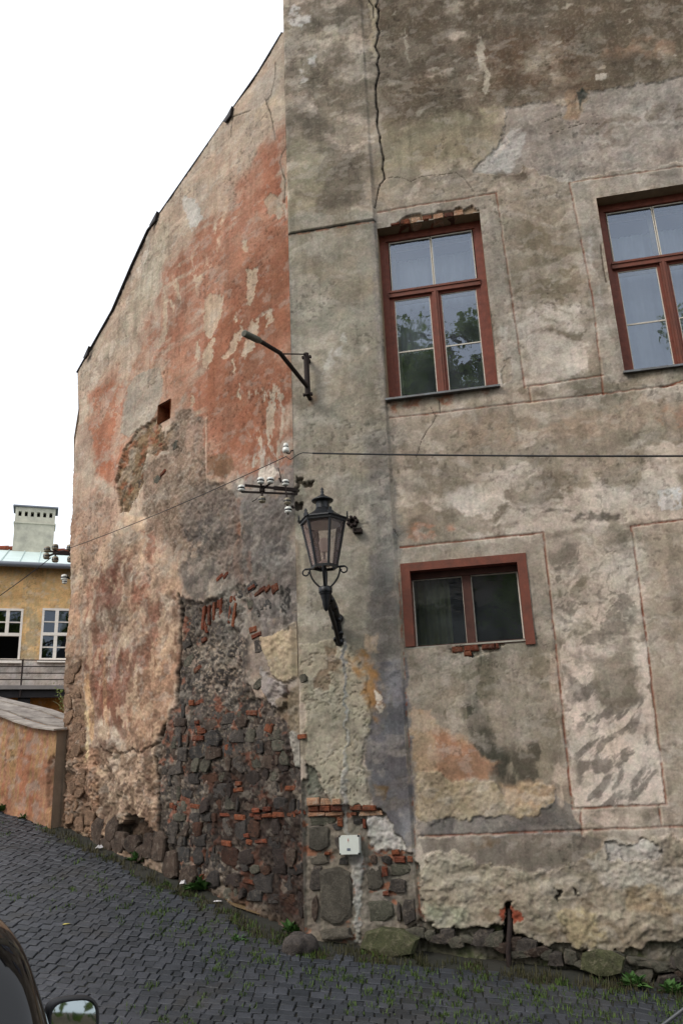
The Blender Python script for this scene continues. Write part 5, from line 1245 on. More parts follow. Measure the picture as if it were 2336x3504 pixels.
b = MB(); b.lathe([(.062, -.055), (.066, -.05), (.066, .0), (.05, .012)], 18, LB)
b.lathe([(.050, -.075), (.058, -.066), (.058, -.055)], 18, LB)
b.lathe([(.004, -.235), (.022, -.215), (.026, -.19), (.034, -.17), (.036, -.13), (.046, -.1), (.05, -.075)], 14, LB); b.build('collar', M_IRON, lan)
for k in range(4):                                   # curved stays between rim and collar
    t = ha + math.pi / 4 * (2 * k) + .1
    e = Vector((math.cos(t), math.sin(t), 0))
    b = MB(); pts_ = []
    for q in range(11):
        s_ = q / 10; pts_.append(LB + e * (.045 + .105 * math.sin(s_ * math.pi / 2) ** 1.2) + UP * (.005 + .19 * s_ ** 1.4))
    b.tube(pts_, .0095, 6); b.build('stay', M_IRON, lan)
for k in (0, 3):                                     # scrolls at the lower rim
    e = (hexring(1, 0)[k] - LB).normalized(); e.z = 0
    b = MB(); b.tube([LB + e * .12 + UP * .2, LB + e * .2 + UP * .2], .011, 6)
    pts_ = [LB + e * (.19 + .038 * math.sin(q * .5) * (1 - q * .03)) + UP * (.165 + .036 * math.cos(q * .5) * (1 - q * .03)) for q in range(11)]
    b.tube(pts_, .008, 6); b.build('scroll', M_IRON, lan)
b = MB(); b.tube([LB + UP * -.01, LB + UP * .2], .02, 8); b.tube([LB + UP * .19, LB + UP * .36], .012, 8); b.build('gas_pipe', M_IRON, lan)
M_MANT = mat('pale_burner', S(214, 190, 178), .5, .1, 6)
b = MB(); b.lathe([(.03, .36), (.046, .40), (.05, .46), (.03, .5)], 12, LB); b.lathe([(.075, .225), (.06, .25), (.02, .28)], 14, LB); b.build('burner', M_MANT, lan)
b = MB(); b.lathe([(.175, Z1 - .03), (.08, Z1 + .01), (.02, Z1 + .015)], 18, LB); b.build('reflector', mat('enamel_reflector', S(150, 140, 130), .4, .1, 6), lan)
# cast bracket with leafy openwork
uu, vv = (0.508,3.206)
wallp = fw(uu, vv, 0)
b = MB()
path = [LB + UP * -.05, LB + UP * -.06 - NF * .08, LB + UP * -.09 - NF * .2, LB + UP * -.13 - NF * .33, LB + UP * -.21 - NF * .45, LB + UP * -.31 - NF * .53, LB + UP * -.40 - NF * .57]
b.tube(path, [.034, .042, .052, .052, .048, .044, .04], 8)
b.build('arm', M_IRON, lan)
b = MB()
path2 = [LB + UP * -.12 - NF * .05, LB + UP * -.17 - NF * .14, LB + UP * -.25 - NF * .28, LB + UP * -.33 - NF * .40, LB + UP * -.42 - NF * .51, LB + UP * -.47 - NF * .57]
b.tube(path2, [.012, .02, .024, .022, .02, .018], 6)
for q in range(1, 5):
    b.tube([path[q + 1], path2[q]], .012, 5)
b.build('lower_scroll', M_IRON, lan)
for q in range(9):
    s_ = q / 8; i = min(int(s_ * 5), 4); fr_ = s_ * 5 - i
    p = path[i + 1].lerp(path[i + 2] if i + 2 < len(path) else path[-1], fr_ if i + 2 < len(path) else 0)
    b = MB(); b.lathe([(.004, -.03), (.024, -.012), (.03, .004), (.012, .03)], 7, p + NF * .014 - UP * .02 + FD * (.03 if q % 2 else -.03), NF + UP * .4 + FD * (.6 if q % 2 else -.6)); b.build('leaf', M_IRON, lan)
b = MB()
for v_ in (-.20, -.44):
    b.lathe([(.05, 0), (.05, .022), (.03, .04), (.012, .05)], 14, LB + UP * v_ - NF * .597, NF)
b.box(LB + UP * -.32 - NF * .585, FD * .028, UP * .16, NF * .014)
b.build('wall_plate', M_IRON, lan)

# ---------------------------------------------------------------- old street lamp arm
arm = empty('lamp_arm', Vector((-0.332,8.464,5.850)))
ident(arm, 'bare rusty tube arm with stub lamp head, bolted high on the corner', 'lamp arm')
p0, p1 = Vector((-0.328,8.443,6.318)), Vector((-0.322,8.442,5.795))
b = MB(); b.tube([p1, p0], .031, 12); b.build('post', M_RUST, arm)
a0, a1, a2, a3 = Vector((-0.328,8.423,5.894)), Vector((-0.588,7.943,6.062)), Vector((-0.779,7.613,6.035)), Vector((-0.904,7.403,6.001))
b = MB(); b.tube([a0, a0.lerp(a1, .5), a0.lerp(a1, .93), a1, a1.lerp(a2, .1), a1.lerp(a2, .5), a2], .024, 10); b.build('boom', M_RUST, arm)
M_HEAD = mat('grey_green_lamp_head', S(84, 84, 72), .6, .2, 20)
b = MB(); b.tube([a1.lerp(a2, .94), a2, a2.lerp(a3, .1), a3, a3 + (a3 - a2) * .02], [.024, .032, .037, .037, .026], 10); b.build('lamp_head', M_HEAD, arm)
b = MB(); b.tube([Vector((-0.338,8.425,6.301)), Vector((-0.559,7.978,6.069))], .008, 6); b.build('stay', M_RUST, arm)
for q in ((-0.323,8.442,6.272), (-0.322,8.442,5.802)):
    q = Vector(q); b = MB()
    b.box(q, FD * .05, UP * .012, NF * .012); b.box(q - NF * .06, FD * .02, UP * .016, NF * .06); b.box(q + FD * .045, FD * .008, UP * .014, NF * .02); b.box(q - FD * .045 + NF * .0, FD * .008, UP * .012, NF * .02)
    b.build('clamp', M_RUST, arm)

# ---------------------------------------------------------------- insulators
def insulator_mesh(kind):
    """a bell of white porcelain; bands are separate"""
    b = MB()
    if kind == 'bell':
        b.lathe([(.012, -.045), (.036, -.042), (.038, -.02), (.034, .004), (.026, .012), (.025, .02), (.028, .024), (.026, .05), (.02, .058), (.005, .06)], 16)
    else:
        b.lathe([(.012, -.036), (.028, -.034), (.037, -.026), (.038, -.012), (.033, -.006), (.033, .002), (.038, .008), (.037, .022), (.03, .032), (.012, .038)], 16)
    return b
INS = insulator_mesh('spool').mesh('insulator', M_PORC); INSB = insulator_mesh('spool').mesh('insulator', M_PORCB); BELL = insulator_mesh('bell').mesh('insulator', M_PORC)
BAND = MB().lathe([(.034, -.014), (.0398, -.011), (.0398, .006), (.034, .010)], 16).mesh('glaze_band', M_PORCD)
BAND2 = MB().lathe([(.0265, .010), (.028, .013), (.028, .022), (.0265, .025)], 16).mesh('glaze_band', M_PORCD)
def insulator(par, p, me=INS, ax=UP, sc_=1.0, band=BAND):
    o = mobj('insulator', me, par); o.matrix_parent_inverse = Matrix.Translation(-par.location)
    q = Vector(ax).to_track_quat('Z', 'Y')
    o.matrix_basis = Matrix.LocRotScale(p, q, (sc_,) * 3)
    k = bpy.data.objects.new('glaze_band', band); C.objects.link(k); k.parent = o
    return o
ib = empty('insulator_bracket', Vector((-0.486,8.500,4.648)))
ident(ib, 'rusty double bar bracket with seven striped porcelain insulators at the corner', 'bracket', 'insulator brackets')
u0_, u1_ = Vector((-0.478,8.600,4.727)), Vector((-1.028,8.420,4.741)); l0_, l1_ = Vector((-0.466,8.600,4.679)), Vector((-1.060,8.420,4.669))
def flatbar(p, q, h_=.011, t_=.005):
    d = (q - p).normalized(); n_ = d.cross(UP).normalized(); up_ = n_.cross(d)
    return MB().box((p + q) / 2, (q - p) / 2, up_ * h_, n_ * t_)
flatbar(u0_, u1_, .014).build('bar', M_RUST, ib); flatbar(l0_, l1_).build('bar', M_RUST, ib)
flatbar(u0_.lerp(u1_, .0), u0_.lerp(u1_, .45), .02, .012).build('bar', M_RUST, ib)
cpl = Vector((-0.845,8.450,4.707))
for q, me in (((-0.855,8.400,4.780), INS), ((-0.751,8.400,4.778), INS), ((-0.593,8.480,4.774), INS), ((-0.847,8.450,4.580), INSB), ((-0.578,8.480,4.561), INSB), ((-0.571,8.480,4.461), INS), ((-1.066,8.420,4.709), INS)):
    q = Vector(q)
    insulator(ib, q, me)
for q, w_ in (((-0.856,8.400,4.746), 0), ((-0.758,8.400,4.738), 0), ((-0.846,8.450,4.606), 0)):
    b = MB(); b.tube([cpl, Vector(q)], .011, 6); b.build('stalk', M_RUST, ib)
b = MB(); b.tube([Vector((-0.594,8.480,4.747)), Vector((-0.572,8.480,4.405))], .008, 6); b.build('stalk', M_RUST, ib)
b = MB(); b.tube([Vector((-1.066,8.420,4.746)), Vector((-1.060,8.420,4.659))], .009, 6); b.build('stalk', M_RUST, ib)
b = MB(); b.box(cpl, (.028, 0, 0), (0, .016, 0), (0, 0, .03)); b.build('clamp', M_RUST, ib)
b = MB(); b.tube([Vector((-0.672,8.500,4.962)), Vector((-0.642,8.500,4.841)), Vector((-0.655,8.500,4.808))], .005, 5); b.tube([Vector((-0.661,8.500,4.838)), Vector((-0.642,8.500,4.790))], .014, 6); b.build('loose_clip', M_RUST, ib)
b = MB(); b.tube([Vector((-0.905,8.500,4.613)), Vector((-0.963,8.500,4.575))], .005, 5); b.tube([Vector((-0.534,8.500,4.509)), Vector((-0.509,8.500,4.488))], .016, 6); b.build('loose_clip', M_RUST, ib)
# single bell on a hook above
sg = empty('hook_insulator', Vector((-0.588,8.550,5.169))); ident(sg, 'single white bell insulator on a bent hook above the lantern bracket', 'insulator')
insulator(sg, Vector((-0.584,8.500,5.183)), BELL, UP, 1.05, BAND2)
b = MB(); b.tube([Vector((-0.578,8.500,5.148)), Vector((-0.572,8.500,5.123)), Vector((-0.548,8.520,5.127)), Vector((-0.536,8.550,5.160)), Vector((-0.531,8.580,5.189)), Vector((-0.501,8.620,5.208))], .007, 6); b.build('hook', M_RUST, sg)
# bracket at the far edge of the side wall
ib2 = empty('insulator_bracket', Vector((-3.997,11.900,5.047))); ident(ib2, 'small insulator bracket jutting from the far edge of the terracotta wall', 'bracket', 'insulator brackets')
flatbar(Vector((-3.999,12.000,5.074)), Vector((-4.299,11.900,5.078)), .03, .02).build('bar', M_RUST, ib2)
flatbar(Vector((-4.281,11.900,5.068)), Vector((-4.417,11.900,5.015)), .013, .01).build('bar', M_RUST, ib2)
flatbar(Vector((-4.282,11.900,5.082)), Vector((-4.434,11.900,5.124)), .013, .01).build('bar', M_RUST, ib2)
for q, me in (((-4.404,11.900,5.132), INSB), ((-4.288,11.900,5.163), INSB), ((-4.275,11.900,4.973), INSB), ((-4.085,11.950,5.160), INSB), ((-4.065,11.950,4.978), INSB), ((-4.409,11.900,5.029), INSB)):
    insulator(ib2, Vector(q), me, UP, 1.25)
for q in ([(-4.288,11.900,5.172),(-4.274,11.900,4.964)], [(-4.081,11.950,5.168),(-4.069,11.950,4.969)]):
    b = MB(); b.tube([Vector(q[0]), Vector(q[1])], .012, 6); b.build('stalk', M_RUST, ib2)
sg2 = empty('hook_insulator', Vector((-4.060,11.900,4.670))); ident(sg2, 'tiny insulator on an S hook at the far edge, below its bracket', 'insulator')
insulator(sg2, Vector((-4.122,11.900,4.690)), INS, UP, 1.2); insulator(sg2, Vector((-4.114,11.900,4.628)), INS, UP, .9)
b = MB(); b.tube([Vector((-4.128,11.900,4.717)), Vector((-4.112,11.900,4.734)), Vector((-4.085,11.900,4.724)), Vector((-4.063,11.920,4.679)), Vector((-4.038,11.950,4.681))], .011, 6); b.build('hook', M_RUST, sg2)
# wires
def sagwire(a, c, sag, r_=.006, n=16):
    return [Vector(a).lerp(Vector(c), i / n) - UP * sag * 4 * (i / n) * (1 - i / n) for i in range(n + 1)]
b = MB(); b.tube(sagwire((-0.582,8.450,5.069), (-4.263,11.850,5.054), .05), .0045, 6)
ident(b.build('overhead_wire', M_WIRE), 'thin dark wire slanting down across the terracotta side wall', 'wire', 'old overhead wires')
b = MB(); b.tube([Vector((-0.582,8.450,5.069)), Vector((-0.530,8.420,5.017)), Vector((-0.445,8.400,5.067)), Vector((-0.391,8.350,5.065)), Vector((-0.282,8.300,5.033))], .005, 6)
b.tube(sagwire((-0.282,8.300,5.033), (4.309,6.600,4.121), .02), .0095, 6)
ident(b.build('overhead_wire', M_WIRE), 'black wire running level across the grey front to the right', 'wire', 'old overhead wires')
b = MB(); b.tube(sagwire((-4.320,11.850,4.989), (-6.204,10.500,3.071), .1), .007, 6)
ident(b.build('overhead_wire', M_WIRE), 'thin wire leaving the far bracket past the yellow house', 'wire', 'old overhead wires')

# ---------------------------------------------------------------- small things on the front
uu, vv = (0.637,4.290)
hf = empty('broken_fitting', fw(uu, vv, .02)); ident(hf, 'rusted remains of a round wall fitting right of the lantern', 'fitting')
b = MB()
b.lathe([(.045, 0), (.052, .02), (.046, .05), (.03, .055), (.026, .02)], 12, fw(uu, vv, 0), NF)
for k in range(7):
    t = k * 2 * math.pi / 7; b.lathe([(.018, 0), (.02, .05), (.008, .06)], 6, fw(uu + .05 * math.cos(t), vv + .05 * math.sin(t), 0), NF)
b.build('rosette', M_RUST, hf)
u2, v2 = (0.692,4.189)
b = MB(); fbox(b, u2 - .045, u2 + .045, v2 - .034, v2 - .022, 0, .09); fbox(b, u2 - .045, u2 - .033, v2 - .022, v2 + .02, 0, .09); fbox(b, u2 + .033, u2 + .045, v2 - .022, v2 + .012, 0, .09); fbox(b, u2 - .033, u2 + .033, v2 - .022, v2 + .03, 0, .02)
b.build('clip_box', M_RUST, hf)
# junction box
ua, va = (0.377,1.006); ub, vb = (0.566,1.170)
jb = empty('junction_box', fw((ua + ub) / 2, va, 0)); ident(jb, 'square white plastic electric junction box on the bare masonry at the corner', 'junction box')
M_BOX = mat('white_plastic', S(196, 200, 192), .4, .05, 6)
b = MB()
ch = .012
cx_, cy_ = (ua + ub) / 2, (va + vb) / 2; hw, hh = (ub - ua) / 2, (vb - va) / 2
oc = [(-hw + ch, -hh), (hw - ch, -hh), (hw, -hh + ch), (hw, hh - ch), (hw - ch, hh), (-hw + ch, hh), (-hw, hh - ch), (-hw, -hh + ch)]
b.prism([fw(cx_ + x, cy_ + y, -.04) for x, y in oc], NF * .115); b.build('lid', M_BOX, jb)
b = MB(); fbox(b, cx_ - hw * .97, cx_ + hw * .97, cy_ - hh * .97, cy_ + hh * .97, -.05, .055); b.build('base', M_BOX, jb)
M_BLK = mat('black_screw', S(30, 30, 32), .5, .1, 6)
for x in (-1, 1):
    for y in (-1, 1):
        b = MB(); b.lathe([(.011, 0), (.011, .02), (.006, .024)], 10, fw(cx_ + x * (hw - .006), cy_ + y * (hh - .006), .052), NF); b.build('screw', M_BLK, jb)
M_MARK = mat('red_print', S(150, 52, 46), .6, .1, 6); M_LBL = mat('grey_label', S(92, 100, 110), .6, .35, 200)
b = MB()
bolt = [(.003, .024), (-.006, -.002), (-.001, -.002), (-.003, -.022), (.006, .004), (.001, .004)]
b.prism([fw(cx_ - .006 + x, cy_ + hh * .5 + y, .0755) for x, y in bolt], NF * .001); b.build('warning_mark', M_MARK, jb)
b = MB(); fbox(b, cx_ - .022, cx_ + .012, cy_ - hh * .62, cy_ - hh * .34, .0752, .0765); b.build('label_plate', M_LBL, jb)
# rusty drain stub
ua, va = (1.898,0.499); ub, vb = (1.857,0.071)
ident(MB().tube([fw(ua, va, -.07), fw(ua, va - .1, -.02), fw(ub, vb + .1, .02), fw(ub, vb - .03, .03)], .024, 10).build('drain_pipe', M_RUST), 'short rusty drain pipe standing in a slot at the foot of the front wall', 'pipe')

# ================================================================ the lane
def side_of(x, y):
    """distance in front of the house walls (positive outside)"""
    p = Vector((x, y, 0)) - CORNER
    df = p.dot(NF); dg = p.dot(NG)
    return max(df if True else 0, dg) if (p.dot(FD) > -20) else dg

def ground_mesh():
    xs = spans((-160, -30, 13), (-30, -9, 1.5), (-9, 5, .12), (5, 30, 1.5), (30, 160, 13)); ys = spans((-160, -30, 13), (-30, 4.5, 1.5), (4.5, 13.5, .12), (13.5, 40, 1.5), (40, 200, 16))
    b = MB(); n = len(xs)
    X, Y = np.meshgrid(xs, ys)
    bump = (fbm(X * 2.2, Y * 2.2, 4, 91) - .5) * .008
    vs = [(float(X[j, i]), float(Y[j, i]), gz(X[j, i], Y[j, i]) - .013 + float(bump[j, i])) for j in range(len(ys)) for i in range(n)]
    b.add(vs, [(j * n + i, j * n + i + 1, (j + 1) * n + i + 1, (j + 1) * n + i) for j in range(len(ys) - 1) for i in range(n - 1)], True)
    return b
M_DIRT = mat('lane_dirt', S(50, 47, 42), .95, .3, 3, bump=.6, bscale=30, col2=S(38, 40, 33))
lane = ground_mesh().build('ground', M_DIRT)
ident(lane, 'dark cobbled lane climbing to the left past the house', kind='structure')

def sett_mat(name, c1, c2):
    m, N, L, bs = nodes(name)
    geo = N.new('ShaderNodeNewGeometry')
    n1 = N.new('ShaderNodeTexNoise'); n1.inputs['Scale'].default_value = 4.2; n1.inputs['Detail'].default_value = 9; n1.inputs['Roughness'].default_value = .8
    n2 = N.new('ShaderNodeTexNoise'); n2.inputs['Scale'].default_value = 55; n2.inputs['Detail'].default_value = 6
    n3 = N.new('ShaderNodeTexNoise'); n3.inputs['Scale'].default_value = .7; n3.inputs['Detail'].default_value = 4
    for q in (n1, n2, n3): L.new(geo.outputs['Position'], q.inputs['Vector'])
    at = N.new('ShaderNodeAttribute'); at.attribute_name = 'tone'
    oi = N.new('ShaderNodeObjectInfo')
    ad = N.new('ShaderNodeMath'); ad.operation = 'ADD'; L.new(at.outputs['Fac'], ad.inputs[0]); L.new(oi.outputs['Random'], ad.inputs[1])
    fr = N.new('ShaderNodeMath'); fr.operation = 'FRACT'; L.new(ad.outputs[0], fr.inputs[0])
    m1 = N.new('ShaderNodeMix'); m1.data_type = 'RGBA'; m1.inputs[6].default_value = (*S(*c1), 1); m1.inputs[7].default_value = (*S(*c2), 1)
    L.new(fr.outputs[0], m1.inputs[0])
    mr = N.new('ShaderNodeMapRange'); mr.inputs['From Min'].default_value = .3; mr.inputs['From Max'].default_value = .7; mr.inputs['To Min'].default_value = .65; mr.inputs['To Max'].default_value = 1.3
    L.new(n1.outputs['Fac'], mr.inputs['Value'])
    m2 = N.new('ShaderNodeMix'); m2.data_type = 'RGBA'; m2.blend_type = 'MULTIPLY'; m2.inputs[0].default_value = 1
    L.new(m1.outputs[2], m2.inputs[6]); L.new(mr.outputs[0], m2.inputs[7])
    n4 = N.new('ShaderNodeTexNoise'); n4.inputs['Scale'].default_value = 1.1; n4.inputs['Detail'].default_value = 8; n4.inputs['Roughness'].default_value = .7; L.new(geo.outputs['Position'], n4.inputs['Vector'])
    dm = N.new('ShaderNodeMapRange'); dm.inputs['From Min'].default_value = .5; dm.inputs['From Max'].default_value = .68; dm.inputs['To Max'].default_value = .55; L.new(n4.outputs['Fac'], dm.inputs['Value'])
    m3 = N.new('ShaderNodeMix'); m3.data_type = 'RGBA'; m3.inputs[7].default_value = (*S(58, 54, 47), 1); L.new(dm.outputs[0], m3.inputs[0]); L.new(m2.outputs[2], m3.inputs[6])
    L.new(m3.outputs[2], bs.inputs['Base Color'])
    rr = N.new('ShaderNodeMapRange'); rr.inputs['To Min'].default_value = .38; rr.inputs['To Max'].default_value = .68; L.new(n3.outputs['Fac'], rr.inputs['Value']); L.new(rr.outputs[0], bs.inputs['Roughness'])
    bs.inputs['Specular IOR Level'].default_value = .3
    bp = N.new('ShaderNodeBump'); bp.inputs['Strength'].default_value = .5; bp.inputs['Distance'].default_value = .008
    L.new(n2.outputs['Fac'], bp.inputs['Height']); L.new(bp.outputs['Normal'], bs.inputs['Normal'])
    return m
M_SETT = sett_mat('basalt_sett', (42, 45, 49), (60, 62, 67))
def sett_shape(r_):
    """rounded block top, unit footprint"""
    j = lambda a=.05: r_.uniform(-a, a)
    c = [(-.5 + j(), -.5 + j()), (.5 + j(), -.5 + j()), (.5 + j(), .5 + j()), (-.5 + j(), .5 + j())]
    vs = [(x, y, -.05) for x, y in c] + [(x * .985, y * .985, -.005) for x, y in c] + [(x * .88, y * .88, .001 + j(.0015)) for x, y in c]
    fs = [(8, 9, 10, 11)] + [(i * 4 + k, i * 4 + (k + 1) % 4, i * 4 + 4 + (k + 1) % 4, i * 4 + 4 + k) for i in range(2) for k in range(4)]
    return vs, fs
SH = [sett_shape(random.Random(400 + k)) for k in range(14)]
SHM = []
for vs_, fs_ in SH:
    me = MB().add(vs_, fs_, False).mesh('sett', M_SETT); at = me.attributes.new('tone', 'FLOAT', 'POINT'); SHM.append(me)
rs = random.Random(17)
RA = math.radians(-14); rx = Vector((math.cos(RA), math.sin(RA), 0)); ry = Vector((-math.sin(RA), math.cos(RA), 0))
CP = Vector(cam.matrix_world.translation)
CAMI = cam.matrix_world.inverted()
cells = []
row = -12.0
while row < 16:
    dep = rs.uniform(.078, .112); x = -16 + rs.random() * .1
    while x < 12:
        wd = rs.uniform(.07, .125) if rs.random() < .88 else rs.uniform(.125, .18)
        bow = .35 * math.sin(x * .55 + .6)
        c = rx * (x + wd / 2) + ry * (row + dep / 2 + bow)
        if -8.2 < c.x < 4.6 and 4.4 < c.y < 13.6:
            p = Vector((c.x, c.y, 0)) - CORNER
            dF, dG = p.dot(NF), p.dot(NG)
            uF, uG = p.dot(FD), p.dot(GD)
            okf = dF > (.16 + .12 * math.sin(uF * 2.1) ** 2) if uF > 0 else True
            okg = dG > (.16 + .14 * math.sin(uG * 1.7 + 1) ** 2) if uF < .3 else True
            if okf and okg: cells.append((c, wd, dep))
        x += wd + rs.uniform(.003, .012)
    row += dep + rs.uniform(.004, .010)
def sett_frame(c, wd, dep):
    z = gz(c.x, c.y) + rs.uniform(-.002, .003) + (vn(np.array([c.x * 1.3 + 40]), np.array([c.y * 1.3 + 40]))[0] - .5) * .010
    e = .05
    nx = Vector((1, 0, (gz(c.x + e, c.y) - gz(c.x - e, c.y)) / (2 * e))).normalized(); ny_ = Vector((0, 1, (gz(c.x, c.y + e) - gz(c.x, c.y - e)) / (2 * e))).normalized()
    n_ = nx.cross(ny_); n_ = (n_ + Vector((rs.uniform(-.014, .014), rs.uniform(-.014, .014), 0))).normalized()
    t = rx + ry * (rs.uniform(-.12, .12) + .2 * math.cos(c.x * .55 + .6)); X = (t - n_ * t.dot(n_)).normalized(); Y = n_.cross(X)
    return Matrix(((X.x * wd, Y.x * dep, n_.x, c.x), (X.y * wd, Y.y * dep, n_.y, c.y), (X.z * wd, Y.z * dep, n_.z, z), (0, 0, 0, 1)))
def shown(c):
    q = CAMI @ Vector((c.x, c.y, gz(c.x, c.y)))
    if q.z > -.1: return 1e9
    x, y = q.x / -q.z, q.y / -q.z
    if abs(x) > .405 or abs(y) > .61: return 1e9
    return -q.z
frames = [(sett_frame(*c), c[0]) for c in cells]
order = sorted(range(len(frames)), key=lambda i: shown(frames[i][1]))
near = set(order[:300])
for i in order[:300]:
    o = bpy.data.objects.new('sett', SHM[rs.randrange(14)]); C.objects.link(o); o.parent = lane; o.matrix_basis = frames[i][0]
b = MB(); tone = []
for i in range(len(frames)):
    if i in near: continue
    vs_, fs_ = SH[rs.randrange(14)]
    M_ = frames[i][0]
    b.add([M_ @ Vector(p) for p in vs_], fs_); tone += [rs.random()] * len(vs_)
so = b.build('sett_paving', M_SETT, lane, keep=False)
at = so.data.attributes.new('tone', 'FLOAT', 'POINT'); at.data.foreach_set('value', tone)
so['kind'] = 'stuff'

# grass in the joints and along the walls
def grass_mat(name, c1, c2):
    m = mat(name, S(*c1), .7, .2, 3, col2=S(*c2), spec=.2); return m
M_GRASS = grass_mat('joint_grass', (80, 98, 42), (52, 70, 32)); M_DRY = grass_mat('dry_grass', (74, 68, 46), (54, 56, 36))
def blades(spots, r_, hmin, hmax, w_=.004, lean=.6):
    b = MB()
    for (x, y, rad, n) in spots:
        for _ in range(n):
            a = r_.random() * 6.283; rr = rad * math.sqrt(r_.random())
            px_, py_ = x + rr * math.cos(a), y + rr * math.sin(a)
            h_ = r_.uniform(hmin, hmax); t = r_.random() * 6.283; l_ = r_.random() * lean * h_
            z = gz(px_, py_) - .012
            dx, dy = math.cos(t), math.sin(t); sx, sy = -dy * w_, dx * w_
            p0 = (px_ - sx, py_ - sy, z); p1 = (px_ + sx, py_ + sy, z)
            m0 = (px_ - sx * .7 + dx * l_ * .4, py_ - sy * .7 + dy * l_ * .4, z + h_ * .6); m1 = (px_ + sx * .7 + dx * l_ * .4, py_ + sy * .7 + dy * l_ * .4, z + h_ * .6)
            e = (px_ + dx * l_, py_ + dy * l_, z + h_)
            b.add([p0, p1, m1, m0, e], [(0, 1, 2, 3), (3, 2, 4)])
    return b
rg = random.Random(23)
spots = []
for _ in range(4600):                                 # tufts follow a patchy field
    x, y = rg.uniform(-5.5, 4), rg.uniform(5.6, 12)
    p = Vector((x, y, 0)) - CORNER
    if (p.dot(FD) > 0 and p.dot(NF) < .1) or (p.dot(FD) <= 0 and p.dot(NG) < .1): continue
    d = float(fbm(np.array([x * .8]), np.array([y * .8]), 4, 97)[0]) + (.18 if x > .5 and y < 8 else -.16)
    if rg.random() < max(0, d - .40) * 2.6: spots.append((x, y, .03 + rg.random() * .06, 8 + int(rg.random() * 14)))
o = blades(spots, rg, .015, .055, .005, .9).build('joint_grass', M_GRASS); ident(o, 'green grass sprouting in the joints of the cobbles', 'grass', kind='stuff')
spots = []
for _ in range(230):
    u_ = rg.uniform(.2, 4.2); p = fw(u_, 0, rg.uniform(.05, .32)); spots.append((p.x, p.y, .05, 9))
for _ in range(170):
    u_ = rg.uniform(.0, 4.6); p = gw(u_, 0, rg.uniform(.06, .3)); spots.append((p.x, p.y, .05, 8))
o = blades(spots, rg, .02, .08).build('verge_grass', M_DRY); ident(o, 'dry grass and dirt along the foot of the walls', 'grass', kind='stuff')
# weeds: broad leaf tufts as things
M_WEED = grass_mat('weed_leaf', (72, 104, 50), (50, 78, 38))
def weed(loc, n, h_, label, grp):
    b = MB()
    for k in range(n):
        t = rg.random() * 6.283; el = rg.uniform(.3, 1.2); L_ = h_ * rg.uniform(.5, 1.1)
        d = Vector((math.cos(t) * math.cos(el), math.sin(t) * math.cos(el), math.sin(el))); s_ = Vector((-math.sin(t), math.cos(t), 0)) * L_ * .16
        o_ = Vector((rg.uniform(-.05, .05), rg.uniform(-.05, .05), 0)); dr = Vector((0, 0, -L_ * .25))
        b.add([o_, o_ + d * L_ * .5 - s_, o_ + d * L_ + dr, o_ + d * L_ * .5 + s_], [(0, 1, 2, 3)])
    o = b.build('weed', M_WEED); o.location = Vector(loc) - UP * .01
    return ident(o, label, 'weed', grp)
weed((-0.634,8.766,0.326), 60, .16, 'leafy green weed at the corner where the two walls meet', 'weeds at the wall foot')
weed((-2.539,10.549,0.871), 60, .2, 'green weed growing under the cavity in the side wall', 'weeds at the wall foot')
weed((-1.674,9.753,0.627), 70, .24, 'straggly weed against the rubble, near the crumpled white paper', 'weeds at the wall foot')
weed((-1.120,8.533,0.307), 40, .08, 'low broad leaf weed among the cobbles left of the corner', 'weeds at the wall foot')
weed((-4.903,12.379,1.459), 60, .22, 'bushy weed at the foot of the low wall, by the left edge', 'weeds at the wall foot')
weed((-4.471,12.070,1.357), 40, .18, 'small weed against the low orange wall', 'weeds at the wall foot')
weed((2.281,7.938,-0.068), 60, .16, 'green weed below the front wall, right of the mossy boulder', 'weeds at the wall foot')
weed((2.593,7.861,-0.107), 60, .14, 'green weed below the front wall by the right edge', 'weeds at the wall foot')
# litter
M_PAPER = mat('crumpled_paper', S(200, 196, 196), .8, .1, 30)
def scrap(loc, sx, sy, sz, label, m=M_PAPER, seed=1, name='paper_scrap', cat='litter'):
    r_ = random.Random(seed); b = MB()
    vs_ = [(math.cos(k * 1.05) * sx * r_.uniform(.6, 1), math.sin(k * 1.05) * sy * r_.uniform(.6, 1), r_.uniform(0, sz * .4)) for k in range(6)] + [(math.cos(k * 1.05 + .4) * sx * .5 * r_.uniform(.6, 1), math.sin(k * 1.05 + .4) * sy * .5, sz * r_.uniform(.5, 1)) for k in range(6)]
    b.add(vs_, [(k, (k + 1) % 6, 6 + k) for k in range(6)] + [((k + 1) % 6, 6 + (k + 1) % 6, 6 + k) for k in range(6)] + [tuple(range(6, 12)), tuple(range(6))[::-1]])
    o = b.build(name, m); o.location = Vector(loc) + UP * .004
    return ident(o, label, cat)
scrap((-1.889,9.818,0.657), .055, .05, .06, 'crumpled white paper ball by the foot of the rubble wall', seed=3)
scrap((-1.446,9.401,0.530), .07, .035, .012, 'flat pale paper strip on the cobbles below the rubble', seed=4)
scrap((-3.134,10.912,0.997), .06, .04, .05, 'small white scrap near the cavity in the side wall', seed=5)
scrap((-4.605,12.153,1.386), .07, .05, .05, 'pale rag at the foot of the low orange wall', seed=6)
M_LEAF = mat('fallen_leaf', S(168, 156, 84), .7, .1, 20)
scrap((-2.784,8.721,0.467), .05, .03, .012, 'yellow fallen leaf on the cobbles beside the car', M_LEAF, 7, 'fallen_leaf', 'leaf')
scrap((-0.767,9.147,0.424), .03, .02, .02, 'tiny yellow scrap by the corner of the house', M_LEAF, 8)
scrap((-0.957,9.262,0.464), .05, .03, .02, 'small black lump on the sand by the corner', mat('black_lump', S(28, 26, 26), .8, .1, 20), 9, 'dark_clod', 'clod')
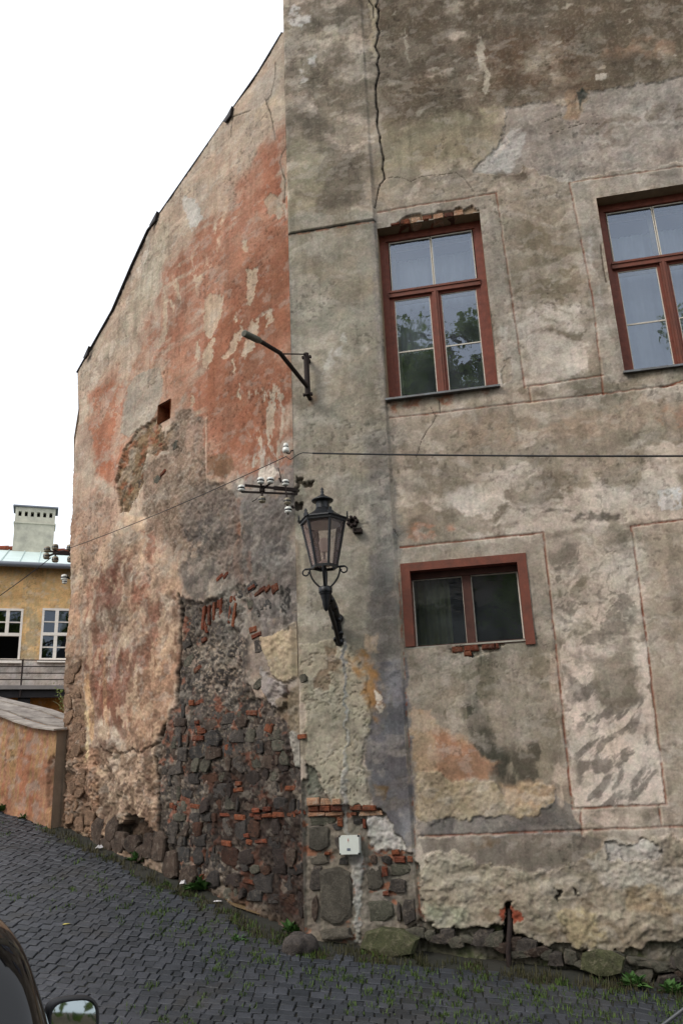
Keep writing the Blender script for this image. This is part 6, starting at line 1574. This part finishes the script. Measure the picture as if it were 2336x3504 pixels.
# sandy patch next to the corner
ident(MB().add([Vector(p) + UP * .012 for p in [(-1.378,9.454,0.537),(-1.165,9.458,0.523),(-0.874,9.270,0.460),(-0.654,9.071,0.398),(-0.706,8.996,0.385),(-1.005,9.098,0.429),(-1.261,9.272,0.487)]], [tuple(range(7))]).build('sand_patch', mat('yellow_sand', S(100, 82, 56), .95, .2, 30, bump=.3)), 'thin spill of yellow sand by the foot of the rubble', kind='structure')
# granite guard stone at the corner
def boulder(name, loc, sx, sy, sz, m, seed, sub=3):
    import bmesh
    bm = bmesh.new(); bmesh.ops.create_icosphere(bm, subdivisions=sub, radius=1)
    co = np.array([v_.co for v_ in bm.verts])
    nn = fbm(co[:, 0] * 1.4 + 9 + seed, co[:, 1] * 1.4 + co[:, 2] * 1.1 + 9, 4, seed)
    for v_, k in zip(bm.verts, nn):
        v_.co *= .62 + .75 * k; v_.co.x *= sx; v_.co.y *= sy; v_.co.z *= sz
    me = bpy.data.meshes.new(name); bm.to_mesh(me); bm.free(); me.materials.append(m)
    me.polygons.foreach_set('use_smooth', [True] * len(me.polygons))
    o = mobj(name, me); o.location = loc; return o
M_GRAN = stone_mat('granite_boulder', (82, 76, 72), (74, 70, 68), (120, 108, 100), .6, .7)
gl_ = Vector((-0.529,8.359,0.225))
ident(boulder('guard_stone', gl_ + UP * .03, .135, .12, .13, M_GRAN, 4), 'round speckled granite guard stone standing on the lane at the corner', 'guard stone')
# thin rod over the right corner
ident(MB().tube([Vector((0.906,3.000,0.864)), Vector((1.100,3.000,0.974))], .006, 8).build('metal_rod', mat('grey_rod', S(84, 86, 88), .4, .1, 8, metal=.4)), 'thin grey metal rod slanting across the bottom right corner', 'rod')

# ================================================================ beyond the house: low wall and yellow house
LA, LBp = Vector((-4.982,12.369,1.462)), Vector((-3.928,11.623,1.216))
LA.z = LBp.z = 0
LD = (LBp - LA).normalized(); LN = Vector((LD.y, -LD.x, 0))
def lw(u, v, d=0): return LA + LD * u + LN * d + UP * v
lowr = empty('low_wall', lw(.5, 1.3)); ident(lowr, 'low orange plastered wall roofed with grey boards, left of the house', 'wall')
top = [(-10.860,5.338),(-4.952,3.871),(-1.864,3.181),(-0.204,2.812),(0.249,2.683),(0.749,2.559),(1.192,2.490)]
us_ = spans((top[0][0], -1.2, .1), (-1.2, top[-1][0], .02)); vs_ = spans((.6, 3.2, .025), (3.2, 6.5, .1))
c = Coat(us_, vs_, 130); U, V = c.U, c.V
c.col[:] = S(186, 140, 112)
c.put(ALL, sst(.45, .75, c.b) * .6, S(180, 112, 80)); c.put(ALL, sst(.5, .7, c.dr) * .7, S(206, 168, 118)); c.put(ALL, sst(.6, .8, c.g) * .4, S(140, 92, 68))
c.put(ALL, sst(.3, -.2, V - 1.6) * .0 + (1 - sst(1.4, 2.0, V)) * .5 * c.b, S(150, 104, 82))
c.patch([(1.049,2.143),(1.160,2.195),(1.275,1.720),(1.273,1.390),(1.103,1.502),(1.023,1.802)], (150, 112, 90), .9, .01, .03, h=-.03, rough=.05, edge=((80, 56, 44), .5))
c.h += (c.b - .5) * .03 + (c.g - .5) * .01
ct = np.interp((us_[1:] + us_[:-1]) / 2, [p[0] for p in top], [p[1] for p in top])
kp = ((vs_[1:] + vs_[:-1]) / 2)[:, None] < ct[None, :]
def lfn(U, V, h): return np.stack([LA.x + LD.x * U + LN.x * h, LA.y + LD.y * U + LN.y * h, V], -1)
mobj('wall_face', (c.age(), c.build('wall_face', lfn, kp, M_WALL, .68))[1], lowr)
b = MB(); ue = top[-1][0]; b.add([lw(ue, .6), lw(ue, top[-1][1]), lw(ue, top[-1][1], -.5), lw(ue, .6, -.5)], [(0, 1, 2, 3)]); b.build('wall_end', M_BODY, lowr)
M_PLANK = mat('weathered_board', S(150, 142, 132), .85, .22, 5, bump=.4, bscale=12, objvar=.38, col2=S(96, 86, 80))
rp_ = random.Random(3)
for k in range(4):                                  # boards run along the wall, each a little higher
    b = MB(); d0 = .09 - k * .25 - rp_.uniform(0, .01); d1 = d0 - .218
    for (ua, va), (ub, vb) in zip(top[:-1], top[1:]):
        lift0 = k * .02 + .012 + rp_.uniform(-.004, .004) + (.016 if k % 2 else 0); lift1 = lift0 + .02
        if ub > top[-1][0] - .001: ub = ue + .02 + rp_.uniform(-.04, .04)
        A = [lw(ua, va + lift0, d0), lw(ub, vb + lift0, d0), lw(ub, vb + lift1, d1), lw(ua, va + lift1, d1)]
        b.add(A + [p - UP * .022 for p in A], [(0, 1, 2, 3), (4, 7, 6, 5), (0, 4, 5, 1), (1, 5, 6, 2), (2, 6, 7, 3), (3, 7, 4, 0)])
    b.build('board', M_PLANK, lowr)
su, sv = (1.179,2.615)
ident(MB().add([lw(su - .2, sv + .05, -.35), lw(su + .12, sv + .02, -.35), lw(su + .14, sv + .10, -.62), lw(su - .08, sv + .13, -.66), lw(su - .2, sv + .04, -.35), lw(su + .12, sv + .01, -.35), lw(su + .14, sv + .09, -.62), lw(su - .08, sv + .12, -.66)], [(0, 1, 2, 3), (4, 7, 6, 5), (0, 4, 5, 1), (1, 5, 6, 2)]).build('tin_sheet', mat('pale_tin', S(210, 210, 214), .4, .1, 6, metal=.3)), 'bright offcut of sheet metal lying on the boards of the low wall', 'sheet')
# plant rooted in the boards
pl = empty('roof_sapling', lw(su - .35, sv + .05, -.4)); ident(pl, 'wispy green sapling growing out of the low board roof', 'plant')
M_STEM = mat('thin_stem', S(96, 92, 60), .8, .2, 20); M_LEAFY = grass_mat('sapling_leaf', (140, 150, 84), (104, 122, 60))
rl = random.Random(8)
bs_ = MB(); bl = MB()
base = lw(su - .28, sv + .02, -.4)
for k in range(9):
    e = base + LD * rl.uniform(-.42, .12) + UP * rl.uniform(.12, .48) + LN * rl.uniform(-.1, .1)
    if k == 0: e = base - LD * .36 + UP * .52
    if k == 1: e = base - LD * .25 + UP * .42
    pts_ = [base.lerp(e, s_) + UP * .06 * math.sin(s_ * 3.1) for s_ in (0, .33, .66, 1)]
    bs_.tube(pts_, [.006, .005, .004, .002], 4)
    for q in range(26 if k < 3 else 12):
        p = base.lerp(e, rl.uniform(.25, 1.02)) + UP * .05 + Vector((rl.uniform(-.04, .04), rl.uniform(-.04, .04), rl.uniform(-.04, .04)))
        d = Vector((rl.uniform(-1, 1), rl.uniform(-1, 1), rl.uniform(-.6, .9))).normalized() * .035; s_ = d.cross(Vector((rl.random(), rl.random(), rl.random()))).normalized() * .009
        bl.add([p, p + d * .5 + s_, p + d, p + d * .5 - s_], [(0, 1, 2, 3)])
bs_.build('stem', M_STEM, pl); bl.build('leaves', M_LEAFY, pl)

# ---------------------------------------------------------------- far yellow house
HO = Vector((-10.4468,27.0000,7.3657)); HDv = Vector((0.939693,0.342020)).to_3d(); HN = Vector((HDv.y, -HDv.x, 0)); HO.z = 0
def hw_(u, v, d=0): return HO + HDv * u + HN * d + UP * v
def hbox(b, u0, u1, v0, v1, d0, d1):
    vs = [hw_(u, v, d) for u in (u0, u1) for v in (v0, v1) for d in (d0, d1)]
    return b.add(vs, [(0, 1, 3, 2), (4, 6, 7, 5), (0, 4, 5, 1), (2, 3, 7, 6), (0, 2, 6, 4), (1, 5, 7, 3)])
hf = empty('yellow_house', hw_(0, 2.6)); ident(hf, 'ochre house with white windows and access balcony in the gap at left', 'house')
eav = ((-0.115,8.953))[1]; ubal = [(-0.703,4.988),(1.201,4.985)]
hu = spans((-7, -2.6, .1), (-2.6, 3.2, .035), (3.2, 7, .1)); hv = spans((1.5, 4.5, .08), (4.5, eav, .035))
c = Coat(hu, hv, 150); U, V = c.U, c.V
c.col[:] = S(198, 160, 110)
c.put(ALL, sst(.45, .8, c.b) * .5, S(176, 138, 92)); c.put(ALL, sst(.5, .8, c.dr) * .4, S(204, 176, 132)); c.put(ALL, sst(.6, .85, c.g) * .25, S(160, 120, 80))
gy0, gy1 = ((0.112,5.811))[1], ((0.035,6.880))[1]
c.patch([(-0.224,6.971),(0.390,6.985),(0.515,5.814),(-0.154,5.808)], (150, 134, 106), .85, .15, .2, nz=c.b, lo=.2, hi=.45)
c.patch([(-0.188,7.458),(0.311,7.472),(0.404,6.791),(-0.166,6.683)], (160, 142, 110), .7, .1, .15, nz=c.b, lo=.45, hi=.55)
c.put(ALL, (1 - sst(gy0 - .1, gy0 + .15, V)) * .9, S(150, 142, 136)); c.put(ALL, (1 - sst(gy0, gy0 + .1, V)) * sst(.5, .7, c.b) * .6, S(176, 166, 158))
sv_ = ubal[0][1] - .1
c.put(ALL, (1 - sst(sv_ - .1, sv_, V)), S(196, 132, 70))
c.h += (c.b - .5) * .02
def hfn(U, V, h): return np.stack([HO.x + HDv.x * U + HN.x * h, HO.y + HDv.y * U + HN.y * h, V], -1)
hk = np.ones((len(hv) - 1, len(hu) - 1), bool)
wq = [(0.415,7.564),(1.351,5.840)]; wl = [(-1.105,7.519),(-0.172,5.808)]
wins = [(wl[0][0], wl[1][0], wl[1][1], wl[0][1]), (wq[0][0], wq[1][0], wq[1][1], wq[0][1])]
pit = wins[1][0] - wins[0][0]
wins = [(wins[0][0] - pit, wins[0][1] - pit, wins[0][2], wins[0][3])] + wins + [(wins[1][0] + pit, wins[1][1] + pit, wins[1][2], wins[1][3])]
huc, hvc = (hu[1:] + hu[:-1]) / 2, (hv[1:] + hv[:-1]) / 2
for (a, e, p, q) in wins: hk &= ~(((huc > a + .03) & (huc < e - .03))[None, :] & ((hvc > p + .03) & (hvc < q - .03))[:, None])
mobj('wall', (c.age(.8), c.build('wall', hfn, hk, M_WALL, 1.25))[1], hf)
M_WFRAME = mat('chalky_white_paint', S(222, 212, 200), .7, .1, 12)
M_FARGLASS = glass_mat('far_glass', refl=2.0, tint=(.5, .53, .56))
for wi, (a, e, p, q) in enumerate(wins):
    wo = empty('window', hw_((a + e) / 2, p)); wo.parent = hf; wo.matrix_parent_inverse = Matrix.Translation(-hf.location)
    def wp(b, n, m):
        o = b.build(n, m); o.parent = wo; o.matrix_parent_inverse = Matrix.Translation(-wo.location); return o
    b = MB(); t = .07
    hbox(b, a, a + t, p, q, -.1, .03); hbox(b, e - t, e, p, q, -.1, .03); hbox(b, a + t, e - t, q - t, q, -.1, .03); hbox(b, a + t, e - t, p, p + t, -.1, .03)
    vt = p + (q - p) * .5; hbox(b, a + t, e - t, vt - .05, vt + .05, -.1, .04); m_ = (a + e) / 2
    hbox(b, m_ - .055, m_ + .055, vt + .05, q - t, -.1, .035)
    if wi != 1: hbox(b, m_ - .055, m_ + .055, p + t, vt - .05, -.1, .035)
    wp(b, 'frame', M_WFRAME)
    b = MB()
    for v_ in ((vt + q) / 2 - .02,) + (() if wi == 1 else ((p + vt) / 2,)):
        hbox(b, a + t, e - t, v_ - .018, v_ + .018, -.09, .0)
    wp(b, 'glazing_bar', M_WFRAME)
    for (x0, x1) in ((a + t, m_), (m_, e - t)):
        for (y0, y1) in ((vt, q - t), (p + t, vt)):
            if wi == 1 and y0 < vt - .1: continue
            wp(MB().add([hw_(x0, y0, -.05), hw_(x1, y0, -.05), hw_(x1, y1, -.05), hw_(x0, y1, -.05)], [(0, 1, 2, 3)]), 'pane', M_FARGLASS)
    b = MB(); hbox(b, a - .06, e + .06, p - .08, p, -.05, .12); wp(b, 'sill', M_WFRAME)
    b = MB(); b.add([hw_(a, p, -1.2), hw_(e, p, -1.2), hw_(e, q, -1.2), hw_(a, q, -1.2)], [(0, 1, 2, 3)])
    for (x, y), (x2, y2) in (((a, p), (e, p)), ((e, p), (e, q)), ((e, q), (a, q)), ((a, q), (a, p))): b.add([hw_(x, y, -.02), hw_(x2, y2, -.02), hw_(x2, y2, -1.2), hw_(x, y, -1.2)], [(0, 1, 2, 3)])
    wp(b, 'room', M_BLACKROOM)
    if wi == 2: wp(MB().add([hw_(m_ + .1, vt + .1, -.3), hw_(m_ + .34, vt + .3, -.3), hw_(m_ + .26, q - .1, -.3), hw_(m_ + .06, q - .1, -.3)], [(0, 1, 2, 3)]), 'curtain', M_CURT)
# roof, gutter, chimney
M_SEAM = mat('pale_tin_roof', S(186, 200, 194), .5, .12, 2, metal=.1)
rdg = ((-0.175,9.787))[1]
RB = 5.0
rise = (rdg - eav) + RB * .205
rv = lambda d: eav + .05 + (rise) * d / RB
b = MB(); b.add([hw_(-7, eav + .02, .45), hw_(7, eav + .02, .45), hw_(7, rv(RB), -RB), hw_(-7, rv(RB), -RB)], [(0, 1, 2, 3)])
ro = b.build('roof', M_SEAM, hf)
for k in range(24):
    u_ = -6.8 + k * .58
    b = MB(); b.tube([hw_(u_, eav + .045, .45), hw_(u_, rv(RB) + .025, -RB)], .02, 4); b.build('seam', M_SEAM, ro)
M_RTILE = stone_mat('ridge_tile', (168, 92, 66), (140, 74, 54), (120, 104, 92), .5)
b = MB()
for k in range(40):
    u_ = -7 + k * .35; b.tube([hw_(u_, rv(RB) + .05, -RB), hw_(u_ + .37, rv(RB) + .07, -RB)], [.11, .125], 7)
b.build('ridge', M_RTILE, ro)
b = MB(); b.add([hw_(-7, rv(RB), -RB), hw_(7, rv(RB), -RB), hw_(7, eav, -2 * RB), hw_(-7, eav, -2 * RB)], [(0, 1, 2, 3)]); b.build('rear_slope', M_SEAM, ro)
b = MB(); b.tube([hw_(-7, eav - .05, .5), hw_(7, eav - .05, .5)], .09, 10); b.build('gutter', mat('zinc_gutter', S(112, 116, 122), .5, .1, 4, metal=.3), hf)
b = MB(); hbox(b, -7, 7, eav - .02, eav + .06, -.02, .42); b.build('soffit', M_TINDARK, hf)
M_CHIM = mat('cream_render', S(192, 188, 170), .9, .12, 3, col2=S(150, 148, 136))
cq = [(-0.885,11.256),(0.613,12.666)]
cu0, cu1, cv0, cv1 = cq[0][0], cq[1][0], cq[0][1] - .6, cq[1][1]
b = MB(); hbox(b, cu0, cu1, cv0, cv1 - .75, -RB - .5, -RB + .35); ck_ = b.build('chimney', M_CHIM, ro)
b = MB(); hbox(b, cu0 - .04, cu1 + .04, cv1 - .78, cv1 - .72, -RB - .54, -RB + .39); b.build('band', M_CHIM, ro)
b = MB(); n_ = 6; w6 = (cu1 - cu0) / (n_ * 2 + 1)
hbox(b, cu0, cu1, cv1 - .72, cv1 - .48, -RB - .5, -RB + .35); hbox(b, cu0, cu1, cv1 - .28, cv1 - .1, -RB - .5, -RB + .35)
for k in range(n_ + 1): hbox(b, cu0 + 2 * k * w6, cu0 + (2 * k + 1) * w6, cv1 - .48, cv1 - .28, -RB - .5, -RB + .35)
b.build('vent_course', M_CHIM, ro)
b = MB(); hbox(b, cu0 + .02, cu1 - .02, cv1 - .48, cv1 - .28, -RB - .3, -RB + .1); b.build('flue', M_BLACKROOM, ro)
b = MB(); vs2 = []
for k in range(9):
    t = math.pi * k / 8; vs2.append((-.5 * math.cos(t), .16 * math.sin(t)))
b.prism([hw_(cu0 - .1, cv1 - .1 + y, -RB - .08 + x) for x, y in vs2], HDv * (cu1 - cu0 + .2)); b.build('chimney_hood', mat('dark_tin', S(84, 88, 94), .5, .1, 4, metal=.3), ro)
# access balcony
bf = [(-0.653,4.844),(1.182,4.795)]; rt = (-0.078,5.687)
sl_ = bf[0][1]
b = MB(); hbox(b, -7, 7, sl_ - .06, sl_ + .06, 0, 1.12); b.build('balcony_slab', mat('grey_concrete', S(122, 116, 112), .9, .15, 4), hf)
b = MB(); hbox(b, -7, 7, sl_ - .30, sl_ - .06, .85, 1.0); b.build('balcony_beam', M_TINDARK, hf)
rv_ = [((-0.078,5.687))[1], ((-0.063,5.488))[1], ((-0.047,5.281))[1], ((-0.033,5.083))[1]]
for v_ in rv_: MB().tube([hw_(-7, v_, 1.08), hw_(7, v_, 1.08)], .017, 5).build('rail', M_RUST, hf)
up_ = ((-0.049,5.308))[0]
for k in range(-3, 4): MB().tube([hw_(up_ + k * 2.1, sl_ - .3, 1.08), hw_(up_ + k * 2.1, rv_[0] + .02, 1.08)], .026, 5).build('post', M_RUST, hf)
b = MB(); hbox(b, up_ - .06, up_ + .3, sl_ - .9, sl_ - .3, .6, .9); b.build('corbel', M_TINDARK, hf)
b = MB(); b.add([hw_(-7, 1, 0), hw_(-7, eav, 0), hw_(-7, eav, -10), hw_(-7, 1, -10)], [(0, 1, 2, 3)]); b.add([hw_(7, 1, 0), hw_(7, eav, 0), hw_(7, eav, -10), hw_(7, 1, -10)], [(0, 1, 2, 3)]); b.build('gable_wall', M_CHIM, hf)

# ================================================================ parked car
CH = math.radians(33)
hdg = Vector((-math.sin(CH), math.cos(CH), 0)); rgt = Vector((math.cos(CH), math.sin(CH), 0))
rear_r = Vector((-.585, 2.25, 0))                        # right edge of the tail at mirror height
ZG = gz(-1.2, 3.2)
cc = rear_r - rgt * .80
car = empty('parked_car', (cc.x, cc.y, ZG), (0, 0, CH)); car.scale = (1, 1, 1.015); ident(car, 'glossy black small car seen from behind at the left edge', 'car')
# body cross sections in the car's own frame: x right, y forward from the tail, z up
def sec(y, wb, zb, zs, ws, zr, wr, crown=.05):
    """half outline from sill to roof centre"""
    pts_ = [(wb * .96, zb), (wb, zb + .14), (ws * 1.01, (zb + zs) / 2 + .04), (ws, zs), (ws - .014, zs + .03)]
    for t in (.2, .4, .6, .8, .93):
        a = ws - .014 + (wr - ws + .014) * (t ** 1.5); pts_.append((a, zs + .03 + (zr - zs - .03 - crown) * t))
    pts_ += [(wr * .93, zr - crown * .72), (wr * .72, zr - crown * .3), (wr * .38, zr - .008), (0, zr)]
    return [(x, y, z) for x, z in pts_]
secs = [sec(.00, .66, .42, .72, .66, .84, .60), sec(.04, .72, .32, .84, .73, 1.02, .61), sec(.12, .75, .26, .93, .77, 1.28, .62), sec(.22, .775, .24, .955, .785, 1.45, .63), sec(.38, .79, .23, .955, .80, 1.52, .635),
        sec(.8, .81, .22, .95, .81, 1.55, .62), sec(1.4, .815, .22, .94, .815, 1.56, .60), sec(1.9, .815, .22, .93, .815, 1.53, .56), sec(2.25, .81, .22, .925, .81, 1.40, .56), sec(2.6, .805, .23, .92, .80, 1.16, .60), sec(2.85, .80, .24, .90, .79, .985, .66),
        sec(3.2, .78, .25, .82, .77, .90, .62), sec(3.5, .72, .28, .70, .71, .78, .56), sec(3.62, .62, .36, .58, .61, .64, .5)]
n = len(secs[0])
def loft(mirror):
    b = MB()
    vs_ = [((-x if mirror else x), y, z) for s_ in secs for (x, y, z) in s_]
    b.add(vs_, [(i * n + k, i * n + k + 1, (i + 1) * n + k + 1, (i + 1) * n + k) for i in range(len(secs) - 1) for k in range(n - 1)], True)
    return b
M_CAR = mat('black_car_paint', S(9, 9, 10), .07, .08, 2, spec=.4)
bn = M_CAR.node_tree.nodes['Principled BSDF']; bn.inputs['Coat Weight'].default_value = 0; bn.inputs['Coat Roughness'].default_value = .05
b = loft(False); b2 = loft(True); b.add(b2.v, b2.f, True)
b.add([(x, y, z) for x, y, z in secs[0]] + [(-x, y, z) for x, y, z in secs[0][::-1]], [tuple(range(2 * n))])
b.add([(x, y, z) for x, y, z in secs[-1]] + [(-x, y, z) for x, y, z in secs[-1][::-1]], [tuple(range(2 * n))])
me = b.mesh('body', M_CAR)
import bmesh
bm = bmesh.new(); bm.from_mesh(me); bmesh.ops.remove_doubles(bm, verts=bm.verts, dist=.0005); bmesh.ops.recalc_face_normals(bm, faces=bm.faces); bm.to_mesh(me); bm.free()
body = mobj('body', me, car, keep=False)
sb = body.modifiers.new('round', 'SUBSURF'); sb.levels = 2; sb.render_levels = 2
M_CGLASS = mat('tinted_car_glass', S(30, 34, 36), .05, .05, 2, spec=.9)
M_TRIM = mat('dark_rubber', S(26, 26, 28), .6, .1, 10); M_CHROME = mat('chrome_strip', S(200, 204, 206), .15, .05, 4, metal=1)
def cpart(b, nme, m, par=None): 
    o = mobj(nme, b.mesh(nme, m), par or car, keep=False); return o
# tail window, lamps, side windows, wheels
b = MB(); b.add([(-.38, .02, 1.02), (.38, .02, 1.02), (.35, .135, 1.38), (-.35, .135, 1.38), (-.3, .015, 1.0), (.3, .015, 1.0)], [(0, 4, 5, 1, 2, 3)]); cpart(b, 'rear_window', M_CGLASS)
for s_ in (-1, 1):
    b = MB(); b.tube([(s_ * .395, .012, 1.0), (s_ * .388, .07, 1.2), (s_ * .362, .13, 1.38)], .012, 6); cpart(b, 'window_trim', M_CHROME)
    b = MB(); b.lathe([(.10, 0), (.105, .03), (.08, .05), (.02, .055)], 20, (s_ * .60, .075, .90), (s_ * .35, -1, .12)); cpart(b, 'tail_lamp', mat('dark_red_lens', S(74, 18, 16), .15, .1, 4, spec=.7))
    b = MB(); b.tube([(s_ * (.60 + .112 * math.cos(t)), .06 + .0 * t, .90 + .112 * math.sin(t)) for t in [k * math.pi / 10 for k in range(21)]], .008, 6, caps=False); cpart(b, 'lamp_rim', M_CHROME)
    b = MB(); pr = [(.5, 1.0), (1.2, 1.0), (1.2, 1.40), (.55, 1.38), (.42, 1.2)]; pr2 = [(1.26, 1.0), (2.3, .98), (2.05, 1.36), (1.26, 1.40)]
    for pp in (pr, pr2):
        xo = lambda z: s_ * (.802 - (max(0, z - .97) / .53) ** 1.5 * .232 + .006)
        b.add([(xo(z), y, z) for y, z in pp], [tuple(range(len(pp)))])
    cpart(b, 'side_window', M_CGLASS)
    for y in (.62, 2.95):
        wl_ = b = MB(); b.lathe([(.2, -.08), (.29, -.085), (.3, -.05), (.3, .06), (.28, .09), (.19, .08)], 24, (s_ * .74, y, .29), (s_, 0, 0)); w_o = cpart(b, 'wheel', M_TRIM)
        b = MB(); b.lathe([(.19, .0), (.19, .07), (.06, .09), (.02, .1)], 16, (s_ * .74, y, .29), (s_, 0, 0)); cpart(b, 'rim', mat('alloy_rim', S(150, 152, 156), .3, .1, 4, metal=.8), w_o)
b = MB(); b.abox(-.3, .3, -.03, .03, .5, .62); cpart(b, 'number_plate_recess', M_TRIM)
# right door mirror placed where the glass shows; the left one mirrors it
mloc = Vector((-0.887,2.900,0.993))
inv = Matrix.LocRotScale(Vector((cc.x, cc.y, ZG)), car.rotation_euler, car.scale).inverted()
ml = inv @ mloc
def mirror_(ctr, s_):
    hw2, hh2 = .068, .049
    ov = [(hw2 * math.copysign(abs(math.cos(t)) ** .6, math.cos(t)), hh2 * math.copysign(abs(math.sin(t)) ** .7, math.sin(t))) for t in [k * 2 * math.pi / 28 for k in range(28)]]
    tilt = lambda x: -x * .22 * s_
    b = MB(); rings = []
    for sc2, dy in ((.93, -.004), (1.0, -.012), (1.1, .0), (1.12, .03), (1.0, .07), (.6, .10), (.15, .11)):
        rings.append([(ctr.x + x * sc2, ctr.y + dy + tilt(x) + z * .315, ctr.z + z * sc2) for x, z in ov])
    vs_ = [p for rg_ in rings for p in rg_]; m_ = len(ov)
    b.add(vs_, [(i * m_ + k, i * m_ + (k + 1) % m_, (i + 1) * m_ + (k + 1) % m_, (i + 1) * m_ + k) for i in range(len(rings) - 1) for k in range(m_)], True)
    b.tube([(ctr.x - s_ * .05, ctr.y + .05, ctr.z - .045), (ctr.x - s_ * .22, ctr.y + .07, ctr.z - .07)], [.03, .04], 10)
    o = cpart(b, 'door_mirror', M_TRIM)
    b = MB(); b.add([(ctr.x + x * .93, ctr.y - .0045 + tilt(x) + z * .315, ctr.z + z * .93) for x, z in ov], [tuple(range(m_))[::-1]])
    m, N, L, bs = nodes('mirror_glass'); bs.inputs['Metallic'].default_value = 1; bs.inputs['Roughness'].default_value = .02; bs.inputs['Base Color'].default_value = (.30, .34, .34, 1)
    cpart(b, 'mirror_glass', m, o)
mirror_(ml, 1); mirror_(Vector((-ml.x, ml.y, ml.z)), -1)

# ================================================================ trees behind the viewer, seen in the panes and the car mirror
M_BARK = mat('bark', S(84, 74, 64), .9, .3, 8, bump=.6, bscale=20)
M_FOL = mat('tree_leaf', S(84, 104, 52), .6, .2, 1.2, col2=S(58, 80, 38), spec=.2)
_n = M_FOL.node_tree; _t = _n.nodes.new('ShaderNodeBsdfTranslucent'); _t.inputs[0].default_value = (*S(150, 172, 78), 1); _m = _n.nodes.new('ShaderNodeMixShader'); _m.inputs[0].default_value = .5
_n.links.new(_n.nodes['Principled BSDF'].outputs[0], _m.inputs[1]); _n.links.new(_t.outputs[0], _m.inputs[2]); _n.links.new(_m.outputs[0], _n.nodes['Material Output'].inputs[0])
def tree(name, loc, h_, cr, seed, label, nleaf=9000, low=.35):
    r_ = random.Random(seed); t = empty(name, loc); ident(t, label, 'tree', 'trees behind the viewer')
    L0 = Vector(loc); b = MB()
    trunk = [L0 + UP * (h_ * .8 * k / 6) + Vector((r_.uniform(-.2, .2), r_.uniform(-.2, .2), 0)) * k * .4 for k in range(7)]
    b.tube(trunk, [.42 - .055 * k for k in range(7)], 9); clumps = []
    for k in range(22):
        s_ = r_.uniform(low, .98); i = min(int(s_ * 6), 5); p = trunk[i].lerp(trunk[i + 1], s_ * 6 - i)
        a = k * 2.4 + r_.random(); ln = cr * (1.15 - .6 * abs(s_ - .55)) * r_.uniform(.6, 1)
        e = p + Vector((math.cos(a) * ln, math.sin(a) * ln, r_.uniform(.15, .6) * ln))
        b.tube([p, p.lerp(e, .5) + UP * .25, e], [.11, .07, .03], 5); clumps += [(e, r_.uniform(.8, 1.5)), (p.lerp(e, .65), r_.uniform(.7, 1.2))]
        for q in range(2):
            e2 = e + Vector((r_.uniform(-1, 1), r_.uniform(-1, 1), r_.uniform(-.3, .9))) * 1.1
            b.tube([p.lerp(e, .7), e2], [.04, .015], 4); clumps.append((e2, r_.uniform(.6, 1.1)))
    b.build('trunk', M_BARK, t)
    rng = np.random.default_rng(seed)
    cl = np.array([[*c[0], c[1]] for c in clumps]); ix = rng.integers(0, len(cl), nleaf)
    d = rng.normal(size=(nleaf, 3)); d /= np.linalg.norm(d, axis=1)[:, None]
    P = cl[ix, :3] + d * (cl[ix, 3] * rng.random(nleaf) ** .45)[:, None] * [1, 1, .75]
    A = rng.normal(size=(nleaf, 3)); A /= np.linalg.norm(A, axis=1)[:, None]; B = np.cross(A, rng.normal(size=(nleaf, 3))); B /= np.linalg.norm(B, axis=1)[:, None]
    sz = (.07 + .08 * rng.random(nleaf))[:, None]
    V_ = np.stack([P - A * sz, P + B * sz * .5, P + A * sz, P - B * sz * .5], 1).reshape(-1, 3)
    me = bpy.data.meshes.new('crown'); me.vertices.add(len(V_)); me.vertices.foreach_set('co', V_.ravel()); me.loops.add(len(V_)); me.loops.foreach_set('vertex_index', np.arange(len(V_), dtype=np.int32))
    me.polygons.add(nleaf); me.polygons.foreach_set('loop_start', np.arange(0, len(V_), 4, dtype=np.int32)); me.update(calc_edges=True); me.materials.append(M_FOL)
    mobj('crown', me, t)
tree('lime_tree', (-2.6, -9.5, -.1), 21.5, 4.6, 31, 'broad lime tree behind the viewer, mirrored in the left upper window', 26000)
tree('lime_tree', (3.4, -10.5, -.4), 17.0, 4.0, 32, 'tall lime tree behind the viewer, mirrored at the right', 20000)
tree('lime_tree', (-10.5, -12.0, .3), 14.0, 4.5, 33, 'lime tree behind the viewer, farthest left', 16000)
tree('lime_tree', (15.0, -12.0, -.6), 8.5, 3.6, 34, 'lime tree behind the viewer, farthest right', 16000)

# ---------------------------------------------------------------- house across the lane, behind the viewer
op = empty('opposite_house', (-3, -17, -.2)); ident(op, 'tile roofed house across the lane, only mirrored in the panes', 'house')
M_OPW = mat('grey_green_render', S(120, 116, 100), .9, .15, 2)
b = MB(); b.abox(-16, 10, -25, -17, -1.5, 8.6); b.build('wall', M_OPW, op)
M_OPT = stone_mat('old_roof_tile', (120, 104, 84), (96, 84, 70), (140, 128, 108), .5)
b = MB(); b.prism([(-16.5, -16.4, 8.45), (-16.5, -21, 12.4), (-16.5, -25.6, 8.45), (-16.5, -21, 12.1)], (27, 0, 0))
ro2 = b.build('roof', M_OPT, op)
for k in range(12):
    y0 = -16.4 - k * .39; z0 = 8.5 + k * .335
    b = MB(); b.box((-3, y0 - .2, z0 + .2), (13.5, 0, 0), (0, -.21, .18), (0, .012, .014)); b.build('tile_course', M_OPT, ro2)
for k in range(6):
    b = MB(); x = -14 + k * 4; b.abox(x, x + 1.1, -17.02, -16.96, 4.2, 6.2); b.build('window', M_CGLASS, op)
